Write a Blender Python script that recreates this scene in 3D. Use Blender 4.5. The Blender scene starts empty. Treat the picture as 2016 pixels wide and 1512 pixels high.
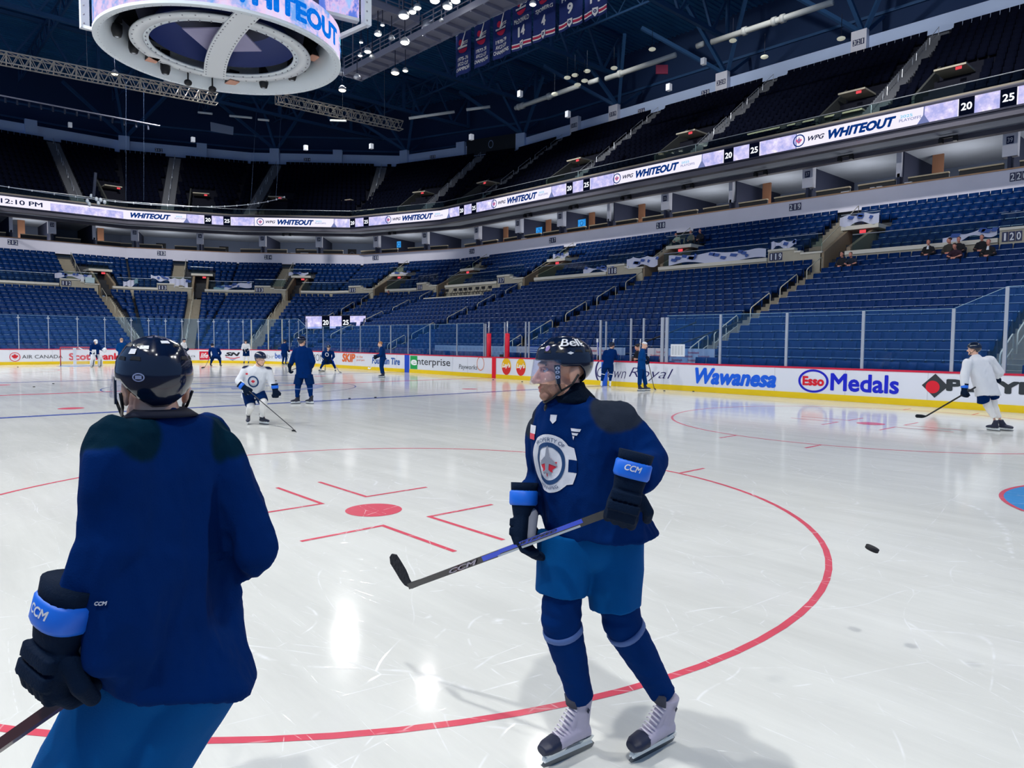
import bpy, bmesh, math, random
from math import sin, cos, pi, radians, atan2, sqrt, hypot
from mathutils import Vector, Matrix, noise
from mathutils.bvhtree import BVHTree
import numpy as np

SC = bpy.context.scene
COL = SC.collection
rnd = random.Random(7)
# ------------------------------------------------------------------ camera
CAMPOS = Vector((27.77305829, -10.82451181, 1.84660272))
YAW, PITCH, ROLL, FPX = radians(137.65842995), radians(-3.36863886), radians(0.49102949), 1416.986793
fwd = Vector((cos(PITCH)*cos(YAW), cos(PITCH)*sin(YAW), sin(PITCH)))
_rt = Vector((sin(YAW), -cos(YAW), 0)); _up = _rt.cross(fwd)
rt = cos(ROLL)*_rt + sin(ROLL)*_up
up = -sin(ROLL)*_rt + cos(ROLL)*_up
FH = Vector((cos(YAW), sin(YAW), 0))            # level viewing direction
cam = bpy.data.cameras.new('camera'); camo = bpy.data.objects.new('camera', cam); COL.objects.link(camo)
cam.sensor_fit = 'HORIZONTAL'; cam.sensor_width = 36.0; cam.lens = 36.0*FPX/2016.0
cam.clip_start = 0.05; cam.clip_end = 400
camo.matrix_world = Matrix(((rt.x, up.x, -fwd.x, CAMPOS.x), (rt.y, up.y, -fwd.y, CAMPOS.y), (rt.z, up.z, -fwd.z, CAMPOS.z), (0, 0, 0, 1)))
SC.camera = camo
def ray(u, v): return rt*((u-1008)/FPX) - up*((v-756)/FPX) + fwd
def PT(u, v, h):
    """world point seen at photo pixel (u,v), h metres in front of the camera measured along the level view direction"""
    d = ray(u, v); return CAMPOS + d*(h/d.dot(FH))
def pix(p):
    d = Vector(p)-CAMPOS; z = d.dot(fwd)
    return (1008+FPX*d.dot(rt)/z, 756-FPX*d.dot(up)/z, z)
# ------------------------------------------------------------------ world, exposure
W = bpy.data.worlds.new('arena_air'); SC.world = W; W.use_nodes = True
W.node_tree.nodes['Background'].inputs[0].default_value = (0.20, 0.34, 0.62, 1)
W.node_tree.nodes['Background'].inputs[1].default_value = 0.55
SC.view_settings.view_transform = 'Standard'; SC.view_settings.look = 'None'
SC.view_settings.gamma = 1; SC.view_settings.use_curve_mapping = False
SC.view_settings.exposure = 0.30
# ------------------------------------------------------------------ arena lamps (hung from the roof grid above the ice) and added fill lights
def spot(x, y, z, power, cone=120, tx=None, ty=None, size=.45, color=(1, .99, .96)):
    L = bpy.data.lights.new('lamp_or_fill_spot', 'SPOT'); L.energy = power; L.spot_size = radians(cone); L.spot_blend = 1.0
    L.shadow_soft_size = size; L.color = color
    o = bpy.data.objects.new('lamp_or_fill_spot', L); COL.objects.link(o); o.location = (x, y, z)
    if tx is not None:
        d = Vector((tx, ty, 0))-Vector((x, y, z)); o.rotation_euler = d.to_track_quat('-Z', 'Y').to_euler()
    return o
LAMPS = []
for yy in (-17.0, 17.0):
    for xx in (-22, -11, 0, 11, 22, 33):
        LAMPS.append((xx, yy, 21.8))
        spot(xx, yy, 21.8, 9300, 150, xx*.82, yy*.28)
for xx in (-33, ):
    for yy in (-8, 8):
        LAMPS.append((xx, yy, 21.8)); spot(xx, yy, 21.8, 9300, 150, xx*.9, yy*.6)

for (x, y, tx, ty) in ((14, 18, 14, 40), (0, 18, 0, 40), (-14, 18, -14, 40), (-26, 14, -42, 34), (-32, 4, -58, 14), (-32, -8, -58, -4)):  # spots added to brighten the suite fascia; no fixture hangs there
    o = spot(x, y, 25.5, 11000, 54, size=.4); d = Vector((tx, ty, 9.5))-Vector((x, y, 25.5)); o.rotation_euler = d.to_track_quat('-Z', 'Y').to_euler()
for (x, tx) in ((17, 15), (4, 2), (-9, -11)):       # fill spots added to brighten the upper band wall
    o = spot(x, 22, 26.5, 5200, 50, size=.4); d = Vector((tx, 44, 23.4))-Vector((x, 22, 26.5)); o.rotation_euler = d.to_track_quat('-Z', 'Y').to_euler()
SUITE_FILL = [(x, 36.6) for x in (-24.7, -19, -13.6, -8, -2.5, 3, 8.5, 14, 19.5)]+[(-32.5, 35.6), (-38, 33.4), (-44, 30), (-48.2, 25.2), (-52, 19.5), (-54.5, 14), (-56, 8), (-56, 2)]
for x, y in SUITE_FILL:      # fill lights added in the suites, standing for bounced light
    L_ = bpy.data.lights.new('suite_fill', 'POINT'); L_.energy = 150; L_.shadow_soft_size = 1.0; o = bpy.data.objects.new('suite_fill', L_); COL.objects.link(o); o.location = (x, y, 10.9)
# ------------------------------------------------------------------ materials
def lin(c): return tuple(((x/255.)/12.92 if x/255. <= .04045 else ((x/255.+.055)/1.055)**2.4) for x in c)
MATS = {}
def mat(name, rgb, rough=.6, metal=0., var=.0, scale=8., bump=0., emis=0., spec=.5, alpha=1., coat=0., bscale=None, sheen=0.):
    if name in MATS: return MATS[name]
    m = bpy.data.materials.new(name); m.use_nodes = True; nt = m.node_tree; N = nt.nodes; L = nt.links
    b = N['Principled BSDF']; c = lin(rgb)
    b.inputs['Base Color'].default_value = (*c, 1); b.inputs['Roughness'].default_value = rough
    b.inputs['Metallic'].default_value = metal; b.inputs['Specular IOR Level'].default_value = spec
    b.inputs['Coat Weight'].default_value = coat
    if sheen: b.inputs['Sheen Weight'].default_value = sheen
    if alpha < 1: b.inputs['Alpha'].default_value = alpha
    if var or bump:
        tc = N.new('ShaderNodeTexCoord'); nz = N.new('ShaderNodeTexNoise'); nz.inputs['Scale'].default_value = scale
        nz.inputs['Detail'].default_value = 3
        L.new(tc.outputs['Object'], nz.inputs['Vector'])
        if var:
            mx = N.new('ShaderNodeMix'); mx.data_type = 'RGBA'
            mx.inputs[6].default_value = (*[x*(1-var) for x in c], 1); mx.inputs[7].default_value = (*[min(1, x*(1+var)) for x in c], 1)
            L.new(nz.outputs['Fac'], mx.inputs[0]); L.new(mx.outputs[2], b.inputs['Base Color'])
        if bump:
            n2 = N.new('ShaderNodeTexNoise'); n2.inputs['Scale'].default_value = bscale or scale*4; L.new(tc.outputs['Object'], n2.inputs['Vector'])
            bp = N.new('ShaderNodeBump'); bp.inputs['Strength'].default_value = bump; bp.inputs['Distance'].default_value = .02
            L.new(n2.outputs['Fac'], bp.inputs['Height']); L.new(bp.outputs['Normal'], b.inputs['Normal'])
    if emis:
        b.inputs['Emission Color'].default_value = (*c, 1); b.inputs['Emission Strength'].default_value = emis
    MATS[name] = m; return m
def glassmat(name='clear_glass', tint=(215, 235, 245), refl=1.0, rough=.02, a=.0):
    if name in MATS: return MATS[name]
    m = bpy.data.materials.new(name); m.use_nodes = True; nt = m.node_tree; N = nt.nodes; L = nt.links
    N.remove(N['Principled BSDF']); out = N['Material Output']
    tr = N.new('ShaderNodeBsdfTransparent'); tr.inputs[0].default_value = (*lin(tint), 1)
    gl = N.new('ShaderNodeBsdfGlossy'); gl.inputs['Roughness'].default_value = rough; gl.inputs[0].default_value = (1, 1, 1, 1)
    lw = N.new('ShaderNodeLayerWeight'); lw.inputs[0].default_value = .5
    pw = N.new('ShaderNodeMath'); pw.operation = 'POWER'; pw.inputs[1].default_value = 5; L.new(lw.outputs['Facing'], pw.inputs[0])
    fr = N.new('ShaderNodeMath'); fr.operation = 'MULTIPLY_ADD'; fr.inputs[1].default_value = .55*refl; fr.inputs[2].default_value = .03*refl; L.new(pw.outputs[0], fr.inputs[0])
    mx = N.new('ShaderNodeMixShader'); L.new(fr.outputs[0], mx.inputs[0]); L.new(tr.outputs[0], mx.inputs[1]); L.new(gl.outputs[0], mx.inputs[2])
    last = mx
    if a:
        df = N.new('ShaderNodeBsdfDiffuse'); df.inputs[0].default_value = (.08, .4, .9, 1)
        m2 = N.new('ShaderNodeMixShader'); m2.inputs[0].default_value = a; L.new(mx.outputs[0], m2.inputs[1]); L.new(df.outputs[0], m2.inputs[2]); last = m2
    L.new(last.outputs[0], out.inputs[0]); MATS[name] = m; return m
def led_mat(name, cols, scale, strength, stretch=(1, 1, 1)):
    """LED screen showing mottled moving-snow artwork: it gives off light"""
    m = bpy.data.materials.new(name); m.use_nodes = True; nt = m.node_tree; N = nt.nodes; L = nt.links
    N.remove(N['Principled BSDF']); out = N['Material Output']
    tc = N.new('ShaderNodeTexCoord'); mp = N.new('ShaderNodeMapping'); mp.inputs['Scale'].default_value = stretch
    nz = N.new('ShaderNodeTexNoise'); nz.inputs['Scale'].default_value = scale; nz.inputs['Detail'].default_value = 5; nz.inputs['Roughness'].default_value = .7
    cr = N.new('ShaderNodeValToRGB'); cr.color_ramp.elements.remove(cr.color_ramp.elements[0])
    for i, (p, c) in enumerate(cols):
        e = cr.color_ramp.elements[0] if i == 0 else cr.color_ramp.elements.new(p)
        e.position = p; e.color = (*lin(c), 1)
    em = N.new('ShaderNodeEmission'); em.inputs[1].default_value = strength
    L.new(tc.outputs['Object'], mp.inputs[0]); L.new(mp.outputs[0], nz.inputs['Vector']); L.new(nz.outputs['Fac'], cr.inputs[0]); L.new(cr.outputs[0], em.inputs[0]); L.new(em.outputs[0], out.inputs[0])
    MATS[name] = m; return m
def emit(name, rgb, s=1.0):
    if name in MATS: return MATS[name]
    m = bpy.data.materials.new(name); m.use_nodes = True; nt = m.node_tree; N = nt.nodes
    N.remove(N['Principled BSDF']); e = N.new('ShaderNodeEmission'); e.inputs[0].default_value = (*lin(rgb), 1); e.inputs[1].default_value = s
    nt.links.new(e.outputs[0], N['Material Output'].inputs[0]); MATS[name] = m; return m

M_conc = mat('painted_concrete', (228, 226, 240), .8, var=.06, scale=.8, bump=.05)
M_conc2 = mat('tan_concrete', (188, 180, 160), .85, var=.12, scale=2, bump=.08)
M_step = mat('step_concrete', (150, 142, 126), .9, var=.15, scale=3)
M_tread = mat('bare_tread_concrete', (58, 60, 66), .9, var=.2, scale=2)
M_seat = mat('navy_seat_plastic', (0, 40, 94), .5, spec=.12, var=.12, scale=1.5)
M_seatpan = mat('navy_seat_pan', (0, 50, 108), .45, spec=.12)
M_seatm = mat('seat_metal', (176, 190, 214), .3, .4)
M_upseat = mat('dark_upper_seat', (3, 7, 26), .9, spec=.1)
M_white = mat('board_white', (236, 238, 246), .35, var=.015, scale=.7)
M_yellow = mat('kick_yellow', (250, 212, 0), .4, var=.05, scale=3)
M_red = mat('cap_red', (214, 20, 60), .4)
M_redpad = mat('red_padding', (230, 12, 52), .55)
M_alu = mat('aluminium', (196, 200, 208), .35, .55)
M_rail = mat('cream_painted_rail', (205, 200, 180), .4)
M_dark = mat('dark_steel', (22, 34, 60), .6)
M_black = mat('black_plastic', (14, 16, 22), .5)
M_roof = mat('roof_deck', (44, 112, 168), .7, var=.2, scale=.6)
M_roofsteel = mat('roof_steel', (42, 84, 130), .6)
M_cat = mat('catwalk_steel', (130, 132, 150), .6)
M_wood = mat('wood_ledge', (196, 150, 110), .5, var=.1, scale=3)
M_cream = mat('cream_ledge', (214, 196, 160), .5)
M_duct = mat('white_duct', (205, 208, 205), .5)
M_paper = mat('paper_white', (235, 238, 242), .7)
M_navysign = mat('sign_navy', (20, 34, 84), .5)
M_signw = mat('sign_white', (232, 234, 238), .5)
M_glass = glassmat('rink_glass', (232, 244, 255), .6, .015, .03)
M_glassedge = mat('glass_edge', (170, 200, 215), .2)
M_rail2 = glassmat('balustrade_glass', (226, 240, 238), .4, .03, .0)

# ------------------------------------------------------------------ mesh helpers
class MB:
    def __init__(s): s.v = []; s.f = []
    def add(s, vs, fs):
        n = len(s.v); s.v.extend([tuple(x) for x in vs]); s.f.extend([tuple(i+n for i in f) for f in fs]); return s
    def hexa(s, p):   # p: 4 bottom then 4 top
        return s.add(p, [(3, 2, 1, 0), (4, 5, 6, 7), (0, 1, 5, 4), (1, 2, 6, 5), (2, 3, 7, 6), (3, 0, 4, 7)])
    def box(s, x0, x1, y0, y1, z0, z1):
        return s.hexa([(x0, y0, z0), (x1, y0, z0), (x1, y1, z0), (x0, y1, z0), (x0, y0, z1), (x1, y0, z1), (x1, y1, z1), (x0, y1, z1)])
    def fbox(s, k, u0, u1, o0, o1, z0, z1):     # box in the frame of bowl facet k
        return s.hexa([FR(k, u0, o1, z0), FR(k, u1, o1, z0), FR(k, u1, o0, z0), FR(k, u0, o0, z0), FR(k, u0, o1, z1), FR(k, u1, o1, z1), FR(k, u1, o0, z1), FR(k, u0, o0, z1)])
    def bar(s, a, b, w, h=None, upv=(0, 0, 1)):
        a = Vector(a); b = Vector(b); h = h or w; d = (b-a).normalized(); U = Vector(upv)
        if abs(d.dot(U)) > .98: U = Vector((1, 0, 0))
        X = d.cross(U).normalized()*w/2; Y = X.cross(d).normalized()*h/2
        return s.hexa([a-X-Y, a+X-Y, a+X+Y, a-X+Y, b-X-Y, b+X-Y, b+X+Y, b-X+Y])
    def tube(s, pts, r, n=6, cap=True):
        pts = [Vector(p) for p in pts]; m = len(pts); rr = r if isinstance(r, (list, tuple)) else [r]*m
        vs = []; U = None
        for i, p in enumerate(pts):
            d = (pts[min(i+1, m-1)]-pts[max(i-1, 0)]).normalized()
            if U is None:
                U = d.orthogonal().normalized()
            U = (U-d*U.dot(d)).normalized(); V = d.cross(U)
            for j in range(n):
                a = 2*pi*j/n; vs.append(p+(U*cos(a)+V*sin(a))*rr[i])
        fs = [(i*n+j, i*n+(j+1) % n, (i+1)*n+(j+1) % n, (i+1)*n+j) for i in range(m-1) for j in range(n)]
        if cap: fs += [tuple(range(n-1, -1, -1)), tuple(range((m-1)*n, m*n))]
        return s.add(vs, fs)
    def rings(s, rings, cap=True):      # list of closed rings of equal count
        n = len(rings[0]); m = len(rings); vs = [p for r in rings for p in r]
        fs = [(i*n+j, i*n+(j+1) % n, (i+1)*n+(j+1) % n, (i+1)*n+j) for i in range(m-1) for j in range(n)]
        if cap: fs += [tuple(range(n-1, -1, -1)), tuple(range((m-1)*n, m*n))]
        return s.add(vs, fs)
    def ell(s, c, rx, ry, rz, nu=16, nv=10, M=None):
        vs = []; fs = []
        for i in range(nv+1):
            t = pi*i/nv
            for j in range(nu):
                a = 2*pi*j/nu; p = Vector((rx*sin(t)*cos(a), ry*sin(t)*sin(a), rz*cos(t)))
                if M is not None: p = M @ p
                vs.append(Vector(c)+p)
        for i in range(nv):
            for j in range(nu): fs.append((i*nu+j, (i+1)*nu+j, (i+1)*nu+(j+1) % nu, i*nu+(j+1) % nu))
        return s.add(vs, fs)
    def lathe(s, prof, c=(0, 0, 0), n=24, M=None, cap=True):
        rings = []
        for r, z in prof:
            ring = []
            for j in range(n):
                a = 2*pi*j/n; p = Vector((r*cos(a), r*sin(a), z))
                if M is not None: p = M @ p
                ring.append(Vector(c)+p)
            rings.append(ring)
        return s.rings(rings, cap)
    def build(s, name, m, parent=None, smooth=False, weld=False):
        me = bpy.data.meshes.new(name); me.from_pydata([tuple(x) for x in s.v], [], s.f)
        if weld:
            b = bmesh.new(); b.from_mesh(me); bmesh.ops.remove_doubles(b, verts=b.verts, dist=1e-5); bmesh.ops.recalc_face_normals(b, faces=b.faces); b.to_mesh(me); b.free()
        if smooth: me.polygons.foreach_set('use_smooth', [True]*len(me.polygons))
        return link(name, me, m, parent)
def link(name, me, m, parent=None):
    if m is not None:
        if isinstance(m, (list, tuple)):
            for x in m: me.materials.append(x)
        else: me.materials.append(m)
    o = bpy.data.objects.new(name, me); COL.objects.link(o)
    if parent is not None: par(o, parent)
    return o
def par(o, p):
    o.parent = p; o.matrix_parent_inverse = MW(p).inverted()
def MW(o):
    m = Matrix.LocRotScale(o.location, o.rotation_euler, o.scale)
    if o.parent: m = MW(o.parent) @ o.matrix_parent_inverse @ m
    return m
def tag(o, label, cat, group=None, kind=None):
    o['label'] = label; o['category'] = cat
    if group: o['group'] = group
    if kind: o['kind'] = kind
    return o
def struct(o): o['kind'] = 'structure'; return o
def empty(name, loc, label=None, cat=None, group=None, rz=0):
    o = bpy.data.objects.new(name, None); COL.objects.link(o); o.location = loc; o.rotation_euler = (0, 0, rz); o.empty_display_size = .2
    if label: tag(o, label, cat, group)
    return o
def copy_tree(o, parent=None):
    c = o.copy(); COL.objects.link(c)
    if parent is not None: c.parent = parent
    for ch in [x for x in o.children]: copy_tree(ch, c)
    return c
DG = bpy.context.evaluated_depsgraph_get
def bake(o, name=None):
    """replace an object's mesh by its evaluated (modifiers applied) one"""
    dg = bpy.context.evaluated_depsgraph_get(); me = bpy.data.meshes.new_from_object(o.evaluated_get(dg)); old = o.data
    o.modifiers.clear(); o.data = me; return o
def remesh(o, vox, smooth=6, sf=.5, sub=0):
    m = o.modifiers.new('r', 'REMESH'); m.mode = 'VOXEL'; m.voxel_size = vox; m.use_smooth_shade = True
    if smooth:
        s = o.modifiers.new('s', 'SMOOTH'); s.iterations = smooth; s.factor = sf
    bake(o); o.data.polygons.foreach_set('use_smooth', [True]*len(o.data.polygons)); return o

# text as mesh, then mapped by a function f(x, y, z) -> world
FONTS = {}
def text_mesh(body, size=1., bold=0., shear=0., space=1., align='CENTER', extrude=.0, res=3, xs=1., valign='CENTER'):
    stack = max(0, bold)*.95; cu = bpy.data.curves.new('t', 'FONT'); cu.body = body; cu.size = size; cu.offset = min(bold, 0); cu.shear = shear
    cu.space_character = space; cu.align_x = align; cu.align_y = valign; cu.extrude = extrude; cu.resolution_u = res
    o = bpy.data.objects.new('t', cu); COL.objects.link(o); bpy.context.view_layer.update()
    me = bpy.data.meshes.new_from_object(o.evaluated_get(bpy.context.evaluated_depsgraph_get()))
    bpy.data.objects.remove(o); bpy.data.curves.remove(cu)
    me.materials.clear()
    if stack > 0:
        b = bmesh.new(); b.from_mesh(me); me2 = me.copy()
        for q_ in range(10):
            dx_, dy_, dz_ = stack*cos(q_*pi/5), stack*sin(q_*pi/5), (q_+1)*.6
            n0 = len(b.verts); b.from_mesh(me2); b.verts.ensure_lookup_table()
            for v in b.verts[n0:]: v.co.x += dx_; v.co.y += dy_; v.co.z += dz_*.0006
        b.to_mesh(me); b.free()
    if xs != 1.:
        for v in me.vertices: v.co.x *= xs
    return me
def fit_text(body, w, h, **kw):
    """text mesh scaled to exactly width w and height h, centred"""
    me = text_mesh(body, 1., **kw)
    xs = [v.co.x for v in me.vertices]; ys = [v.co.y for v in me.vertices]
    if not xs: return me
    x0, x1, y0, y1 = min(xs), max(xs), min(ys), max(ys)
    for v in me.vertices:
        v.co.x = (v.co.x-(x0+x1)/2)*w/(x1-x0); v.co.y = (v.co.y-(y0+y1)/2)*h/(y1-y0)
    return me
def put(me, f, name, m, parent=None, cut=None):
    """map a flat mesh through f and link it; cut = max edge length along x to follow curves"""
    if cut:
        b = bmesh.new(); b.from_mesh(me)
        xs = [v.co.x for v in b.verts]
        if xs:
            x = min(xs)+cut
            while x < max(xs):
                g = list(b.verts)+list(b.edges)+list(b.faces)
                bmesh.ops.bisect_plane(b, geom=g, plane_co=(x, 0, 0), plane_no=(1, 0, 0)); x += cut
        b.to_mesh(me); b.free()
    for v in me.vertices:
        x, y, z = v.co; p = f(x, y, 0)
        if z: nn = (f(x+.001, y, 0)-p).cross(f(x, y+.001, 0)-p); p = p+nn.normalized()*z
        v.co = p
    return link(name, me, m, parent)
def flat(shape):
    """shape: list of (polygons of xy) -> flat mesh"""
    me = bpy.data.meshes.new('flat'); vs = []; fs = []
    for poly in shape:
        n = len(vs); vs += [(x, y, 0) for x, y in poly]; fs.append(tuple(range(n, n+len(poly))))
    me.from_pydata(vs, [], fs); return me
def ellpts(cx, cy, rx, ry, n=32, a0=0, a1=2*pi): return [(cx+rx*cos(a0+(a1-a0)*i/n), cy+ry*sin(a0+(a1-a0)*i/n)) for i in range(n + (0 if abs(a1-a0-2*pi) < 1e-6 else 1))]
def ringpolys(cx, cy, r0x, r0y, r1x, r1y, n=40, a0=0, a1=2*pi):
    out = []
    for i in range(n):
        a, b = a0+(a1-a0)*i/n, a0+(a1-a0)*(i+1)/n
        out.append([(cx+r0x*cos(a), cy+r0y*sin(a)), (cx+r1x*cos(a), cy+r1y*sin(a)), (cx+r1x*cos(b), cy+r1y*sin(b)), (cx+r0x*cos(b), cy+r0y*sin(b))])
    return out
def rect(x0, x1, y0, y1): return [(x0, y0), (x1, y0), (x1, y1), (x0, y1)]
MAPLE = [(0, 1), (.18, .66), (.40, .78), (.32, .36), (.56, .58), (.62, .44), (.90, .48), (.80, .18), (.94, .08), (.46, -.30), (.52, -.52), (.06, -.44), (.05, -.95), (-.05, -.95), (-.06, -.44), (-.52, -.52), (-.46, -.30), (-.94, .08), (-.80, .18), (-.90, .48), (-.62, .44), (-.56, .58), (-.32, .36), (-.40, .78), (-.18, .66)]
JET = [(0, 1.0), (.10, .72), (.13, .30), (.62, -.16), (.62, -.30), (.14, -.14), (.10, -.52), (.30, -.72), (.28, -.84), (0, -.74), (-.28, -.84), (-.30, -.72), (-.10, -.52), (-.14, -.14), (-.62, -.30), (-.62, -.16), (-.13, .30), (-.10, .72)]
def sc(poly, s, cx=0, cy=0, sx=1.): return [(cx+x*s*sx, cy+y*s) for x, y in poly]
# ------------------------------------------------------------------ bowl plan: five straight facets, offset inwards by o from the suite fascia
BV = [(60, 34.5), (-29.5, 34.5), (-41.5, 30.3), (-50.0, 20.0), (-54.0, 10.0), (-54.0, -40)]
LF = []
for (a, b), (c, d) in zip(BV[:-1], BV[1:]):
    dx, dy = c-a, d-b; l = hypot(dx, dy); n = (dy/l, -dx/l)
    if n[0]*a+n[1]*b < 0: n = (-n[0], -n[1])
    LF.append((n[0], n[1], n[0]*a+n[1]*b))
def FR(k, u, o, z):
    nx, ny, c = LF[k]; q = c-o; return Vector((nx*q+ny*u, ny*q-nx*u, z))
UMAX, UMIN4 = 34.0, -22.0
def corner(k, o):      # meeting point of facets k and k+1 at offset o
    a, b, c = LF[k]; d, e, f = LF[k+1]; c -= o; f -= o; D = a*e-b*d
    return ((c*e-b*f)/D, (a*f-c*d)/D)
def urange(k, o):      # (u left, u right) of facet k at offset o
    nx, ny, c = LF[k]
    if k == 0: hi = UMAX
    else:
        x, y = corner(k-1, o); hi = x*ny-y*nx
    if k == 4: lo = UMIN4
    else:
        x, y = corner(k, o); lo = x*ny-y*nx
    return lo, hi
def wallstrip(mb, o0, o1, z0, z1, ks=range(5)):     # solid band between offsets o0<o1
    for k in ks:
        a0, b0 = urange(k, o0); a1, b1 = urange(k, o1)
        mb.hexa([FR(k, a1, o1, z0), FR(k, b1, o1, z0), FR(k, b0, o0, z0), FR(k, a0, o0, z0), FR(k, a1, o1, z1), FR(k, b1, o1, z1), FR(k, b0, o0, z1), FR(k, a0, o0, z1)])
    return mb
AISLE = {0: [-24.0, -12.8, -1.35, 10.45, 21.6, 33.0], 1: [-21.8], 2: [-9.3], 3: [-4.0], 4: [6.1, -6.1, -17]}
UPAISLE = {0: [-24.2, -12.3, -1.3, 10.4, 21.8], 1: [-19.6], 2: [-14.6, -2.2], 3: [-6.7], 4: [5.4, -6]}
AW = 1.15    # aisle width
def rowo(k): return 20.1-.85*k
# ---- floor: the ice
def ice_mat(name, base, rough):
    m = bpy.data.materials.new(name); m.use_nodes = True; nt = m.node_tree; N = nt.nodes; L = nt.links; b = N['Principled BSDF']
    tc = N.new('ShaderNodeTexCoord')
    def lines(scale, rot, dist, thin, seed, stretch=(1, 1, 1)):
        mp = N.new('ShaderNodeMapping'); mp.inputs['Rotation'].default_value = (0, 0, rot); mp.inputs['Scale'].default_value = stretch; mp.inputs['Location'].default_value = (seed, seed*2, 0)
        nz = N.new('ShaderNodeTexNoise'); nz.inputs['Scale'].default_value = .5; nz.inputs['Detail'].default_value = 1
        ad = N.new('ShaderNodeMix'); ad.data_type = 'RGBA'; ad.blend_type = 'LINEAR_LIGHT'; ad.inputs[0].default_value = dist
        vo = N.new('ShaderNodeTexVoronoi'); vo.feature = 'DISTANCE_TO_EDGE'; vo.inputs['Scale'].default_value = scale
        L.new(tc.outputs['Object'], mp.inputs[0]); L.new(mp.outputs[0], nz.inputs['Vector']); L.new(mp.outputs[0], ad.inputs[6]); L.new(nz.outputs['Color'], ad.inputs[7]); L.new(ad.outputs[2], vo.inputs['Vector'])
        r = N.new('ShaderNodeMapRange'); r.inputs[1].default_value = 0; r.inputs[2].default_value = thin*.6; r.inputs[3].default_value = 1; r.inputs[4].default_value = 0
        L.new(vo.outputs['Distance'], r.inputs[0])
        # break the lines up
        n2 = N.new('ShaderNodeTexNoise'); n2.inputs['Scale'].default_value = 1.7+seed; L.new(tc.outputs['Object'], n2.inputs['Vector'])
        r2 = N.new('ShaderNodeMapRange'); r2.inputs[1].default_value = .44; r2.inputs[2].default_value = .62; L.new(n2.outputs['Fac'], r2.inputs[0])
        mu = N.new('ShaderNodeMath'); mu.operation = 'MULTIPLY'; L.new(r.outputs[0], mu.inputs[0]); L.new(r2.outputs[0], mu.inputs[1]); return mu
    A = [lines(.45, .3, .5, .006, 1.), lines(.8, 1.1, .8, .006, 3.3, (1, .45, 1)), lines(1.3, 2.2, .9, .008, 5.7, (.35, 1, 1)), lines(.28, 2.6, .3, .003, 8.1, (1, .3, 1)), lines(2.6, 1.5, .9, .012, 9.4, (.3, 1, 1))]
    s = A[0]
    for x in A[1:]:
        mx = N.new('ShaderNodeMath'); mx.operation = 'MAXIMUM'; L.new(s.outputs[0], mx.inputs[0]); L.new(x.outputs[0], mx.inputs[1]); s = mx
    big = N.new('ShaderNodeTexNoise'); big.inputs['Scale'].default_value = .35; big.inputs['Detail'].default_value = 6
    L.new(tc.outputs['Object'], big.inputs['Vector'])
    st = N.new('ShaderNodeMapping'); st.inputs['Scale'].default_value = (.25, 2.2, 1); st.inputs['Rotation'].default_value = (0, 0, .6)
    L.new(tc.outputs['Object'], st.inputs[0]); sn = N.new('ShaderNodeTexNoise'); sn.inputs['Scale'].default_value = 1.4; sn.inputs['Detail'].default_value = 7; sn.inputs['Roughness'].default_value = .7; L.new(st.outputs[0], sn.inputs['Vector'])
    c = lin(base)
    m1 = N.new('ShaderNodeMix'); m1.data_type = 'RGBA'; m1.inputs[6].default_value = (*[x*.90 for x in c], 1); m1.inputs[7].default_value = (*[min(1, x*1.06) for x in c], 1)
    ad = N.new('ShaderNodeMath'); ad.operation = 'ADD'; L.new(big.outputs['Fac'], ad.inputs[0]); L.new(sn.outputs['Fac'], ad.inputs[1])
    ra = N.new('ShaderNodeMapRange'); ra.inputs[1].default_value = .75; ra.inputs[2].default_value = 1.2; L.new(ad.outputs[0], ra.inputs[0]); L.new(ra.outputs[0], m1.inputs[0])
    m2 = N.new('ShaderNodeMix'); m2.data_type = 'RGBA'; m2.inputs[7].default_value = (.93, .94, .95, 1); L.new(m1.outputs[2], m2.inputs[6])
    sm = N.new('ShaderNodeMath'); sm.operation = 'MULTIPLY'; sm.inputs[1].default_value = .65; L.new(s.outputs[0], sm.inputs[0]); L.new(sm.outputs[0], m2.inputs[0])
    L.new(m2.outputs[2], b.inputs['Base Color'])
    rr = N.new('ShaderNodeMapRange'); rr.inputs[3].default_value = rough; rr.inputs[4].default_value = rough+.08; L.new(sn.outputs['Fac'], rr.inputs[0]); L.new(rr.outputs[0], b.inputs['Roughness'])
    b.inputs['IOR'].default_value = 1.31; b.inputs['Specular IOR Level'].default_value = .17
    bp = N.new('ShaderNodeBump'); bp.inputs['Strength'].default_value = .12; bp.inputs['Distance'].default_value = .004
    L.new(s.outputs[0], bp.inputs['Height']); L.new(bp.outputs[0], b.inputs['Normal'])
    return m
M_ice = ice_mat('ice', (222, 223, 218), .06)
M_pred = ice_mat('ice_paint_red', (220, 88, 106), .14)
M_pblue = ice_mat('ice_paint_blue', (70, 92, 170), .14)
M_pcrease = ice_mat('ice_paint_crease', (70, 150, 215), .14)
M_pfaint = ice_mat('ice_paint_faint', (150, 160, 190), .14)
fl = MB(); fl.box(-60, 45, -40, 45, -.3, -.012); struct(fl.build('floor_arena', mat('floor_concrete', (70, 72, 80), .9)))
XS, YS, R0 = 30.48, 12.955, 8.53
CX, CY = XS-R0, YS-R0; QL = pi/2*R0
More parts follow.
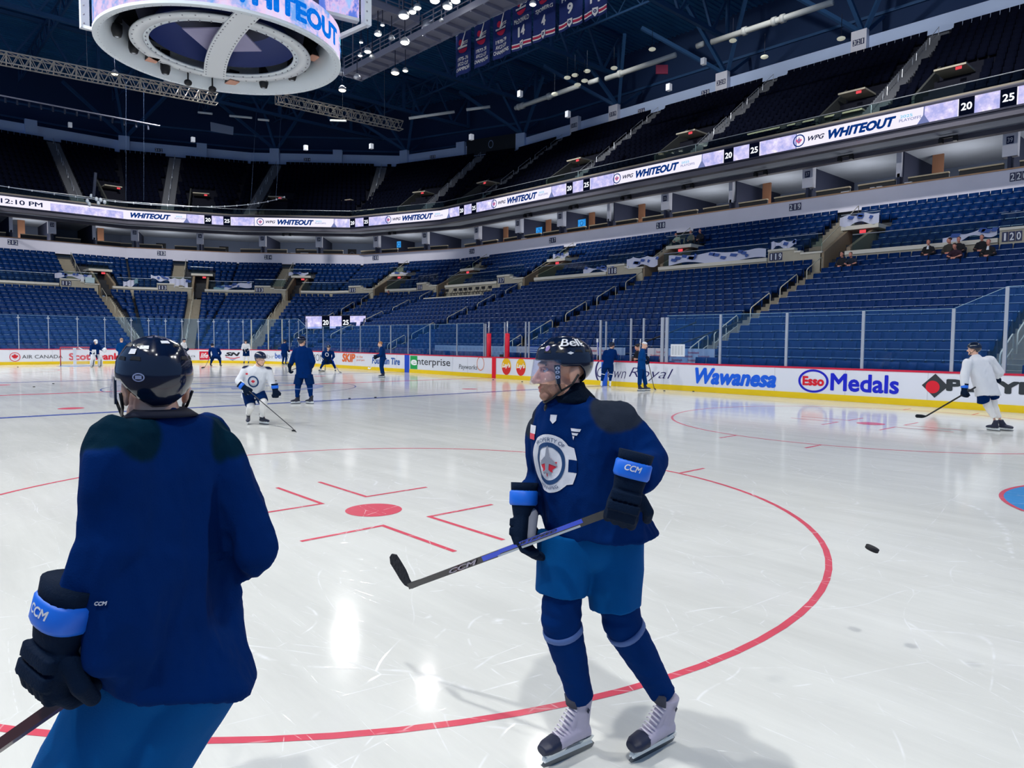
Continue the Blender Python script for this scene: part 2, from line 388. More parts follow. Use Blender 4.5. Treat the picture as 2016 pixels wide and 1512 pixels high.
def BP(s, z=0., d=0.):
    """point on the rink-board line at run s (left to right in the photo), height z, d metres behind the board face"""
    if s < -QL: x, y, nx, ny = -CX+(-s-QL), -YS, 0, -1
    elif s < 0: a = -s/R0; nx, ny = -cos(a), -sin(a); x, y = -CX+R0*nx, -CY+R0*ny
    elif s <= 2*CY: x, y, nx, ny = -XS, s-CY, -1, 0
    elif s <= 2*CY+QL: a = (s-2*CY)/R0; nx, ny = -cos(a), sin(a); x, y = -CX+R0*nx, CY+R0*ny
    elif s <= 2*CY+QL+2*CX: x, y, nx, ny = -CX+(s-2*CY-QL), YS, 0, 1
    elif s <= 2*CY+2*QL+2*CX: a = (s-2*CY-QL-2*CX)/R0; nx, ny = sin(a), cos(a); x, y = CX+R0*nx, CY+R0*ny
    else: x, y, nx, ny = XS, CY-(s-2*CY-2*QL-2*CX), 1, 0
    return Vector((x+nx*d, y+ny*d, z))
ic = MB(); pts = [BP(s, 0) for s in np.linspace(-QL, 0, 24)]+[BP(s) for s in np.linspace(2*CY, 2*CY+QL, 24)]+[BP(s) for s in np.linspace(2*CY+QL+2*CX, 2*CY+2*QL+2*CX, 24)]
pts += [Vector((XS-R0+R0*cos(a), -YS+R0+R0*sin(a), 0)) for a in np.linspace(0, -pi/2, 24)]
pts = [p.copy() for p in pts]
n = len(pts); ic.add([(p.x, p.y, 0) for p in pts]+[(p.x, p.y, -.01) for p in pts], [tuple(range(n-1, -1, -1)), tuple(range(n, 2*n))]+[(i, (i+1) % n, n+(i+1) % n, n+i) for i in range(n)])
floor = struct(ic.build('floor', M_ice)); 
if floor.data.polygons[0].normal.z < 0: floor.data.flip_normals()
def ice_put(polys, name, m, z=.0015, f=None):
    me = flat(polys); o = put(me, f or (lambda x, y, w: Vector((x, y, z))), name, m, floor)
    if o.data.polygons and o.data.polygons[0].normal.z < 0: o.data.flip_normals()
    return o
FT = .3048
def clipY(x):   # board line half width at x
    ax = abs(x)
    return YS if ax <= CX else CY+sqrt(max(0, R0*R0-(ax-CX)**2))
def crossline(x0, x1, name, m, z=.0015):
    h = min(clipY(x0), clipY(x1)); return ice_put([rect(x0, x1, -h, h)], name, m, z)
for sx in (-1, 1):
    a, b = sorted((sx*25*FT, sx*26*FT)); crossline(a, b, 'blue_line', M_pblue)
    a, b = sorted((sx*89*FT-.025, sx*89*FT+.025)); crossline(a, b, 'goal_line', M_pred)
crossline(-.15, .15, 'centre_red_line', M_pred)
ice_put(ringpolys(0, 0, 4.52, 4.52, 4.57, 4.57, 72), 'centre_circle', M_pblue, .0025)
ice_put([sc(JET, 2.2)], 'centre_emblem', M_pfaint, .0018)
ice_put(ringpolys(0, 0, 2.7, 2.7, 3.3, 3.3, 60), 'centre_emblem_ring', M_pfaint, .0018)
for sx in (-1, 1):
    for sy in (-1, 1):
        cx, cy = sx*69*FT, sy*22*FT
        ice_put(ringpolys(cx, cy, 4.52, 4.52, 4.575, 4.575, 96), 'faceoff_circle', M_pred)
        ice_put([ellpts(cx, cy, .305, .305, 40)], 'faceoff_spot', M_pred, .002)
        L = []
        for qx in (-1, 1):
            for qy in (-1, 1):
                # L-shaped marks beside the spot
                x0, y0 = cx+qx*.61, cy+qy*.26
                L.append(rect(*sorted((x0, x0+qx*1.2)), *sorted((y0, y0+qy*.05))))
                L.append(rect(*sorted((x0, x0+qx*.05)), *sorted((y0+qy*.05, y0+qy*.9))))
                # hash marks outside the circle
        ice_put(L, 'faceoff_marks', M_pred, .002)
        H = []
        for qx in (-1, 1):
            for qy in (-1, 1):
                hx = cx+qx*.86; hy = cy+qy*(4.5)
                H.append(rect(hx-.025, hx+.025, *sorted((hy, hy+qy*.6))))
        ice_put(H, 'circle_hash_marks', M_pred)
        ice_put([ellpts(sx*20*FT, cy, .305, .305, 32)], 'neutral_spot', M_pred)
    gx = sx*89*FT
    cr = [(gx, -1.83)]+[(gx-sx*(1.37+(.46)*cos(t)), 1.22*sin(t)*1.5) for t in np.linspace(-pi/2*.93, pi/2*.93, 16)]+[(gx, 1.83)]
    cr = [(gx, -1.22), (gx-sx*1.37, -1.22)]+[(gx-sx*sqrt(max(1.83**2-t*t, 0)), t) for t in np.linspace(-1.21, 1.21, 16)]+[(gx-sx*1.37, 1.22), (gx, 1.22)]
    ice_put([cr], 'goal_crease', M_pcrease, .0017)
    out = []
    P2 = [(gx, -1.22), (gx-sx*1.37, -1.22)]+[(gx-sx*sqrt(max(1.83**2-t*t, 0)), t) for t in np.linspace(-1.21, 1.21, 16)]+[(gx-sx*1.37, 1.22), (gx, 1.22)]
    for p, q in zip(P2[:-1], P2[1:]):
        d = Vector((q[0]-p[0], q[1]-p[1])); 
        if d.length < 1e-4: continue
        nn = Vector((-d.y, d.x)).normalized()*.025; out.append([(p[0]-nn.x, p[1]-nn.y), (q[0]-nn.x, q[1]-nn.y), (q[0]+nn.x, q[1]+nn.y), (p[0]+nn.x, p[1]+nn.y)])
    ice_put(out, 'crease_outline', M_pred, .0025)
# faint advertisement painted inside the far circle and by the bench
for txt, x, y, w, h, rz in (('PERRIN', 18.5, 8.6, 4.4, .9, 0),):
    pass
# ---- bowl concrete: tiers
tr = MB()
for r in range(0, 16):
    z = .40+.34*r; o = rowo(r); wallstrip(tr, o-.25, o+.60, z-.45, z)
wallstrip(tr, 3.9, 7.05, 5.2, 5.6)
for r in range(0, 8):
    z = 6.45+.46*r; o = 5.5-.85*r; wallstrip(tr, o-.25, o+.60, z-.6, z)
for k in (2, 3, 4):     # lower folding rows in front at the far end
    for r in (1, 2):
        o = rowo(-r); a, b = urange(k, o+.6); tr.fbox(k, a, b, o-.25, o+.6, .0, .40-.13*r)
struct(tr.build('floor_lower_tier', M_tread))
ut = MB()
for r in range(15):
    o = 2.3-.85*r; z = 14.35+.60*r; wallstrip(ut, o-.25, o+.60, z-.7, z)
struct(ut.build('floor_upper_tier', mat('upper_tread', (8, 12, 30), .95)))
# ---- mid-tier wall with white cap
mw = MB(); mc = MB()
for k in range(5):
    lo, hi = urange(k, 7.0); cuts = []
    for a in AISLE[k]:
        if k == 0: cuts.append((a-3.35, a+1.0))
        elif k in (1, 2): cuts.append((a-3.3, a+1.2))
        elif k == 3: cuts.append((a-3.2, a+.9))
        else: cuts.append((a-3.4, a+.9))
    cuts.sort(); x = lo
    for a, b in cuts+[(hi, hi)]:
        a = min(a, hi)
        if a > x:
            mw.fbox(k, x, a, 6.85, 7.05, 5.5, 6.5); mc.fbox(k, x, a, 6.78, 7.12, 6.5, 6.7)
        x = max(x, b)
struct(mw.build('wall_midtier', M_conc2)); struct(mc.build('trim_1', mat('white_coping', (226, 220, 205), .6)))
# ---- suite level fascia, floor, ceiling, back wall
f1 = MB(); wallstrip(f1, -.22, 0, 10.0, 11.13); struct(f1.build('wall_suite_fascia', M_conc))
f2 = MB(); wallstrip(f2, -.30, .05, 11.13, 11.2); struct(f2.build('trim_2', M_wood))
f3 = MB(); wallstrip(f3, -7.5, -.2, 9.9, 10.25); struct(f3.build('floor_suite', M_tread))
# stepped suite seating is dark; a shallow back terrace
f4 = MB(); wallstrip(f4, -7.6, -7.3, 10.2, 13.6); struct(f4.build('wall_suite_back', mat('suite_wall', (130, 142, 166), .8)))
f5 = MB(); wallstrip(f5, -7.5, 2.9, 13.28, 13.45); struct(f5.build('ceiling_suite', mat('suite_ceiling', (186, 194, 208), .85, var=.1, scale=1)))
f6 = MB(); wallstrip(f6, 2.6, 3.12, 13.12, 14.62); wallstrip(f6, .05, .5, 13.02, 13.3); struct(f6.build('trim_3', mat('beam_grey', (98, 96, 108), .7)))
# ---- upper band wall, outer wall and roof
b1 = MB(); wallstrip(b1, -10.3, -10, 22.9, 24.3); struct(b1.build('wall_upper_band', mat('band_concrete', (190, 208, 240), .8, var=.08, scale=.6)))
b2 = MB(); wallstrip(b2, -14.4, -14.0, 21.5, 31.6); struct(b2.build('wall_outer', mat('outer_wall', (20, 50, 92), .8)))
b3 = MB(); wallstrip(b3, -14.2, -10.2, 22.7, 22.95); struct(b3.build('floor_concourse', M_tread))
# roof deck with ribs
rf = MB(); rf.box(-72, 45, -30, 50, 31.4, 31.7)
for i in range(230):
    x = -70+i*.5; rf.box(x, x+.18, -30, 50, 31.28, 31.4)
struct(rf.build('ceiling', M_roof))

# ------------------------------------------------------------------ where the spectators sit (facet 0): nearest row to the photo pixel of each lap
def lap(u, v):
    d = ray(u, v); best = None
    for r in range(16):
        y = 34.5-rowo(r)-.30; p = CAMPOS+d*((y-CAMPOS.y)/d.y); e = abs(p.z-(.40+.34*r+.50))
        if best is None or e < best[0]: best = (e, p.x, rowo(r), .40+.34*r)
    for r in range(7):
        y = 34.5-(5.5-.85*r)-.30; p = CAMPOS+d*((y-CAMPOS.y)/d.y); e = abs(p.z-(6.45+.46*r+.50))
        if e < best[0]: best = (e, p.x, 5.5-.85*r, 6.45+.46*r)
    return best[1:]
SPEC = [(1656, 524, 'man in dark suit and glasses seated at the left end, beside the dark doorway', (20, 22, 34), (30, 26, 28), 0),
        (1676, 530, 'man in dark blue top leaning beside the suited man near the doorway', (26, 36, 56), (40, 30, 28), 0),
        (1826, 510, 'man in black jacket over white shirt seated alone in the upper row', (12, 14, 22), (50, 40, 38), 1),
        (1867, 507, 'man in olive and brown jacket turned to his neighbour', (60, 56, 50), (70, 44, 36), 0),
        (1886, 497, 'man in black top with a small white badge seated behind the olive jacket', (14, 16, 24), (40, 34, 34), 0),
        (1880, 519, 'man in dark maroon sweater looking at his hands', (52, 22, 42), (70, 46, 40), 0),
        (1931, 500, 'tall man in black seated second from the sign 120', (12, 14, 24), (30, 26, 26), 0),
        (1944, 511, 'reddish-faced man in black jacket with white collar pieces near sign 120', (14, 16, 24), (120, 70, 60), 1),
        (1333, 484, 'person in cream jacket bending forward in the upper rows by the third aisle', (206, 200, 180), (30, 26, 26), 0),
        (1359, 482, 'person in grey-beige hooded jacket in the upper rows by the third aisle', (130, 118, 104), (190, 176, 150), 0),
        (1377, 478, 'bald man in dark top in the upper rows, rightmost of the three there', (18, 22, 38), (206, 140, 120), 0),
        (764, 590, 'lone person in black seated near the corner by the fifth aisle', (20, 20, 28), (60, 44, 40), 0)]
LAPS = [lap(s[0], s[1]) for s in SPEC]
# ------------------------------------------------------------------ aisles, handrails, vomitories
SECT = {(0, -24.0): '116', (0, -12.8): '117', (0, -1.35): '118', (0, 10.45): '119', (0, 21.6): '120', (1, -21.8): '115', (2, -9.3): '114', (3, -4.0): '113', (4, 6.1): '112'}
SIGNTXT = {'114': '113'}
AN = {'120': 'rightmost', '119': 'second from the right', '118': 'third from the right', '117': 'fourth from the right', '116': 'fifth from the right', '115': 'behind the low LED screen', '114': 'beyond the corner gate', '113': 'amid the far end', '112': 'above the far net'}
def AIS(s): return 'aisle ' + AN[s] if s in ('115', '114', '113', '112') else AN[s].replace('from', 'aisle from') if s != '120' else 'rightmost aisle'
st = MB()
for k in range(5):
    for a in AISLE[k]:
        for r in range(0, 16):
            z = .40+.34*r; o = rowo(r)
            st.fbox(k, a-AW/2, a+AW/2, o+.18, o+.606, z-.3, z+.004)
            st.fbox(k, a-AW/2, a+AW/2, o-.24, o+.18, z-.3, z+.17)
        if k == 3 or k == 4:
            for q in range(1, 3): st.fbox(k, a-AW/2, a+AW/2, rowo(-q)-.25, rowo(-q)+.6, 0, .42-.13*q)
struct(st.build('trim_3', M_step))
# rear-block stairs beside each portal (start left of the portal)
st2 = MB()
for k in range(5):
    for a in AISLE[k]:
        if k in (1, 2, 3, 4): c = a-1.3 if k > 1 else a-1.2
        else: c = a-1.2
        for r in range(0, 7):
            z = 6.45+.46*r; o = 5.5-.85*r
            st2.fbox(k, c-1.0, c+.1, o+.18, o+.606, z-.4, z+.01); st2.fbox(k, c-1.0, c+.1, o-.25, o+.18, z-.4, z+.24)
struct(st2.build('trim_4', M_step))
def stair_rail(k, u, oa, za, ob, zb, mid, label, group=None, r=.024, h=.92):
    """bent tube handrail following a stair: low end (oa, za), high end (ob, zb)"""
    A = FR(k, u, oa, za); B = FR(k, u, ob, zb); root = empty('handrail', A, label, 'handrail', group)
    hA = FR(k, u, oa, za+h*.86); b1 = FR(k, u, oa-.10, za+h*.98); t1 = FR(k, u, ob+.10, zb+h); t2 = FR(k, u, ob, zb+h*.9)
    MB().tube([A, hA, b1, t1, t2, B], r, 8).build('rail_tube', M_rail, root, True)
    if mid:
        MB().tube([FR(k, u, oa, za+h*.45), FR(k, u, ob, zb+h*.5)], r*.8, 6).build('mid_rail', M_rail, root, True)
        MB().tube([FR(k, u, (oa+ob)/2, (za+zb)/2-.1), FR(k, u, (oa+ob)/2, (za+zb)/2+h)], r*.8, 6).build('post', M_rail, root, True)
    return root
def zlow(o): return .40+.4*(20.1-o)
ORD = ['lowest', 'second lowest', 'third from the ice', 'highest']
for k in range(5):
    for a in AISLE[k]:
        if abs(a) > 30 or (k == 4 and a < 0): continue
        s = SECT.get((k, a), '')
        for i, (y0, y1, mid) in enumerate(((17.0, 18.9, True), (20.0, 21.8, k > 0 and False), (22.75, 24.5, False), (25.5, 27.2, False))):
            oa, ob = 34.5-y0, 34.5-y1
            if k >= 2: mid = i < 2
            stair_rail(k, a-.08, oa, zlow(oa), ob, zlow(ob), mid, 'pale tube handrail, %s on the %s' % (ORD[i], AIS(s)))
        if k in (2, 3, 4):
            stair_rail(k, a-.08, 19.0, .95, 17.9, 1.35, True, 'short pale handrail at ice level, %s' % AIS(s))
# one extra lowest rail on the two nearest aisles
for a in (10.45, -1.35, 21.6, -12.8):
    stair_rail(0, a-.08, 19.4, .75, 18.0, 1.3, True, 'short pale handrail at the foot of the %s' % AIS(SECT[(0, a)]))
M_led_snow = led_mat('led_snow', [(0.0, (120, 120, 205)), (.42, (178, 180, 235)), (.55, (214, 205, 246)), (.7, (250, 246, 255))], 1.6, .86)
M_flag = mat('flag_white_blue', (200, 205, 235), .8, var=.25, scale=5)
M_exit = emit('exit_red', (235, 80, 90), .8)
def digits(txt, f, w, h, parent, name='section_number', back=True):
    """blue number plates with white digits; f maps (x,y,z) to world"""
    n = len(txt); pw = w/n
    if back:
        put(flat([rect(-w/2+i*pw+.01, -w/2+(i+1)*pw-.01, -h/2, h/2) for i in range(n)]), lambda x, y, z: f(x, y, .012), name, M_navysign, parent)
    for i, c in enumerate(txt):
        me = fit_text(c, pw*(.62 if c != '1' else .3), h*.78, bold=.02)
        put(me, lambda x, y, z, i=i: f(x-w/2+(i+.5)*pw, y, .02), 'digit', M_signw, parent)
def portal(k, a, sec):
    txt = SIGNTXT.get(sec, sec)
    root = empty('entrance_portal', FR(k, a, 7, 5.5))
    tag(root, 'concrete entrance with blue sign %s, %s' % (txt, AIS(sec)), 'entrance')
    L = a-3.3
    # number wall, stepped down towards the opening
    m = MB(); m.fbox(k, L, a-1.75, 6.75, 7.05, 5.3, 7.02); m.fbox(k, a-1.75, a-1.4, 6.75, 7.05, 5.3, 6.85); m.fbox(k, a-1.4, a-.25, 6.75, 7.05, 5.3, 6.72)
    m.build('number_wall', M_conc2, root)
    c = MB(); c.fbox(k, L, a-1.75, 6.7, 7.1, 7.02, 7.14); c.fbox(k, a-1.75, a-1.4, 6.7, 7.1, 6.85, 6.95); c.fbox(k, a-1.4, a-.2, 6.7, 7.1, 6.72, 6.82); c.build('coping', MATS['white_coping'], root)
    digits(txt, lambda x, y, z: FR(k, L+.48+x, 7.06+z, 6.72+y), .78, .44, root)
    # side walls of the passage: raking parapet on the left, wall on the right
    o1, o2 = 7.05, 3.6
    w = MB(); w.hexa([FR(k, a-.3, o1, 5.2), FR(k, a-.1, o1, 5.2), FR(k, a-.1, o2, 5.2), FR(k, a-.3, o2, 5.2), FR(k, a-.3, o1, 6.75), FR(k, a-.1, o1, 6.75), FR(k, a-.1, o2, 8.45), FR(k, a-.3, o2, 8.45)])
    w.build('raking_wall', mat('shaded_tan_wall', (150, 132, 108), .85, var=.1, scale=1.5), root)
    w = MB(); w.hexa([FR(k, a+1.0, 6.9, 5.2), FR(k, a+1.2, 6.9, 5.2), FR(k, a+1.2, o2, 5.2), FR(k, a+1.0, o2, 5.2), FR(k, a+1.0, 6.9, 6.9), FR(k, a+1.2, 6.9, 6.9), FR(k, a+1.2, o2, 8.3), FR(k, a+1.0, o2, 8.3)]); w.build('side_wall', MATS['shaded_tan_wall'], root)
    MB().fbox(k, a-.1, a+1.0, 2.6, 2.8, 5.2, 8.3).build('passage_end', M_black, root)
    MB().fbox(k, a-.45, a+1.55, 1.9, 4.3, 8.2, 8.42).build('roof_slab', MATS['white_coping'], root)
    e = MB().fbox(k, a+.6, a+.92, 4.32, 4.38, 7.95, 8.12).build('exit_sign', M_exit, root)
    g = MB(); g.fbox(k, a-.5, a+1.6, 4.2, 4.23, 8.42, 9.05); g.build('guard_glass', M_rail2, root)
    MB().tube([FR(k, a-.5, 4.21, 9.07), FR(k, a+1.6, 4.21, 9.07)], .02, 6).build('guard_rail', M_alu, root)
    # glass balustrade on the number wall
    MB().fbox(k, L, a-.3, 6.88, 6.91, 7.1, 7.75).build('balustrade', M_rail2, root)
    MB().tube([FR(k, L, 6.9, 7.78), FR(k, a-.3, 6.9, 7.78)], .02, 6).build('balustrade_rail', M_alu, root)
    # stair handrail of the rear block
    c = a-1.2 if k < 2 else a-1.3
    MB().tube([FR(k, c+.15, 5.3, 6.6), FR(k, c+.15, 5.3, 7.45), FR(k, c+.15, 2.6, 8.95), FR(k, c+.15, 2.55, 8.1)], .025, 6).build('stair_rail', M_rail, root, True)
    MB().tube([FR(k, c+.15, 2.3, 8.2), FR(k, c+.15, 2.3, 9.15), FR(k, c+.15, .6, 10.15), FR(k, c+.15, .55, 9.2)], .025, 6).build('stair_rail', M_rail, root, True)
for (k, a), s in SECT.items(): portal(k, a, s)
# balustrade rails on the low mid wall, one run between each pair of portals
def runs():
    for k in range(5):
        lo, hi = urange(k, 6.95); x = lo
        for a in sorted(AISLE[k]):
            yield k, x, min(a-3.4, hi), a; x = a+1.3
        if x < hi: yield k, x, hi, None
WN = ['leftmost of the long side', 'second from the left of the long side', 'third from the left of the long side', 'fourth from the left of the long side', 'rightmost of the long side']
names = {(0, 0): 'between signs 115 and 116', (0, 1): 'between signs 116 and 117', (0, 2): 'between signs 117 and 118', (0, 3): 'between signs 118 and 119', (0, 4): 'between signs 119 and 120'}
cnt = {}
for k, x0, x1, a in runs():
    i = cnt.get(k, 0); cnt[k] = i+1
    if x1-x0 < .6 or x0 > 22 or x1 < -14 and k == 4: continue
    lab = 'low glass balustrade on the mid wall, %s' % WN[i] if (k, i) in names else 'low glass balustrade on the mid wall of the far end'
    r = empty('balustrade', FR(k, x0, 6.95, 6.7), lab, 'railing', None if (k, i) in names else 'balustrades of the far end mid wall')
    MB().fbox(k, x0, x1, 6.9, 6.93, 6.7, 7.5).build('glass_panel', M_rail2, r)
    MB().tube([FR(k, x0, 6.92, 7.53), FR(k, x1, 6.92, 7.53)], .022, 6).build('top_rail', M_alu, r)

# ------------------------------------------------------------------ seats
def seat_parts():
    """seat at origin: x across, -y towards the rink, z up; tread at 0. returns dict of MB"""
    b = MB()   # curved back panel
    R = []
    for (z, y, w) in ((.42, .02, .225), (.47, .00, .235), (.66, .035, .24), (.84, .085, .235), (.885, .10, .215)):
        R.append([(-w, y, z), (-w*.5, y+.018, z), (w*.5, y+.018, z), (w, y, z), (w, y+.045, z), (w*.5, y+.06, z), (-w*.5, y+.06, z), (-w, y+.045, z)])
    b.rings(R)
    p = MB(); R = []
    for (z, y, w) in ((.24, -.10, .17), (.29, -.16, .20), (.50, -.09, .215), (.60, -.055, .20)):
        R.append([(-w, y, z), (0, y-.02, z), (w, y, z), (w, y+.05, z), (0, y+.045, z), (-w, y+.05, z)])
    p.rings(R)
    h = MB(); h.box(-.215, .215, -.13, -.045, .615, .635); h.box(.245, .275, -.10, .05, .60, .64)
    f = MB(); f.box(.245, .275, -.02, .05, .0, .62); f.box(.23, .29, -.12, .16, .0, .03)
    return b, p, h, f
SB, SP, SH, SF = seat_parts()
def seat_xf(k, u, o, z):
    nx, ny, c = LF[k]; p = FR(k, u, o, z)
    return Matrix(((ny, nx, 0, p.x), (-nx, ny, 0, p.y), (0, 0, 1, p.z), (0, 0, 0, 1)))
seats = []      # (k,u,o,z)
PITCH = .52
def fill(k, o, z, r, rear=False):
    lo, hi = urange(k, o+.3); lo += .03; hi -= .03
    if k == 0: hi = 33
    cuts = []
    for a in AISLE[k]:
        if not rear: cuts.append((a-AW/2-.05, a+AW/2+.05))
        else: cuts.append((a-2.4, a-1.0) if r > 4 else (a-2.4, a+1.7))
    cuts.sort(); x = lo
    for c0, c1 in cuts+[(hi, hi)]:
        wd = min(c0, hi)-x; n = int(wd/.503)
        if n > 0:
            for i in range(n): seats.append((k, x+(i+.5)*wd/n, o, z))
        x = max(x, c1)
for k in range(5):
    for r in range(16): fill(k, rowo(r), .40+.34*r, r)
    for r in range(7): fill(k, 5.5-.85*r, 6.45+.46*r, r, True)
for k in (2, 3, 4):
    for r in (1, 2): fill(k, rowo(-r), .40-.13*r, 0)
# seats removed for the folding chairs' platform left of sign 117
seats = [s for s in seats if not (s[0] == 0 and -23.1 < s[1] < -15.6 and 6.9 < s[2] < 9.2)]
def sat(s): return s[0] == 0 and any(abs(s[1]-x) < .33 and abs(s[2]-o) < .1 for x, o, z in LAPS)
seats = [s for s in seats if not sat(s)]
vis = []
for s in seats:
    p = FR(s[0], s[1], s[2], s[3]+.7); x, y, d = pix(p)
    if 0 < x < 2030 and d > 0 and s[0] == 0 and p.z > 1.35: vis.append((d, s))
vis.sort(key=lambda t: t[0]); ind = set(t[1] for t in vis[:300])
proto = None
def rowname(o): return 'rear block' if o < 7 else ['front', 'second', 'third', 'fourth', 'fifth', 'sixth', 'seventh', 'eighth', 'ninth', 'tenth', 'eleventh', 'twelfth', 'thirteenth', 'fourteenth', 'fifteenth', 'sixteenth'][int(round((20.1-o)/.85))]
for s in [t[1] for t in vis[:300]]:
    k, u, o, z = s
    if proto is None:
        proto = empty('stadium_chair', (0, 0, 0)); SB.build('seat_back', M_seat, proto, True); SP.build('folded_seat', M_seatpan, proto, True); SH.build('seat_edge', M_seatm, proto); SF.build('seat_support', M_dark, proto); c = proto
    else: c = copy_tree(proto)
    c.matrix_world = seat_xf(k, u, o, z)
    side = 'left of the second aisle from the right' if u < 10.45 else ('between the two rightmost aisles' if u < 21.6 else 'right of the rightmost aisle')
    tag(c, 'folded navy stadium seat, %s row, %s' % (rowname(o), side), 'seat', 'navy seats, %s row, %s' % (rowname(o), side))
def mass(name, lst, mbs, m):
    V = []; Fc = []; n = 0
    for (k, u, o, z) in lst:
        X = seat_xf(k, u, o, z); A = np.array(X)[:3, :3]; T = np.array(X)[:3, 3]
        for vv, ff in mbs:
            V.append(vv @ A.T + T); Fc.append(ff+n); n += len(vv)
    V = np.concatenate(V); Fc = np.concatenate(Fc)
    me = bpy.data.meshes.new(name); me.vertices.add(len(V)); me.vertices.foreach_set('co', V.ravel())
    me.loops.add(len(Fc)*4); me.loops.foreach_set('vertex_index', Fc.ravel().astype(np.int32))
    me.polygons.add(len(Fc)); me.polygons.foreach_set('loop_start', np.arange(0, len(Fc)*4, 4, dtype=np.int32)); me.update(calc_edges=True); me.validate()
    return link(name, me, m)
def cb(x0, x1, y0, y1, z0, z1, t=0):
    v = np.array([(x0, y0, z0), (x1, y0, z0), (x1, y1, z0), (x0, y1, z0), (x0, y0+t, z1), (x1, y0+t, z1), (x1, y1+t, z1), (x0, y1+t, z1)], float)
    f = np.array([(3, 2, 1, 0), (4, 5, 6, 7), (0, 1, 5, 4), (1, 2, 6, 5), (2, 3, 7, 6), (3, 0, 4, 7)]); return v, f
rest = [s for s in seats if s not in ind]
so = mass('stadium_chairs', rest, [cb(-.235, .235, .01, .06, .42, .885, .08), cb(-.205, .205, -.15, -.10, .26, .6, .05), cb(.245, .27, -.08, .05, .0, .63)], M_seat)
tag(so, 'rows of folded navy plastic seats filling the rest of the lower stand', 'seats', kind='stuff')
sh = mass('seat_edges', rest, [cb(-.20, .20, -.11, -.05, .612, .632)], M_seatm); sh.parent = so; sh['kind'] = 'stuff'
UPPORT = ((4, 8.9), (3, -3.6), (2, -12.3), (1, -31.5), (1, -21.6), (0, -26.2), (0, -14.2), (0, -3.2), (0, 8.6), (0, 13.9))
useats = []
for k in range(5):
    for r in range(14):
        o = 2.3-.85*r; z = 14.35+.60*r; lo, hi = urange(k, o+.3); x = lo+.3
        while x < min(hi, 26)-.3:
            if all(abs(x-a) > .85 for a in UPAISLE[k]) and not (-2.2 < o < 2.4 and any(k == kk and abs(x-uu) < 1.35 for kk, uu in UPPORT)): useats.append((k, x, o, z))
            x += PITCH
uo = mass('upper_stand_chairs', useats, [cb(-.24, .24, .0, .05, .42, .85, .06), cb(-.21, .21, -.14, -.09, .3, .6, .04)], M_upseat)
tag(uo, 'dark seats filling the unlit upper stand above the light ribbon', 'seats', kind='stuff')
# upper aisles: stairs and rails
us = MB()
for k in range(5):
    for a in UPAISLE[k]:
        for r in range(14):
            o = 2.3-.85*r; z = 14.35+.60*r
            for q in range(3): us.fbox(k, a-.6, a+.6, o-.24, o+.606-.28*q, z-.3, z+.01+.2*q)
struct(us.build('trim_5', mat('upper_step', (96, 98, 104), .9)))
for k in range(5):
    for a in UPAISLE[k]:
        if a < -15 and k == 4 or a > 21.5: continue
        g = 'handrails of the upper aisles'
        for i in range(5):
            r0 = i*2.6+.6; o = 2.3-.85*r0; z = 14.35+.60*r0; o2 = o-1.6; z2 = z+1.13
            t = empty('handrail', FR(k, a, o, z), 'thin metal handrail on a steep aisle of the dark upper stand', 'handrail', g)
            MB().tube([FR(k, a, o, z), FR(k, a, o, z+.85), FR(k, a, o2, z2+.9), FR(k, a, o2, z2)], .022, 5).build('rail_tube', M_alu, t)
# upper-level entrances with pale lintels and exit lights
for k, u in UPPORT:
    t = empty('entrance_portal', FR(k, u, 1, 14.4), 'small upper-stand entrance with pale lintel and red exit light', 'entrance', 'upper stand entrances')  # white patches painted as lamp reflections on the helmet shell
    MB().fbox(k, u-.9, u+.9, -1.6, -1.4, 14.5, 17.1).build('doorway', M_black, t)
    MB().fbox(k, u-.8, u+.8, -1.5, .3, 17.1, 17.2).build('lintel', M_conc2, t)
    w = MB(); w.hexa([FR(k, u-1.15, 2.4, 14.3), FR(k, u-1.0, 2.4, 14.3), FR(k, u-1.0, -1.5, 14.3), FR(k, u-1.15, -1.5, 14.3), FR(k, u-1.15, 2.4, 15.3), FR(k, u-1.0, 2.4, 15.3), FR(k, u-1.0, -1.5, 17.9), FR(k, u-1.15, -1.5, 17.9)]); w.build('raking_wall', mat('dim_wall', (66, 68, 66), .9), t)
    MB().fbox(k, u+.3, u+.6, .3, .34, 16.9, 17.05).build('exit_sign', M_exit, t)
# upper front parapet ledge
pl = MB(); wallstrip(pl, 2.75, 3.1, 14.62, 14.72); struct(pl.build('trim_6', mat('parapet_cap', (150, 140, 125), .7)))
for k in range(5):
    lo, hi = urange(k, 2.7); hi = min(hi, 24)
    t = empty('balustrade', FR(k, lo, 2.7, 14.7), 'thin rail and glass along the front of the dark upper stand', 'railing', 'upper stand front balustrades')
    MB().fbox(k, lo, hi, 2.68, 2.71, 14.7, 15.3).build('glass_panel', M_rail2, t)
    MB().tube([FR(k, lo, 2.7, 15.33), FR(k, hi, 2.7, 15.33)], .025, 5).build('top_rail', M_alu, t)

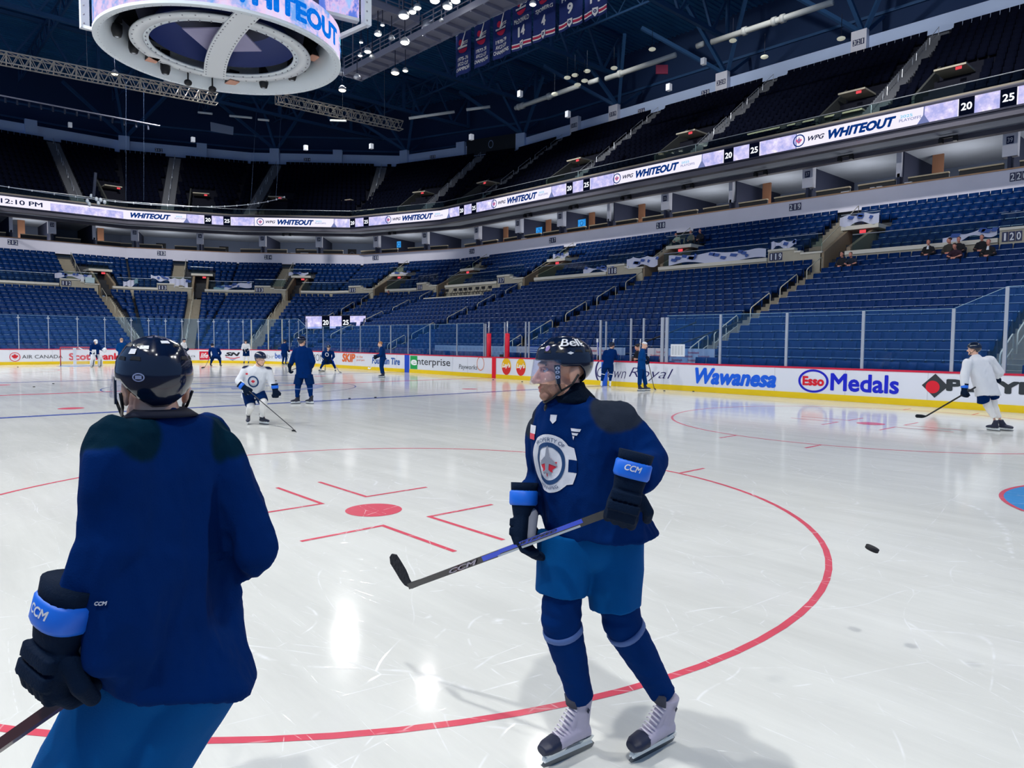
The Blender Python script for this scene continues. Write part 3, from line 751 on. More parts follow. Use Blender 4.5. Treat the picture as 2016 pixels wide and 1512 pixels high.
# ------------------------------------------------------------------ suites
COLS = [(0, 16.76, '39', 1), (0, 11.25, '', 0), (0, 5.75, '37', 1), (0, .24, '', 0), (0, -5.3, '35', 1), (0, -10.83, '', 0), (0, -16.3, '33', 1), (0, -21.7, '32', 1), (0, -27.7, '31', 1), (1, -21.3, '30', 1), (1, -27.7, '29', 1), (2, -7.9, '28', 1), (2, -13.95, '27', 1), (3, -3.8, '26', 1), (3, -10.0, '25', 1), (4, 7.2, '', 0), (4, 3.6, '23', 1), (4, .3, '', 0)]
M_col = mat('column_grey', (228, 228, 238), .7)
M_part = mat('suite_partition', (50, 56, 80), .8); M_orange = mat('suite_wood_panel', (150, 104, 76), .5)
M_tv = led_mat('tv_blue', [(0, (10, 60, 130)), (.5, (40, 130, 205)), (1, (120, 200, 240))], 3, 1.0)
for i, (k, u, num, wide) in enumerate(COLS):
    t = empty('suite_column', FR(k, u, -.4, 10.2), ('grey square suite column with dark number plate %s' % num) if num else 'thin plain suite post without a plate, %s' % ('between plates 37 and 39' if u > 10 else 'between plates 35 and 37' if u > 0 and k == 0 else 'between plates 33 and 35' if k == 0 else 'right of plate 23' if u > 5 else 'left of plate 23'), 'column')
    CN = ['ninth from the left on the long side'.replace('ninth', w_) for w_ in 'ninth eighth seventh sixth fifth fourth third second first'.split()]
    where = ('%s' % CN[i]) if k == 0 else ['left', 'right'][u > -25 and k == 1 or u > -10 and k == 2 or u > -6 and k == 3 or u > 5 and k == 4]+' one on the %s facet' % ['', 'corner', 'second', 'third', 'end'][k]
    if i == 16: where = 'middle one on the end facet'
    t['label'] = ('grey square suite column with dark number plate, ' if wide else 'thin plain suite post, ')+where
    w = .34 if wide else .14
    m = MB(); m.fbox(k, u-w, u+w, -.75 if wide else -.5, -.3, 11.9 if wide else 11.7, 13.3); m.build('shaft', M_col, t)
    q = MB(); q.hexa([FR(k, u-.08, -.3, 11.2), FR(k, u+.08, -.3, 11.2), FR(k, u+.08, -1.9, 10.3), FR(k, u-.08, -1.9, 10.3), FR(k, u-.08, -.3, 11.9), FR(k, u+.08, -.3, 11.9), FR(k, u+.08, -1.9, 11.6), FR(k, u-.08, -1.9, 11.6)]); q.build('base_fin', M_part, t)
    if num:
        put(flat([rect(-.17, .17, -.2, .2)]), lambda x, y, z: FR(k, u+x, -.29, 12.75+y), 'number_plate', M_navysign, t)
        put(fit_text(num, .24, .24, bold=.01), lambda x, y, z: FR(k, u+x, -.28, 12.75+y), 'number', M_signw, t)
    # partition behind
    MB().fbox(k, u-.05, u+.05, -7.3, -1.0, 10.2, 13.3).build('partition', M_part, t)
    if not wide or k == 0 and i in (1, 3, 5, 6, 7, 8): MB().fbox(k, u+.9, u+1.5, -3.2, -3.05, 10.2, 13.3).build('wood_panel', M_orange, t)
    # drink ledges either side
    for sgn, lab in ((-1, 'left'), (1, 'right')):
        if (i, sgn) in ((15, -1), (17, 1)): continue
        l = empty('drink_ledge', FR(k, u+sgn*1.6, -.9, 11.5), 'pale drink ledge %s of suite column, %s' % (lab, where), 'ledge')
        MB().fbox(k, *sorted((u+sgn*.36, u+sgn*2.5)), -1.0, -.75, 11.62, 11.70).build('ledge_top', M_cream, l)
        MB().fbox(k, *sorted((u+sgn*.36, u+sgn*2.5)), -.95, -.85, 10.25, 11.62).build('ledge_panel', M_black, l)
# televisions and framed pictures in suites
for k, u, o, z, w, lab in ((0, -14.9, -1.6, 12.15, .9, 'right of column plate 33'), (0, -20.4, -1.8, 12.1, .8, 'right of column plate 32'), (1, -25.9, -2.0, 12.3, .55, 'right of column plate 29')):
    t = empty('television', FR(k, u, o, z), 'glowing blue television with a round emblem, %s' % {-14.9: 'rightmost of the three', -20.4: 'middle of the three', -25.9: 'leftmost of the three'}[u], 'television')
    MB().fbox(k, u-w/2-.03, u+w/2+.03, o-.06, o, z-.36, z+.36).build('casing', M_black, t)
    put(flat([rect(-w/2, w/2, -.33, .33)]), lambda x, y, q: FR(k, u+x, o+.01, z+y), 'screen', M_tv, t)
    put(flat(ringpolys(0, 0, .13, .17, .17, .21, 24)), lambda x, y, q: FR(k, u+x, o+.02, z+y), 'screen_emblem', emit('tv_dark', (10, 40, 110), .6), t)
for k, u in ((3, -8.2), (3, -1.6), (2, -11.6), (2, -5.5), (1, -32.0), (1, -29.4), (1, -23.0)):
    t = empty('framed_picture', FR(k, u, -7.2, 12), 'dark framed picture with a pale arch on the back wall of a suite', 'picture', 'framed pictures in the far suites')
    MB().fbox(k, u-.5, u+.5, -7.28, -7.2, 11.6, 12.6).build('frame', M_black, t)
    put(flat(ringpolys(0, -.2, .25, .3, .32, .4, 16, 0, pi)), lambda x, y, q: FR(k, u+x, -7.18, 12.1+y), 'artwork', mat('picture_grey', (90, 100, 120), .7), t)
# section numbers on the fascia
for k, u, txt in ((4, .35, '212'), (3, -7.5, '213'), (2, -13.25, '214'), (1, -27.5, '215'), (0, -28.0, '216'), (0, -16.85, '217'), (0, -5.4, '218'), (0, 5.15, '219'), (0, 17.3, '220')):
    t = empty('section_sign', FR(k, u, .02, 10.7), 'blue and white section number %s on the suite fascia, %s' % (txt, {'220': 'rightmost', '219': 'second from right', '218': 'third from right', '217': 'fourth from right', '216': 'fifth from right', '215': 'middle of the corner', '214': 'third from left', '213': 'second from left', '212': 'leftmost'}[txt]), 'sign')
    digits(txt, lambda x, y, z: FR(k, u+x, .02+z, 10.72+y), .82, .46, t)
# papers left on the ledge
for k, u, w in ((0, 8.3, .5), (0, 9.9, .25), (0, 10.3, .3), (0, 11.9, .4), (2, -10.6, .5), (2, -9.4, .8), (1, -30.5, .9), (0, -20.6, .6)):
    o = MB().fbox(k, u-w/2, u+w/2, -.25, .0, 11.2, 11.26).build('paper_stack', M_paper); tag(o, 'small white papers lying on the wooden suite rail', 'papers', 'papers on the suite rail')
# projector brackets under the ribbon beam
for k, u in [(0, x) for x in (14.2, 8.7, 3.2, -2.4, -8, -13.5, -19)]+[(1, -24.5), (2, -11)]:
    t = empty('spotlight_bracket', FR(k, u, 1.0, 13.1), 'small black twin spotlight bracket hanging under the suite soffit', 'spotlight', 'twin spotlights under the soffit')
    MB().fbox(k, u-.45, u+.45, .95, 1.03, 13.12, 13.2).build('bar', M_black, t)
    for q in (-.35, .35): MB().fbox(k, u+q-.09, u+q+.09, .85, 1.15, 12.88, 13.12).build('lamp_head', M_black, t)
for k, u in [(0, x) for x in (12.6, 6.9, 1.2, -4.4, -9.9, -15.4)]+[(1, -22), (1, -28)]:
    o = MB().ell(FR(k, u, 3.0, 13.38), .12, .12, .16, 10, 6).build('dome_camera', M_black, None, True); tag(o, 'small black dome camera under the light ribbon', 'camera', 'dome cameras under the ribbon')

# ------------------------------------------------------------------ LED ribbon
rb = empty('led_ribbon', FR(0, 0, 3.2, 13.6), 'long glowing white LED ribbon with playoff lettering around the upper stand front', 'screen')
RZ0, RZ1 = 13.55, 14.42
m = MB()
for k in range(5):
    lo, hi = urange(k, 3.2); m.fbox(k, lo, hi, 3.12, 3.2, RZ0, RZ1)
m.build('screen_band', emit('led_white', (243, 238, 255), .84), rb)
M_edge = mat('ribbon_trim', (30, 32, 60), .6)
E_navy = emit('led_navy', (10, 50, 120), .9); E_navy2 = emit('led_ink', (22, 30, 66), .8); E_black = emit('led_black', (8, 14, 34), .6); E_red = emit('led_red', (226, 60, 100), .95); E_teal = emit('led_teal', (80, 190, 225), .9); E_grey = emit('led_grey', (110, 120, 170), .9); E_w = emit('led_lettering_white', (240, 244, 255), 1.0)
# continuous coordinate: start at facet k and walk along the ribbon (positive = right), crossing corners
def RIB(k, u, z, d=0.):
    o = 3.2+d; lo, hi = urange(k, o)
    while u > hi and k > 0:
        r = u-hi; k -= 1; lo, h2 = urange(k, o); u = lo+r; hi = h2
    while u < lo and k < 4:
        r = lo-u; k += 1; l2, hi = urange(k, o); u = hi-r; lo = l2
    return FR(k, u, o, z)
zc = (RZ0+RZ1)/2
def rtext(k, u, txt, w, h, m, shear=.0, bold=.02, dz=0, name='lettering', d=.012):
    put(fit_text(txt, w, h, bold=bold, shear=shear), lambda x, y, z: RIB(k, u+x, zc+dz+y, d), name, m, rb, cut=.5)
def rpatch(k, u0, u1, z0, z1, m, name='artwork', d=.006):
    put(flat([rect(u0, u1, z0, z1)]), lambda x, y, z: RIB(k, x, zc+y, d), name, m, rb, cut=.4)
def rtri(k, pts, m, name='artwork', d=.008):
    put(flat([pts]), lambda x, y, z: RIB(k, x, zc+y, d), name, m, rb)
H = (RZ1-RZ0)
def unit(k, u0, wpg=True, full=True):
    """one 13.85 m repeat; u0 = centre of the 20 | 25 block that ends it"""
    # end block
    rpatch(k, u0-1.25, u0-.55, -H/2, H/2, E_black); rpatch(k, u0+.55, u0+1.25, -H/2, H/2, E_black); rpatch(k, u0-.55, u0+.55, -H/2, H/2, M_led_snow)
    rtext(k, u0-.9, '20', .5, .38, E_w, bold=.03, d=.02); rtext(k, u0+.9, '25', .5, .38, E_w, bold=.03, d=.02)
    rpatch(k, u0+1.3, u0+3.6, -H/2, H/2, M_led_snow, d=.004); rpatch(k, u0+3.6, u0+3.66, -H/2, H/2, E_grey, d=.01)
    rpatch(k, u0-2.9, u0-1.3, -H/2, H/2, M_led_snow, d=.004)
    rtri(k, [(u0-3.2, -H/2), (u0-2.92, 0), (u0-2.9, H/2), (u0-2.84, H/2), (u0-2.86, 0), (u0-2.6, -H/2)], E_grey, d=.01)
def lead(k, u0):
    """roundel, WPG WHITEOUT 2025 PLAYOFFS; u0 = centre of roundel"""
    put(flat(ringpolys(0, 0, .30, .30, .37, .37, 28)), lambda x, y, z: RIB(k, u0+x, zc+y, .012), 'roundel_ring', E_navy, rb)
    put(flat([sc(MAPLE, .2)]), lambda x, y, z: RIB(k, u0+x, zc+y-.02, .012), 'roundel_leaf', E_red, rb)
    put(flat([sc(JET, .22)]), lambda x, y, z: RIB(k, u0+x, zc+y+.02, .016), 'roundel_jet', E_grey, rb)
    rtext(k, u0+1.05, 'WPG', .98, .28, E_navy2, .35, .03); rtext(k, u0+3.6, 'WHITEOUT', 3.7, .54, E_navy, .3, .06)
    rtext(k, u0+5.95, '2025', .62, .15, E_teal, 0, .01, .14); rtext(k, u0+6.15, 'PLAYOFFS', 1.1, .15, E_grey, 0, .01, -.06)
unit(0, 16.55); unit(0, 3.05); unit(0, -11.0); unit(0, -24.7); unit(1, -27.1+.1); unit(3, -1.95)
lead(0, 6.85); lead(0, -7.1); lead(0, -21.0); lead(1, -23.25); lead(2, -13.1)
rtext(3, -8.1, 'WHITEOUT', 3.6, .52, E_navy, .3, .06); rtext(3, -5.55, '2025', .6, .14, E_teal, 0, .01, .14); rtext(3, -5.4, 'PLAYOFFS', 1.1, .14, E_grey, 0, .01, -.06)
rtext(4, .7, '12:10 PM', 3.15, .42, E_navy2, 0, .02)
rpatch(4, 2.9, 9.0, -H/2, H/2*.6, M_led_snow, d=.004)
t1 = MB(); wallstrip(t1, 3.12, 3.24, 13.45, 13.55); wallstrip(t1, 3.12, 3.24, 14.42, 14.52); struct(t1.build('trim_7', M_edge))
# small corner screen behind the boards (20 | 25)
sc2 = empty('led_screen', FR(1, -24.8, 15.5, 2.0)); tag(sc2, 'low rectangular LED screen reading 20 and 25 above the corner glass', 'screen')
k, u0 = 1, 0
def hitv(u, v, s): return None
A = PT(602, 647, 60); B = PT(720, 646, 60); X = (B-A).normalized(); Nrm = Vector((-FH.x, -FH.y, 0)); LEN = (B-A).length; HZ = 1.02
f = lambda x, y, z: A+X*x+Vector((0, 0, 1))*y+Nrm*z
m = MB(); m.hexa([f(-.05, -.05, -.15), f(LEN+.05, -.05, -.15), f(LEN+.05, -.05, 0), f(-.05, -.05, 0), f(-.05, HZ+.05, -.15), f(LEN+.05, HZ+.05, -.15), f(LEN+.05, HZ+.05, 0), f(-.05, HZ+.05, 0)]); m.build('cabinet', M_black, sc2)
put(flat([rect(0, LEN, 0, HZ)]), lambda x, y, z: f(x, y, .01), 'screen', M_led_snow, sc2)
put(flat([rect(LEN*.27, LEN*.40, 0, HZ), rect(LEN*.6, LEN*.74, 0, HZ)]), lambda x, y, z: f(x, y, .02), 'dark_blocks', E_black, sc2)
for tx, c in (('20', .335), ('25', .67)): put(fit_text(tx, .48, .42, bold=.03), lambda x, y, z: f(LEN*c+x, HZ*.48+y, .035), 'lettering', E_w, sc2)
for q in (.08, LEN-.08): 
    MB().bar(f(q, 0, -.1), Vector((f(q, 0, -.1).x, f(q, 0, -.1).y, .9)), .08).build('support_post', M_dark, sc2)
# ------------------------------------------------------------------ upper band piers, numbers
for k, u, num in ((0, 4.8, '321'), (0, -6.5, '320'), (0, -18.3, '319'), (0, -23.4, '318'), (1, -15.1, ''), (1, -22.9, ''), (1, -31.0, ''), (2, -7.6, ''), (2, -15.1, ''), (3, -3.9, ''), (3, -12.0, ''), (4, 3.6, '')):
    w = .55
    t = empty('band_pier', FR(k, u, -9.9, 22.8), ('grey concrete pier numbered %s on the upper band wall, %s' % (num, {'321': 'rightmost', '320': 'second from the right', '319': 'third from the right', '318': 'fourth from the right'}[num])) if num else 'plain grey concrete pier on the upper band wall of the far end', 'pier', None if num else 'plain piers of the far upper band')
    MB().fbox(k, u-w, u+w, -10.0, -9.55, 22.85, 24.75).build('shaft', MATS['column_grey'] if k == 0 else MATS['band_concrete'], t)
    if num: digits(num, lambda x, y, z: FR(k, u+x, -9.55+z, 23.9+y), .85, .42, t)
for k, u, num in ((0, -8.3, '320'), (0, -15.2, '316'), (1, -27.0, '315'), (2, -11.3, '314'), (3, -8.5, '312')):
    t = empty('section_sign', FR(k, u, -9.98, 23.6), 'small dim section number on the upper band wall, %s' % {-8.3: 'rightmost', -15.2: 'second from right', -27.0: 'middle one', -11.3: 'second from left', -8.5: 'leftmost'}[u], 'sign'); digits(num, lambda x, y, z: FR(k, u+x, -9.98+z, 23.6+y), .8, .4, t)
# dark press box window with pale ring logo on the band
t = empty('press_window', FR(1, -18.5, -9.9, 23), 'dark recessed press box window with a pale ring emblem on the upper band', 'window')
MB().fbox(1, -22.2, -15.6, -9.98, -9.9, 23.1, 24.9).build('pane', M_black, t)
put(flat(ringpolys(0, 0, .25, .35, .33, .45, 24)), lambda x, y, z: FR(1, -19.0+x, -9.88, 24.1+y), 'emblem', mat('dim_emblem', (120, 135, 165), .6), t)
# wall girts and braces above the band
for z in (25.6, 27.2):
    g = MB(); wallstrip(g, -14.0, -13.8, z, z+.22); o = struct(g.build('trim_8', M_roofsteel))
# ------------------------------------------------------------------ roof steel
def truss(a, b, d, w, r, name, label, cat, panels, m, group=None, box=False, upv=Vector((0, 0, 1))):
    """planar or box truss from a to b (top chord), depth d downward"""
    a = Vector(a); b = Vector(b); X = (b-a).normalized(); S = X.cross(upv).normalized()*w/2
    root = empty(name, a, label, cat, group); D = Vector((0, 0, -d)); ch = MB(); we = MB()
    sides = [S, -S] if box else [Vector((0, 0, 0))]
    for s in sides:
        ch.bar(a+s, b+s, r); ch.bar(a+s+D, b+s+D, r)
        for i in range(panels):
            p = a+(b-a)*(i/panels)+s; q = a+(b-a)*((i+1)/panels)+s; mid = (p+q)/2
            we.bar(p, mid+D, r*.6); we.bar(mid+D, q, r*.6)
            if i % 2 == 0: we.bar(p, p+D, r*.8)
    if box:
        for i in range(panels+1):
            p = a+(b-a)*(i/panels); we.bar(p+S, p-S, r*.6); we.bar(p+S+D, p-S+D, r*.6)
            if i < panels: q = a+(b-a)*((i+1)/panels); we.bar(p+S, q-S, r*.5)
    ch.build('chords', m, root); we.build('webs', m, root); return root
for i, x in enumerate((-52, -40.5, -29, -17.6, -6, 5.5, 17)):
    truss((x, 44, 30.9), (x, -20, 30.9), 3.6, .1, .32, 'roof_truss', 'deep dark blue steel truss crossing under the roof deck', 'truss', 14, M_roofsteel, 'main roof trusses')
for y in (-6, 3, 12, 21, 29, 37):
    truss((-66, y, 30.6), (30, y, 30.6), 1.5, .1, .16, 'roof_joist', 'lighter steel joist running lengthwise under the roof deck', 'truss', 40, M_roofsteel, 'roof joists')
# diagonal struts fanning up from the piers
for k, u in ((0, 4.8), (0, -6.5), (0, -18.3), (1, -15.1), (1, -31.0), (2, -15.1), (3, -12.0)):
    t = empty('roof_strut', FR(k, u, -10.2, 24.7), 'dark struts fanning up from a concrete pier to the roof', 'strut', 'roof struts on the piers'); m = MB()
    for du, do in ((-5, 9), (0, 10), (5, 9)): m.bar(FR(k, u, -10.4, 24.7), FR(k, u+du, -10.4+do*.6, 28.6), .28)
    m.bar(FR(k, u, -10.4, 24.7), FR(k, u, -13.8, 27), .25); m.build('struts', M_roofsteel, t)
# white air ducts
def duct(a, b, r, lab, joints=()):
    a = Vector(a); b = Vector(b); t = empty('air_duct', a, lab, 'duct'); MB().tube([a, b], r, 14).build('duct_pipe', M_duct, t, True)
    for q in joints:
        c = a+(b-a)*q; d = (b-a).normalized()*.14; MB().tube([c-d, c+d], r*1.45, 14).build('collar', M_duct, t, True)
ZD = 22.5; YD = 33.3
def dx(u, v):
    d = ray(u, v); return (CAMPOS+d*((YD-CAMPOS.y)/d.y))
for (u0, v0, u1, v1, lab, j) in ((1015, 213, 1140, 169, 'white round air duct left of the hanging lamps', (.06, .12, .55)), (1193, 155, 1330, 108, 'white round air duct right of the hanging lamps', (.22,)), (1401, 83, 1640, 4, 'longest white round air duct towards the upper right', (.3, .55, .62)), (1372, 91, 1385, 86, 'short white duct stub between the two long ducts', ()), (1160, 163, 1178, 157, 'short white duct stub beside the hanging lamps', ())):
    p, q = dx(u0, v0), dx(u1, v1); duct(p, q, .19, lab, j)
for (u0, v0, u1, v1, lab) in ((805, 233, 895, 220, 'slim white duct above the far band wall'), (918, 216, 965, 210, 'short slim white duct right of the long slim one')):
    h = 62; duct(PT(u0, v0, h), PT(u1, v1, h), .12, lab)
for (u0, v0, u1, v1) in ((390, 221, 418, 224), (452, 228, 496, 232), (508, 235, 530, 237), (650, 237, 682, 238)):
    o = MB().tube([PT(u0, v0, 68), PT(u1, v1, 68)], .1, 8).build('light_tube', M_duct); tag(o, 'faint pale tube lying under the roof of the far end', 'tube', 'pale tubes under the far roof')
# silver box trusses hanging over the far half
M_silver = mat('silver_truss', (196, 190, 178), .4, .5)
def hang(p, top=30.0, r=.015):
    return MB().bar(p, (p.x, p.y, top), r)
def boxtruss(u0, v0, u1, v1, Z, d, n, lab):
    a = CAMPOS+ray(u0, v0)*((Z-CAMPOS.z)/ray(u0, v0).z); b = CAMPOS+ray(u1, v1)*((Z-CAMPOS.z)/ray(u1, v1).z)
    t = truss(a, b, d, d, .07, 'box_truss', lab, 'truss', n, M_silver, None, True)
    for q in (.15, .5, .85):
        p = a+(b-a)*q; hang(p).build('hanging_wire', M_alu, t)
    return a, b
boxtruss(-140, 75, 427, 186, 20, .7, 26, 'long silver box truss hanging on the left above the far end')
boxtruss(545, 185, 790, 240, 21, .7, 18, 'silver box truss hanging beside the scoreboard, receding to the right')
# thin dark pipe with clamps under it
t = empty('lighting_pipe', PT(0, 186, 50), 'thin dark pipe with small clamps below the left box truss', 'pipe')
MB().tube([PT(-60, 176, 52), PT(315, 248, 58)], .06, 6).build('pipe', M_cat, t)
m = MB()
for i in range(16): p = PT(-60+375*i/16, 179+72*i/16, 52+6*i/16); m.bar(p, p+Vector((0, 0, -.35)), .12)
m.build('clamps', M_dark, t)
# sagging cable with small bulbs in front of the far upper stand
P0, P1, P2 = PT(-80, 352, 62), PT(330, 405, 64), PT(560, 388, 66); cv = []
for i in range(41):
    q = i/40; cv.append(P0*(1-q)**2+(P1*2-(P0+P2)*.5)*2*q*(1-q)*1.0+P2*q*q)
t = empty('netting_cable', P0, 'sagging netting cable with small clips crossing in front of the far light ribbon', 'cable')
MB().tube(cv, .035, 5).build('cable', M_alu, t); m = MB()
for i in range(0, 41, 2): m.ell(cv[i], .07, .07, .09, 6, 4)
m.build('clips', M_paper, t)
for u in (248, 283, 506, 555):
    o = MB().bar(PT(u, 200 if u > 400 else 160, 60), PT(u+(-12 if u > 400 else 0), 395, 60), .018).build('steel_wire', mat('wire_blue', (40, 62, 96), .7)); tag(o, 'thin vertical suspension wire hanging from the roof', 'wire', 'suspension wires')
# lamp cluster hanging on the cable
t = empty('lamp_cluster', PT(190, 388, 62), 'cluster of small white lamps hanging in front of the ribbon near the left clock', 'lamps')
m = MB()
for du, dv in ((-18, 4), (-10, -6), (0, 0), (8, 2), (16, 6), (-14, 10), (4, 8)): m.ell(PT(190+du, 392+dv, 62), .14, .14, .2, 8, 5)
m.build('lamp', mat('lamp_white', (220, 228, 235), .4), t, True); MB().bar(PT(188, 340, 62), PT(184, 388, 62), .2).build('hanger', M_dark, t)
# ------------------------------------------------------------------ catwalks with work lights
M_glow = emit('lamp_glow', (255, 252, 240), 9.0); M_glow2 = emit('lamp_glow_soft', (255, 240, 205), 4.0)
def catwalk(a, b, lab):
    a = Vector(a); b = Vector(b); X = (b-a); n = int(X.length/1.2); Xn = X.normalized(); S = Vector((-Xn.y, Xn.x, 0))*.75
    t = empty('catwalk', a, lab, 'catwalk'); d = MB()
    d.bar(a, b, 1.5, .08); d.build('deck', M_cat, t); r = MB(); fr = MB()
    for s in (S, -S):
        fr.bar(a+s+Vector((0, 0, .0)), b+s+Vector((0, 0, .0)), .08, .42)
        for h in (.45, .75, 1.05): r.bar(a+s+Vector((0, 0, h)), b+s+Vector((0, 0, h)), .05)
        for i in range(n+1):
            p = a+X*(i/n)+s; r.bar(p, p+Vector((0, 0, 1.1)), .07)
    for i in range(n+1):
        p = a+X*(i/n)+Vector((0, 0, -.15)); fr.bar(p+S, p-S, .1, .22)
    r.build('railing', M_cat, t); fr.build('frame', M_cat, t)
    for i in range(0, n, 5):
        p = a+X*(i/n); hang(p+Vector((0, 0, 1)), 30.4, .08).build('hanger', M_cat, t)
catwalk((-21, 17.3, 21.6), (24, 17.9, 21.6), 'long grey catwalk with railings running beside the banners')
catwalk((-11.8, 16.3, 22.2), (-11.8, -14, 22.2), 'grey catwalk crossing towards the scoreboard with hanging work lights')
for (u, v, Z, r, bright) in ((795, 30, 21.3, .34, 1), (812, 22, 21.6, .24, 1), (822, 14, 21.8, .24, 1), (881, 12, 21.5, .3, 1), (856, 0, 21.5, .3, 1), (897, 0, 21.8, .3, 1), (744, 66, 20.8, .24, 1), (797, 82, 20.6, .3, 1), (753, 48, 21.2, .14, 1), (724, 100, 20.6, .24, 1), (709, 108, 20.6, .16, 1), (711, 82, 21.4, .14, 1), (778, 142, 20, .30, 2), (798, 138, 20, .2, 2), (674, 176, 20.5, .30, 2), (1049, 7, 20.5, .2, 1), (869, 40, 20.8, .14, 0), (771, 75, 20.8, .2, 0), (733, 112, 20.4, .2, 0), (226, 144, 22, .26, 2), (703, 152, 17.5, .22, 0)):
    p = CAMPOS+ray(u, v)*((Z-CAMPOS.z)/ray(u, v).z)
    t = empty('work_light', p, {1: 'glaring white work light hanging on the roof catwalks', 2: 'warm white work light hanging below the roof steel', 0: 'small silver lamp unlit on the catwalk edge'}[bright], 'lamp', {1: 'glaring catwalk lights', 2: 'warm roof lights', 0: 'unlit silver lamps'}[bright])
    MB().lathe([(r*.3, r*.9), (r*.8, r*.5), (r*1.02, -.02), (r*.98, -.06)], p, 14).build('reflector', M_alu, t, True)
    MB().ell(p+Vector((0, 0, -.03)), r*.92, r*.92, r*.5, 12, 8).build('bulb', {1: M_glow, 2: M_glow2, 0: M_alu}[bright], t, True)
    MB().bar(p+Vector((0, 0, r*.8)), p+Vector((0, 0, r*.8+1.2)), .04).build('stem', M_dark, t)
for (x, y, z) in LAMPS:
    t = empty('arena_lamp', (x, y, z+.1), 'round high-bay arena lamp over the ice', 'lamp', 'high-bay arena lamps'); MB().lathe([(.1, .6), (.35, .45), (.42, .08), (.40, .05)], (x, y, z), 16).build('reflector', M_alu, t, True)
# small hanging double lamps under the ducts and over the band
for (u, v, h) in ((1117, 153, 55), (1132, 148, 55), (1137, 167, 54), (1151, 159, 54), (1156, 140, 55), (1092, 185, 56), (1284, 97, 52), (1209, 134, 54), (1443, 80, 50), (1505, 112, 49), (1656, 76, 46)):
    p = PT(u, v, h); t = empty('small_lamp', p, 'small pale oval lamp hanging under the roof near the white ducts', 'lamp', 'small lamps near the ducts')
    MB().ell(p, .26, .26, .12, 10, 6).build('shade', mat('lamp_shade', (225, 225, 205), .5, emis=.3), t, True)
    MB().bar(p, p+Vector((0, 0, 1.5)), .03).build('stem', M_dark, t)
for (u, v, h) in ((138, 246, 68), (1317, 172, 50), (380, 275, 68), (1385, 121, 52), (1024, 185, 56), (731, 288, 66), (602, 291, 66), (928, 270, 60), (1118, 225, 55)):
    p = PT(u, v, h); o = MB().box(p.x-.15, p.x+.15, p.y-.15, p.y+.15, p.z-.22, p.z+.22).build('wall_lamp', mat('lamp_box', (200, 205, 215), .5, emis=.15)); tag(o, 'small pale box lamp hanging above the upper band wall', 'lamp', 'box lamps above the upper band')
t = empty('wall_sign', PT(1303, 137, 52), 'dim red sign box under the white ducts', 'sign'); p = PT(1303, 137, 52); m = MB(); m.bar(p-rt*.42, p+rt*.42, .1, .62); m.build('sign_box', mat('dim_red', (130, 34, 66), .6), t)
# speaker panel with a pale swoosh on the far roof
p = PT(438, 253, 70); t = empty('roof_panel', p, 'square panel with a pale curved shape under the far roof', 'panel')
m = MB(); m.hexa([PT(414, 240, 70), PT(460, 250, 70), PT(460, 250, 70.3), PT(414, 240, 70.3), PT(415, 258, 70), PT(459, 266, 70), PT(459, 266, 70.3), PT(415, 258, 70.3)]); m.build('panel', mat('panel_grey', (120, 130, 150), .7), t)
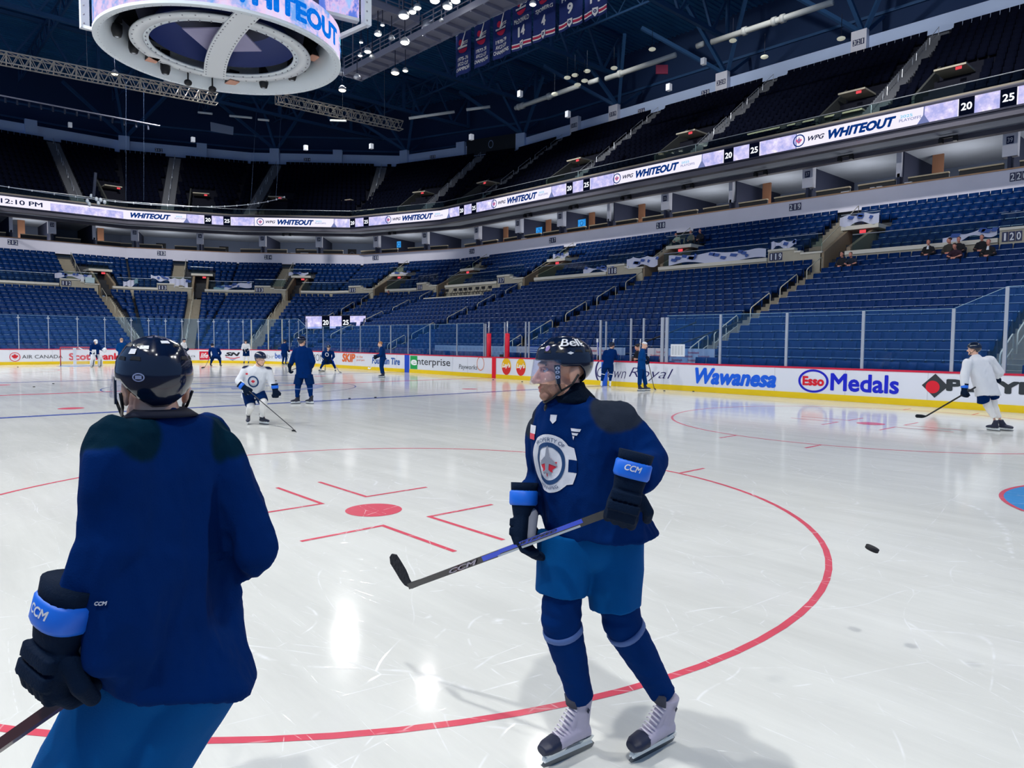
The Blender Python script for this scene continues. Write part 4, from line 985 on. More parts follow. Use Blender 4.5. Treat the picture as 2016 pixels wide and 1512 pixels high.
# ------------------------------------------------------------------ banners
M_ban = mat('banner_navy', (14, 38, 104), .75, var=.2, scale=2.5)
M_bred = mat('banner_red', (190, 26, 70), .7); M_bw = mat('banner_white', (232, 230, 226), .7)
BAN = [(897, 928, '1975-76|AVCO CUP|CHAMPIONS', 0), (933.5, 965, '1977-78|AVCO CUP|CHAMPIONS', 0), (971.5, 1005, '1978-79|AVCO CUP|CHAMPIONS', 0), (1009.7, 1045, 'McDONALD|14', 1), (1050, 1092, 'SJOBERG|4', 1), (1100, 1146, 'HULL|9', 1), (1149, 1195, 'NILSSON|14', 1)]
YB = 20.35; ZB = 20.0
def banx(u): 
    d = ray(u, 100); q = (YB-CAMPOS.y)/d.y; return (CAMPOS+d*q).x
for i, (ua, ub, txt, num) in enumerate(BAN):
    x0, x1 = banx(ua), banx(ub); w = x1-x0; cx = (x0+x1)/2; Ht = 3.9 if num else 2.75; 
    lab = (('navy banner with a name, number %s and striped hem, ' % txt.split('|')[1]) if num else 'navy banner with %s cup champions lettering, ' % txt.split('|')[0])+['leftmost', 'second from left', 'third from left', 'fourth from left', 'third from right', 'second from right', 'rightmost'][i]
    t = empty('hanging_banner', (cx, YB, ZB), lab, 'banner')
    def bf(x, y, z, cx=cx, w=w, i=i): return Vector((cx+x, YB-.01-z+.05*sin((x/w)*9+i)*(1.2-y/5), ZB+y))
    nx, nz = 12, 10; m = MB(); vs = [bf(-w/2+w*a/nx, Ht*b/nz, 0) for b in range(nz+1) for a in range(nx+1)]+[bf(-w/2+w*a/nx, Ht*b/nz, -.03) for b in range(nz+1) for a in range(nx+1)]
    o2 = (nx+1)*(nz+1); fs = []
    for b in range(nz):
        for a in range(nx):
            q = b*(nx+1)+a; fs.append((q, q+1, q+nx+2, q+nx+1)); fs.append((o2+q, o2+q+nx+1, o2+q+nx+2, o2+q+1))
    m.add(vs, fs); m.build('cloth', M_ban, t, True)
    MB().tube([bf(-w/2, Ht, 0), bf(w/2, Ht, 0)], .03, 6).build('top_pole', M_alu, t); MB().bar(bf(0, Ht, 0), (cx, YB, 30), .03).build('hanging_wire', M_dark, t)
    ly = 1.95 if not num else 2.62
    put(flat([ellpts(-.02, ly-.28, .42, .28, 24, pi, 2*pi)+[], ellpts(-.26, ly+.18, .17, .2, 16)]), lambda x, y, z: bf(x, y, .03), 'emblem_red', M_bred, t)
    put(flat([[(-.52, ly-.22), (.42, ly-.22), (.42, ly-.10), (-.08, ly-.10), (.30, ly+.85), (.22, ly+.85), (-.22, ly-.10), (-.52, ly-.10)]]), lambda x, y, z: bf(x+.0, y, .045), 'emblem_stroke', M_bw, t)
    put(fit_text('JETS', .62, .26, bold=.03, shear=.3), lambda x, y, z: bf(x+.22, ly+.05+y, .055), 'emblem_lettering', M_bw, t)
    if not num:
        for j, s in enumerate(txt.split('|')): put(fit_text(s, w*(.62 if j < 2 else .86), .24, bold=.02), lambda x, y, z: bf(x, 1.02-j*.33+y, .03), 'lettering', M_bw, t)
    else:
        a, b = txt.split('|'); put(fit_text(a, w*.8, .30, bold=.03), lambda x, y, z: bf(x, 1.75+y, .03), 'name_lettering', M_bw, t)
        put(fit_text(b, .3*len(b)+.12, .62, bold=.04), lambda x, y, z: bf(x, 1.08+y, .03), 'number', M_bw, t)
        for y0, mm in ((.12, M_bw), (.20, M_bred), (.34, M_bw)): put(flat([rect(-w/2, -.22, y0, y0+(.14 if mm is M_bred else .07)), rect(.22, w/2, y0, y0+(.14 if mm is M_bred else .07))]), lambda x, y, z: bf(x, y, .03), 'stripe', mm, t, cut=.2)
        put(flat([[(-.18, .5), (.18, .5), (.18, .2), (0, .0), (-.18, .2)]]), lambda x, y, z: bf(x, y, .035), 'crest', M_bw, t)
        put(flat(ringpolys(0, .3, .04, .04, .1, .1, 16)), lambda x, y, z: bf(x, y, .045), 'crest_ring', M_ban, t)
# ------------------------------------------------------------------ scoreboard
sb = empty('scoreboard', (-.2, -.2, 12.5), 'huge centre-hung scoreboard with round LED ring, screens and riveted grey hoops', 'scoreboard')
SX, SY, SZ = -.2, -.2, 12.5
M_sgrey = mat('score_grey', (222, 230, 236), .5, var=.04, scale=1); M_swhite = mat('score_white', (222, 226, 230), .5)
M_rivet = mat('rivet', (150, 150, 158), .4, .3)
E_ring = led_mat('led_scoreboard', [(0, (70, 120, 215)), (.42, (120, 170, 240)), (.52, (235, 205, 240)), (.62, (225, 215, 250)), (1, (255, 250, 255))], .55, .85)
E_scr = led_mat('led_screen_art', [(0, (50, 80, 190)), (.42, (100, 130, 225)), (.5, (220, 190, 235)), (.6, (150, 190, 250)), (1, (250, 250, 255))], 1.4, .85, (1, 1, .5))
def ringm(prof, n=96): return MB().lathe(prof, (SX, SY, SZ), n, None, False)
ringm([(4.22, .10), (4.28, .10), (4.28, 1.25), (4.22, 1.25), (4.22, .10)]).build('led_ring', E_ring, sb, True)
m = MB(); n = 96; prof = [(4.30, 0), (4.30, .10), (4.18, .12), (3.55, 1.05), (3.50, 1.05), (4.08, 0)]
R_ = [[Vector((SX+r*cos(2*pi*j/n), SY+r*sin(2*pi*j/n), SZ+z)) for j in range(n)] for r, z in prof+[prof[0]]]
m.rings(R_, False); m.build('ring_flange', M_sgrey, sb, True)
ringm([(3.52, 1.02), (3.52, 2.6), (.2, 3.0)]).build('dark_interior', M_black, sb, True)
rv = MB()
for j in range(84):
    a = 2*pi*j/84
    for r, z in ((4.12, .03), (3.62, .90)): rv.ell((SX+r*cos(a), SY+r*sin(a), SZ+z+.0), .045, .045, .04, 5, 3)
for j in range(42):
    a = 2*pi*j/42+.05; rv.ell((SX+3.87*cos(a), SY+3.87*sin(a), SZ+.50), .045, .045, .04, 5, 3)
rv.build('rivets', M_rivet, sb)
# inner hoop (touching the far side of the ring) and cross band
toC = Vector((CAMPOS.x-SX, CAMPOS.y-SY, 0)).normalized(); side = Vector((-toC.y, toC.x, 0))
def arcband(c, r0, r1, z0, z1, name, m, a0=0, a1=2*pi, n=72, sx=1., sy=1.):
    mb = MB(); full = abs(a1-a0-2*pi) < 1e-6
    R_ = []
    for rr, z in ((r1, z0), (r1, z1), (r0, z1), (r0, z0)):
        R_.append([c+side*(rr*sx*cos(a0+(a1-a0)*j/n))+toC*(rr*sy*sin(a0+(a1-a0)*j/n))+Vector((0, 0, z)) for j in range(n+(0 if full else 1))])
    vs = [p for r in R_ for p in r]; q = len(R_[0]); fs = []
    for i in range(4):
        for j in range(q if full else q-1): fs.append((i*q+j, i*q+(j+1) % q, ((i+1) % 4)*q+(j+1) % q, ((i+1) % 4)*q+j))
    if not full: fs += [(0, q, 2*q, 3*q), (q-1, 4*q-1, 3*q-1, 2*q-1)]
    mb.add(vs, fs); return mb.build(name, m, sb, True)
C0 = Vector((SX, SY, SZ))
arcband(C0-toC*.35+Vector((0, 0, .30)), 2.75, 3.2, 0, .06, 'inner_hoop', M_swhite); arcband(C0-toC*.35+Vector((0, 0, .34)), 2.55, 2.78, 0, .06, 'hoop_edge', M_sgrey)
hb_ = MB()
for j in range(44):
    a = 2*pi*j/44
    for rr in (2.66, 3.1): hb_.ell(C0-toC*.35+side*(rr*cos(a))+toC*(rr*sin(a))+Vector((0, 0, .30)), .035, .035, .03, 5, 3)
hb_.build('hoop_rivets', M_rivet, sb)
# curved cross band from the far edge to the near right
mb = MB(); R_ = []
for i in range(25):
    q = i/24; p = C0-toC*(3.3-6.9*q)+side*(-.35+.75*q*q*1.6-1.1*(q*(1-q))*0)+Vector((0, 0, .26)); wv = .42
    R_.append([p-side*wv, p+side*wv, p+side*wv+Vector((0, 0, .06)), p-side*wv+Vector((0, 0, .06))])
mb.rings(R_); mb.build('cross_band', M_swhite, sb)
rv = MB()
for i in range(1, 24):
    q = i/24; p = C0-toC*(3.3-6.9*q)+side*(-.35+1.2*q*q)+Vector((0, 0, .26))
    for s in (-.34, .34): rv.ell(p+side*s, .035, .035, .03, 5, 3)
rv.build('band_rivets', M_rivet, sb)
ringm([(2.6, .55), (2.2, 1.15), (.5, 1.6)]).build('navy_dome', mat('score_navy', (16, 42, 110), .6), sb, True)
ringm([(1.5, .62), (1.48, .58), (.1, .66)], 4).build('centre_plate', mat('score_lilac', (150, 146, 180), .6), sb)
# lamps, loudspeakers and cameras under the ring
def headlamp(j, a, r, dz, s, lab, kind):
    c = C0+side*(r*cos(a))+toC*(r*sin(a))+Vector((0, 0, dz)); t = empty({'lamp': 'moving_head_light', 'speaker': 'loudspeaker', 'camera': 'video_camera'}[kind], c, lab, kind, 'moving lights under the scoreboard' if kind == 'lamp' else 'speakers under the scoreboard' if kind == 'speaker' else None)
    if kind == 'lamp':
        MB().bar(c+Vector((0, 0, .05)), c+Vector((0, 0, .5)), .32, .2).build('yoke_base', M_black, t)
        MB().lathe([(.10, .05), (.19, -.02), (.19, -.25), (.14, -.42), (.10, -.44)], c, 12).build('lamp_body', M_black, t, True)
        MB().lathe([(.095, -.435), (.02, -.455)], c, 12).build('lens', M_alu, t, True)
    elif kind == 'speaker':
        MB().box(c.x-.3, c.x+.3, c.y-.2, c.y+.2, c.z-.12, c.z+.3).build('cabinet', M_black, t); MB().box(c.x-.3, c.x+.3, c.y-.2, c.y+.2, c.z-.15, c.z-.12).build('grille', mat('peach_underside', (205, 150, 128), .7), t)
    else:
        MB().bar(c, c+Vector((0, 0, .7)), .05).build('arm', M_black, t); MB().ell(c, .16, .16, .13, 12, 8).build('housing', M_black, t, True)
for j, (ad, r, dz, s, kind) in enumerate(((185, 3.6, .7, 1, 'lamp'), (205, 3.5, .6, 1, 'lamp'), (232, 3.55, .4, 1.3, 'lamp'), (296, 3.6, .5, 1.2, 'lamp'), (318, 3.6, .7, 1, 'lamp'), (330, 3.5, .9, 1, 'lamp'), (222, 3.5, .45, 1, 'speaker'), (275, 3.7, .4, 1, 'speaker'), (345, 3.5, .9, 1, 'speaker'))):
    headlamp(j, radians(ad), r, dz, s, {'lamp': 'black moving-head light hanging under the scoreboard ring', 'speaker': 'black box loudspeaker with pinkish underside under the scoreboard ring'}[kind], kind)
headlamp(0, radians(248), 3.7, -.05, 1, 'small black camera on an arm under the scoreboard, left of the crossing bands', 'camera')
headlamp(0, radians(263), 3.75, -.1, 1, 'black round camera with grey box hanging where the scoreboard bands cross', 'camera')
# LED lettering wrapped on the ring outside, near side facing the camera
def RING(x, z, d=0.):
    a0 = atan2(toC.y, toC.x); a = a0+x/4.28; return Vector((SX+(4.28+d)*cos(a), SY+(4.28+d)*sin(a), SZ+z))
me = fit_text('WHITEOUT', 5.2, .70, bold=.06, shear=.0); put(me, lambda x, y, z: RING(2.4+x, .62+y, .03), 'lettering', led_mat('led_blue_letters', [(0, (0, 70, 170)), (.6, (10, 110, 215)), (1, (160, 220, 255))], 9, 1.0), sb, cut=.15)
put(fit_text('2025', .55, .22, bold=.02), lambda x, y, z: RING(5.55+x, .80+y, .03), 'lettering', E_teal, sb, cut=.15)
put(fit_text('PLAYOFFS', .95, .2, bold=.01), lambda x, y, z: RING(5.8+x, .5+y, .03), 'lettering', emit('led_blue2', (60, 140, 220), .9), sb, cut=.15)
# upper video screens: big box of screens above the ring
zc2 = 14.5
def atz(u, v, Z): d = ray(u, v); return CAMPOS+d*((Z-CAMPOS.z)/d.z)
RC = atz(707, 36, zc2); LC = atz(182, 46, zc2)
nr = atz(560, 0, zc2)      # point along the right screen's lower edge
dirR = (nr-RC).normalized(); Q1 = RC+dirR*5.2
for nm, a, b in (('right_screen', Q1, RC), ('left_screen', LC, LC+(Q1-LC).normalized()*5.2)):
    n_ = Vector(((b-a).y, -(b-a).x, 0)).normalized(); n_ = n_ if n_.dot(toC) > 0 else -n_
    m = MB(); m.hexa([a, b, b-n_*.25, a-n_*.25, a+Vector((0, 0, 3.2)), b+Vector((0, 0, 3.2)), b-n_*.25+Vector((0, 0, 3.2)), a-n_*.25+Vector((0, 0, 3.2))]); m.build('video_screen', E_scr, sb)
    m = MB(); m.bar(a+Vector((0, 0, -.07))-n_*.12, b+Vector((0, 0, -.07))-n_*.12, .3, .12); m.build('screen_frame', M_swhite, sb)
for c_, sg in ((RC, 1), (LC, -1)):
    out = side*sg*.28
    m = MB(); m.bar(c_+out+Vector((0, 0, -.25)), c_+out+Vector((0, 0, 3.4)), .3); m.build('corner_column', M_sgrey, sb)
    e = C0+(c_-C0).normalized()*4.2; e.z = SZ+1.0; m = MB(); m.bar(c_+out+Vector((0, 0, -.2)), e, .3, .12); m.build('corner_strut', M_swhite, sb)
    rv = MB()
    for i in range(9): rv.ell(c_+out+toC*.16+Vector((0, 0, -.1+i*.35)), .04, .04, .04, 5, 3)
    rv.build('rivets', M_rivet, sb)
m = MB(); m.lathe([(3.2, 1.25), (3.2, 5.5)], (SX, SY, SZ), 8); m.build('core', mat('score_core', (16, 26, 60), .7), sb)
for q in (0, 90, 180, 270): MB().bar((SX+2.5*cos(radians(q)), SY+2.5*sin(radians(q)), SZ+5.4), (SX+2.5*cos(radians(q)), SY+2.5*sin(radians(q)), 30.5), .05).build('hoist_cable', M_dark, sb)
# ------------------------------------------------------------------ dasher boards, section by section (they unbolt)
SECTS = [(-13.0, 0, 'white curved rink boards at the far left corner'), (0, 8.85, 'white far end rink boards behind the net with red bank lettering'),
         (8.85, 22.25, 'white curved rink boards round the far corner with a red square sign'), (22.25, 36.3, 'white rink boards on the long side, far half, with orange and blue lettering'),
         (36.3, 44.35, 'white rink boards between the blue stripe and the red stripe with green square sign'), (44.35, 51.2, 'white rink boards right of the red stripe with two yellow round signs'),
         (51.2, 55.9, 'white rink boards with dark script lettering at the players bench'), (55.9, 66.15, 'white rink boards on the right with large blue lettering'), (66.15, 79.5, 'white curved rink boards at the near right corner with a dark diamond sign')]
def boardstrip(s0, s1, z0, z1, d0, d1):
    n = max(1, int(abs(s1-s0)/.45)); mb = MB(); R = []
    for i in range(n+1):
        s = s0+(s1-s0)*i/n; R.append([BP(s, z0, d0), BP(s, z0, d1), BP(s, z1, d1), BP(s, z1, d0)])
    mb.rings(R); return mb
BOARD = []
for s0, s1, lab in SECTS:
    t = empty('rink_board', BP((s0+s1)/2), lab, 'rink boards')
    boardstrip(s0, s1, .0, 1.04, .01, .12).build('board_face', M_white, t)
    boardstrip(s0, s1, .0, .20, -.012, .01).build('kick_plate', M_yellow, t)
    boardstrip(s0, s1, 1.02, 1.075, -.015, .22).build('cap_rail', M_red, t)
    # panel joints
    for s in np.arange(s0+1.2, s1, 2.44): MB().hexa([BP(s-.004, .2, .004), BP(s+.004, .2, .004), BP(s+.004, .2, .012), BP(s-.004, .2, .012), BP(s-.004, 1.02, .004), BP(s+.004, 1.02, .004), BP(s+.004, 1.02, .012), BP(s-.004, 1.02, .012)]).build('panel_joint', mat('joint_grey', (190, 192, 200), .5), t)
    BOARD.append((s0, s1, t))
def brd(s):
    for s0, s1, t in BOARD:
        if s0 <= s <= s1: return t
def btext(s0, s1, z0, z1, txt, rgb, shear=0., bold=.0, name='lettering', d=.004, **kw):
    sc_ = (s0+s1)/2; zc_ = (z0+z1)/2
    m = mat('ad_%d_%d_%d' % tuple(rgb), rgb, .4)
    put(fit_text(txt, s1-s0, z1-z0, shear=shear, bold=bold, **kw), lambda x, y, z: BP(sc_+x, zc_+y, .004-d), name, m, brd(sc_), cut=.3)
def bshape(polys, s, z, rgb, name='logo', d=.004, sc_=1., sx=1.):
    m = mat('ad_%d_%d_%d' % tuple(rgb), rgb, .4)
    put(flat([[(x*sc_*sx, y*sc_) for x, y in p] for p in polys]), lambda x, y, q: BP(s+x, z+y, .004-d), name, m, brd(s), cut=.3)
RED = (214, 22, 40)
bshape(ringpolys(0, 0, .27, .27, .31, .31, 32), 1.48, .53, RED, 'logo_ring'); bshape([sc(MAPLE, .21)], 1.48, .54, RED, 'logo_leaf', .006)
btext(1.88, 4.25, .42, .66, 'AIR CANADA', (38, 40, 44), 0, .0)
btext(4.62, 7.85, .28, .78, 'Scotiabank', (224, 32, 52), 0, .04)
btext(10.2, 13.05, .45, .66, 'Canada', (130, 134, 140), 0, -.01)
bshape([rect(-.36, .36, -.30, .34)], 13.67, .55, (222, 20, 50), 'logo_square'); btext(13.38, 13.95, .38, .78, 'life', (250, 250, 250), .3, .02, d=.008)
btext(15.2, 16.42, .55, .85, 'SN', (30, 32, 40), .3, .06)
bshape([[(-.55, .12), (-.2, .02), (.1, .0), (.6, .1), (.6, .16), (.1, .06), (-.2, .08), (-.55, .18)]], 15.8, .34, (214, 22, 50), 'logo_swoosh')
bshape([[(-.35, .0), (0, -.06), (.35, .02), (0, -.12)]], 15.8, .34, (40, 60, 150), 'logo_swoosh')
btext(18.3, 19.6, .42, .72, 'fibr', (150, 154, 160), 0, -.01); btext(19.65, 20.55, .42, .86, 'bell', (0, 92, 190), 0, .02); btext(20.6, 21.7, .45, .80, 'MTS', (110, 116, 130), 0, -.012)
btext(23.2, 27.1, .38, .86, 'RICHMOND', (60, 62, 74), 0, -.012)
btext(29.15, 30.85, .42, .98, 'SKIP', (240, 108, 40), .15, .05); btext(31.0, 31.75, .72, .88, 'to the', (240, 130, 70), 0, 0); btext(31.0, 32.0, .5, .66, 'good part', (240, 130, 70), 0, 0)
btext(32.9, 36.0, .40, .82, 'Fountain Tire', (24, 92, 176), .12, .03)
bshape([rect(-.24, .24, -.57, .50)], 36.76, .52, (12, 74, 200), 'line_stripe', .02)
bshape([rect(-2.05, 2.05, -.36, .40)], 39.05, .58, (232, 235, 243), 'sign_panel', .005); bshape([rect(-.36, .36, -.36, .40)], 37.45, .58, (12, 166, 78), 'green_square', .008)
btext(37.15, 37.78, .44, .76, 'e', (250, 252, 250), 0, .04, d=.012); btext(37.8, 40.9, .36, .86, 'nterprise', (52, 54, 60), 0, .005, d=.010)
btext(41.65, 43.2, .30, .62, 'Payworks', (74, 78, 86), .12, .0); bshape(ringpolys(0, 0, .26, .32, .30, .37, 32), 43.45, .70, (226, 150, 110), 'logo_ring')
bshape([rect(-.15, .15, -.57, .50)], 44.52, .52, (235, 10, 40), 'centre_stripe', .02)
for s in (45.45, 46.5):
    bshape([ellpts(0, 0, .34, .42, 32)], s, .62, (252, 196, 10), 'logo_sun', .005)
    bshape([[(x, y) for x, y in ellpts(0, -.02, .33, .40, 24, pi*1.06, 2*pi*.985)]+[(.1, .04)]], s, .62, (228, 40, 36), 'logo_ribbon', .007); btext(s-.29, s+.29, .50, .80, "Lay's", (255, 250, 245), .25, .04, d=.011)
btext(49.4, 50.4, .32, .80, 'AS', (30, 34, 110), .3, .0)
# script lettering at the bench
btext(51.35, 52.95, .34, .80, 'Crown', (40, 34, 100), .35, -.012); btext(53.1, 55.3, .30, .82, 'Royal', (40, 34, 100), .35, -.012)
bshape([[(a, b) for a, b in ellpts(0, 0, .36, .50, 20, pi*.35, pi*1.62)]+[(a, b) for a, b in ellpts(.03, 0, .30, .47, 20, pi*1.6, pi*.37)]], 51.6, .60, (40, 34, 100), 'script_flourish')
bshape([[(a, b) for a, b in ellpts(0, 0, .30, .22, 16, pi, 1.8*pi)]+[(a, b) for a, b in ellpts(0, 0.02, .28, .19, 16, 1.8*pi, pi)]], 53.9, .26, (40, 34, 100), 'script_flourish')
btext(56.3, 59.6, .30, .92, 'Wawanesa', (0, 98, 232), .28, .05)
bshape(ringpolys(0, 0, .44, .32, .52, .39, 44), 60.92, .61, (16, 20, 196), 'logo_oval'); btext(60.55, 61.29, .45, .77, 'Esso', (232, 16, 40), 0, .05)
btext(61.5, 63.62, .32, .90, 'Medals', (0, 24, 208), 0, .03)
bshape([[(-.36, 0), (0, .36), (.36, 0), (0, -.36)]], 64.62, .64, (50, 56, 60), 'logo_diamond', .004); bshape([ellpts(-.06, -.04, .19, .19, 24)], 64.62, .64, (232, 20, 44), 'logo_dot', .008)
btext(64.92, 68.1, .50, .86, 'PLAYING', (48, 54, 58), 0, .06)
# bench gate opening look: a grey door with latch left of the script sign, blue door between
t = empty('bench_gate', BP(50.15), 'grey open bench gate in the boards behind the near player', 'gate')
boardstrip(49.55, 50.6, .22, 1.0, -.035, -.01).build('gate_panel', mat('gate_grey', (186, 188, 186), .6), t); boardstrip(49.65, 50.5, .30, .72, -.045, -.035).build('recess', mat('gate_dark', (120, 124, 122), .6), t)
boardstrip(50.02, 50.08, .28, .80, -.06, -.045).build('latch', M_black, t); boardstrip(49.7, 50.45, .95, 1.12, -.05, .2).build('gate_cap', M_paper, t)
bshape([rect(-.34, .34, -.57, .50)], 52.05-.35, .52, (10, 90, 205), 'blue_stripe', .02) if False else None
t2 = boardstrip(51.62, 51.95, .0, 1.0, -.03, -.012).build('bench_door', mat('blue_stripe', (8, 92, 208), .5)); tag(t2, 'blue painted stripe panel on the boards behind the bench player', 'panel')

# ------------------------------------------------------------------ glass panes and posts
def pane(s0, s1, z1, lab, z0=1.075, grp=None, z1b=None):
    n = max(1, int((s1-s0)/.5)); R = []
    for i in range(n+1):
        s = s0+(s1-s0)*i/n; zz = z1+((z1b if z1b else z1)-z1)*i/n; R.append([BP(s, z0, .085), BP(s, z0, .097), BP(s, zz, .097), BP(s, zz, .085)])
    t = empty('rink_glass', BP((s0+s1)/2, z0, .09), lab, 'glass', grp); MB().rings(R).build('pane', M_glass, t)
    R = []
    for i in range(n+1):
        s = s0+(s1-s0)*i/n; zz = z1+((z1b if z1b else z1)-z1)*i/n; R.append([BP(s, zz, .08), BP(s, zz, .10), BP(s, zz+.012, .10), BP(s, zz+.012, .08)])
    MB().rings(R).build('top_edge', M_glassedge, t); return t
def post(s, z1, lab, w=.045, grp=None, wide=False, m=None, clip=True):
    t = empty('glass_post', BP(s, 1.07, .1), lab, 'post', grp)
    a, b = s-w/2, s+w/2
    MB().hexa([BP(a, 1.06, .07), BP(b, 1.06, .07), BP(b, 1.06, .13), BP(a, 1.06, .13), BP(a, z1, .07), BP(b, z1, .07), BP(b, z1, .13), BP(a, z1, .13)]).build('upright', m or M_alu, t)
    if clip: MB().hexa([BP(s-.09, z1-.22, .06), BP(s+.09, z1-.22, .06), BP(s+.09, z1-.22, .075), BP(s-.09, z1-.22, .075), BP(s-.09, z1-.14, .06), BP(s+.09, z1-.14, .06), BP(s+.09, z1-.14, .075), BP(s-.09, z1-.14, .075)]).build('clip', M_alu, t)
    return t
E1 = [-1.75, 0, 1.74, 3.46, 5.21, 6.94, 8.68, 9.85, 10.99, 12.11, 13.25, 14.37, 15.49, 16.64, 17.34, 18.9, 20.38, 21.28, 22.66, 23.95]
for i, s in enumerate(E1):
    g = 'glass posts along the far end'; big = i in (14, 15, 16)
    post(s, 3.36, 'slim metal glass post along the far end boards' if not big else 'thick cream post framing the far corner gate', .07 if big else .045, g if not big else 'gate posts of the far corner', m=M_rail if big else None, clip=not big)
for a, b in zip(E1[:-1], E1[1:]):
    if b == 23.95: pane(a, b, 3.36, 'tall clear glass pane dropping to the lower side glass at the far corner', z1b=2.72)
    else: pane(a, b, 3.36, 'tall clear glass pane on the far end boards', grp='tall glass panes of the far end')
S1 = [23.95, 26.38, 28.85, 31.34, 33.64, 34.89, 36.74, 38.9, 41.36, 43.61]
for s in S1[1:]: post(s, 2.76, 'slim metal glass post along the far half of the long side' if s not in (33.64, 34.89) else 'pale thick post beside the coach by the side glass', .05 if s not in (33.64, 34.89) else .08, 'side glass posts, far half' if s not in (33.64, 34.89) else 'two pale thick posts behind the bareheaded coach', clip=False)
for a, b in zip(S1[:-1], S1[1:]): pane(a, b, 2.76, 'clear glass pane on the far half of the long side', grp='side glass panes, far half')
# penalty box / scorer area: red padded posts
for s, lab in ((44.05, 'left red padded post beside the red stripe on the boards'), (45.45, 'right red padded post beyond the red stripe on the boards')):
    t = empty('padded_post', BP(s, 1.05, .05), lab, 'post')
    MB().tube([BP(s, 1.06, .05), BP(s, 2.25, .05)], .115, 14).build('red_padding', M_redpad, t, True); MB().tube([BP(s, 2.2, .05), BP(s, 2.85, .05)], .035, 10).build('pole', M_alu, t, True)
for s, z, w in ((43.75, 2.75, .05), (45.2, 2.8, .05), (46.72, 2.8, .06), (46.95, 2.8, .05), (51.44, 2.8, .09), (51.75, 2.75, .05), (53.1, 2.85, .07), (53.75, 2.85, .07), (54.68, 2.86, .14), (54.9, 2.86, .14)):
    post(s, z, 'metal glass post between the boxes and benches on the long side', w, 'posts between boxes and benches', clip=False)
# glass behind the benches and box dividers (planes across)
def crosspane(s, d0, d1, z1, lab, grp=None):
    t = empty('divider_glass', BP(s, 1.0, (d0+d1)/2), lab, 'glass', grp); MB().hexa([BP(s, 1.0, d0), BP(s+.012, 1.0, d0), BP(s+.012, 1.0, d1), BP(s, 1.0, d1), BP(s, z1, d0), BP(s+.012, z1, d0), BP(s+.012, z1, d1), BP(s, z1, d1)]).build('pane', M_glass, t)
for s in (37.0, 44.2, 46.8, 51.5, 54.75): crosspane(s, .15, 1.8, 2.75, 'clear divider glass between the boxes behind the boards', 'divider glass panes')
S2 = [54.9, 57.3, 59.89, 62.45, 65.01]
for i, s in enumerate(S2[1:]): post(s, 2.92, 'pale metal glass post on the right side, %s' % ['beside the posted paper', 'above the blue lettering', 'above the oval logo', 'at the step in the glass'][i], .09, clip=False)
for i, (a, b) in enumerate(zip(S2[:-1], S2[1:])): pane(a, b, 2.92, 'clear glass pane on the right side, %s' % ['with the paper sheet', 'second of four', 'third of four', 'last before the step'][i])
pane(65.01, 66.32, 2.92, 'clear glass pane with sloping top stepping up to the tall corner glass', z1b=3.5)
post(66.32, 3.5, 'tall pale glass post where the corner glass starts', .09, clip=False)
for s in (67.8, 69.2): post(s, 3.5, 'tall post of the near right corner glass', .06, 'near corner posts', clip=False)
pane(66.32, 67.8, 3.5, 'tall clear glass pane starting the near right corner'); pane(67.8, 69.2, 3.5, 'tall clear glass pane further round the near right corner')
# notice sheet on the glass
t = empty('notice_sheet', BP(55.45, 1.5, .05), 'white sheet of paper with columns taped to the glass', 'paper')
put(flat([rect(-.33, .33, -.24, .24)]), lambda x, y, z: BP(55.45+x, 1.56+y, .05), 'sheet', M_paper, t)
put(flat([rect(-.27+i*.14, -.18+i*.14, -.18, .18) for i in range(4)]), lambda x, y, z: BP(55.45+x, 1.56+y, .045), 'print_columns', mat('print_grey', (205, 210, 214), .7), t)
# ------------------------------------------------------------------ bench back walls
def backwall(s0, s1, z0, z1, d, lab, rgb, word=None, dots=False):
    t = empty('bench_back_wall', BP((s0+s1)/2, z0, d), lab, 'wall panel'); boardstrip(s0, s1, z0, z1, d, d+.08).build('panel', mat('bench_%d' % rgb[0], rgb, .6), t)
    if dots:
        P_ = []
        for i in range(int((s1-s0)/.32)):
            for j in range(3): P_ += ringpolys(-(s1-s0)/2+.2+i*.32+(j % 2)*.16, .12+j*.2, .045, .045, .06, .06, 12)
        put(flat(P_), lambda x, y, z: BP((s0+s1)/2+x, z0+y, d-.01), 'ring_pattern', mat('dot_grey', (150, 154, 168), .6), t)
    if word:
        for i in range(int((s1-s0)/.8)):
            for j in range(4):
                x0 = s0+.45+i*.8+(j % 2)*.3
                if x0 < s1-.35: put(fit_text(word, .55, .10, bold=.03), lambda x, y, z: BP(x0+x, z0+.08+j*.16+y, d-.01), 'pattern_word', mat('pink_word', (214, 120, 140), .6), t)
    return t
boardstrip(36.8, 55.8, .0, .45, .2, 1.9).build('floor_bench', M_tread)['kind'] = 'structure'
backwall(36.9, 45.0, .9, 1.6, 1.9, 'pale grey penalty box back wall patterned with small rings', (196, 200, 212), None, True)
backwall(45.1, 46.75, .9, 1.62, 1.9, 'blue and white striped panel between the red posts', (60, 92, 170))
for j in range(6): put(flat([rect(-.8, .8, .06+j*.11, .10+j*.11)]), lambda x, y, z: BP(45.92+x, .9+y, 1.88), 'white_stripe', M_signw, bpy.data.objects['bench_back_wall.001'])
backwall(47.1, 51.3, .9, 1.62, 1.9, 'pink-lettered white back wall of the players bench, left part', (222, 218, 224), 'Scotiabank')
backwall(52.6, 55.9, .9, 1.62, 1.9, 'pink-lettered white back wall of the players bench, right part', (222, 218, 225), 'Scotiabank')
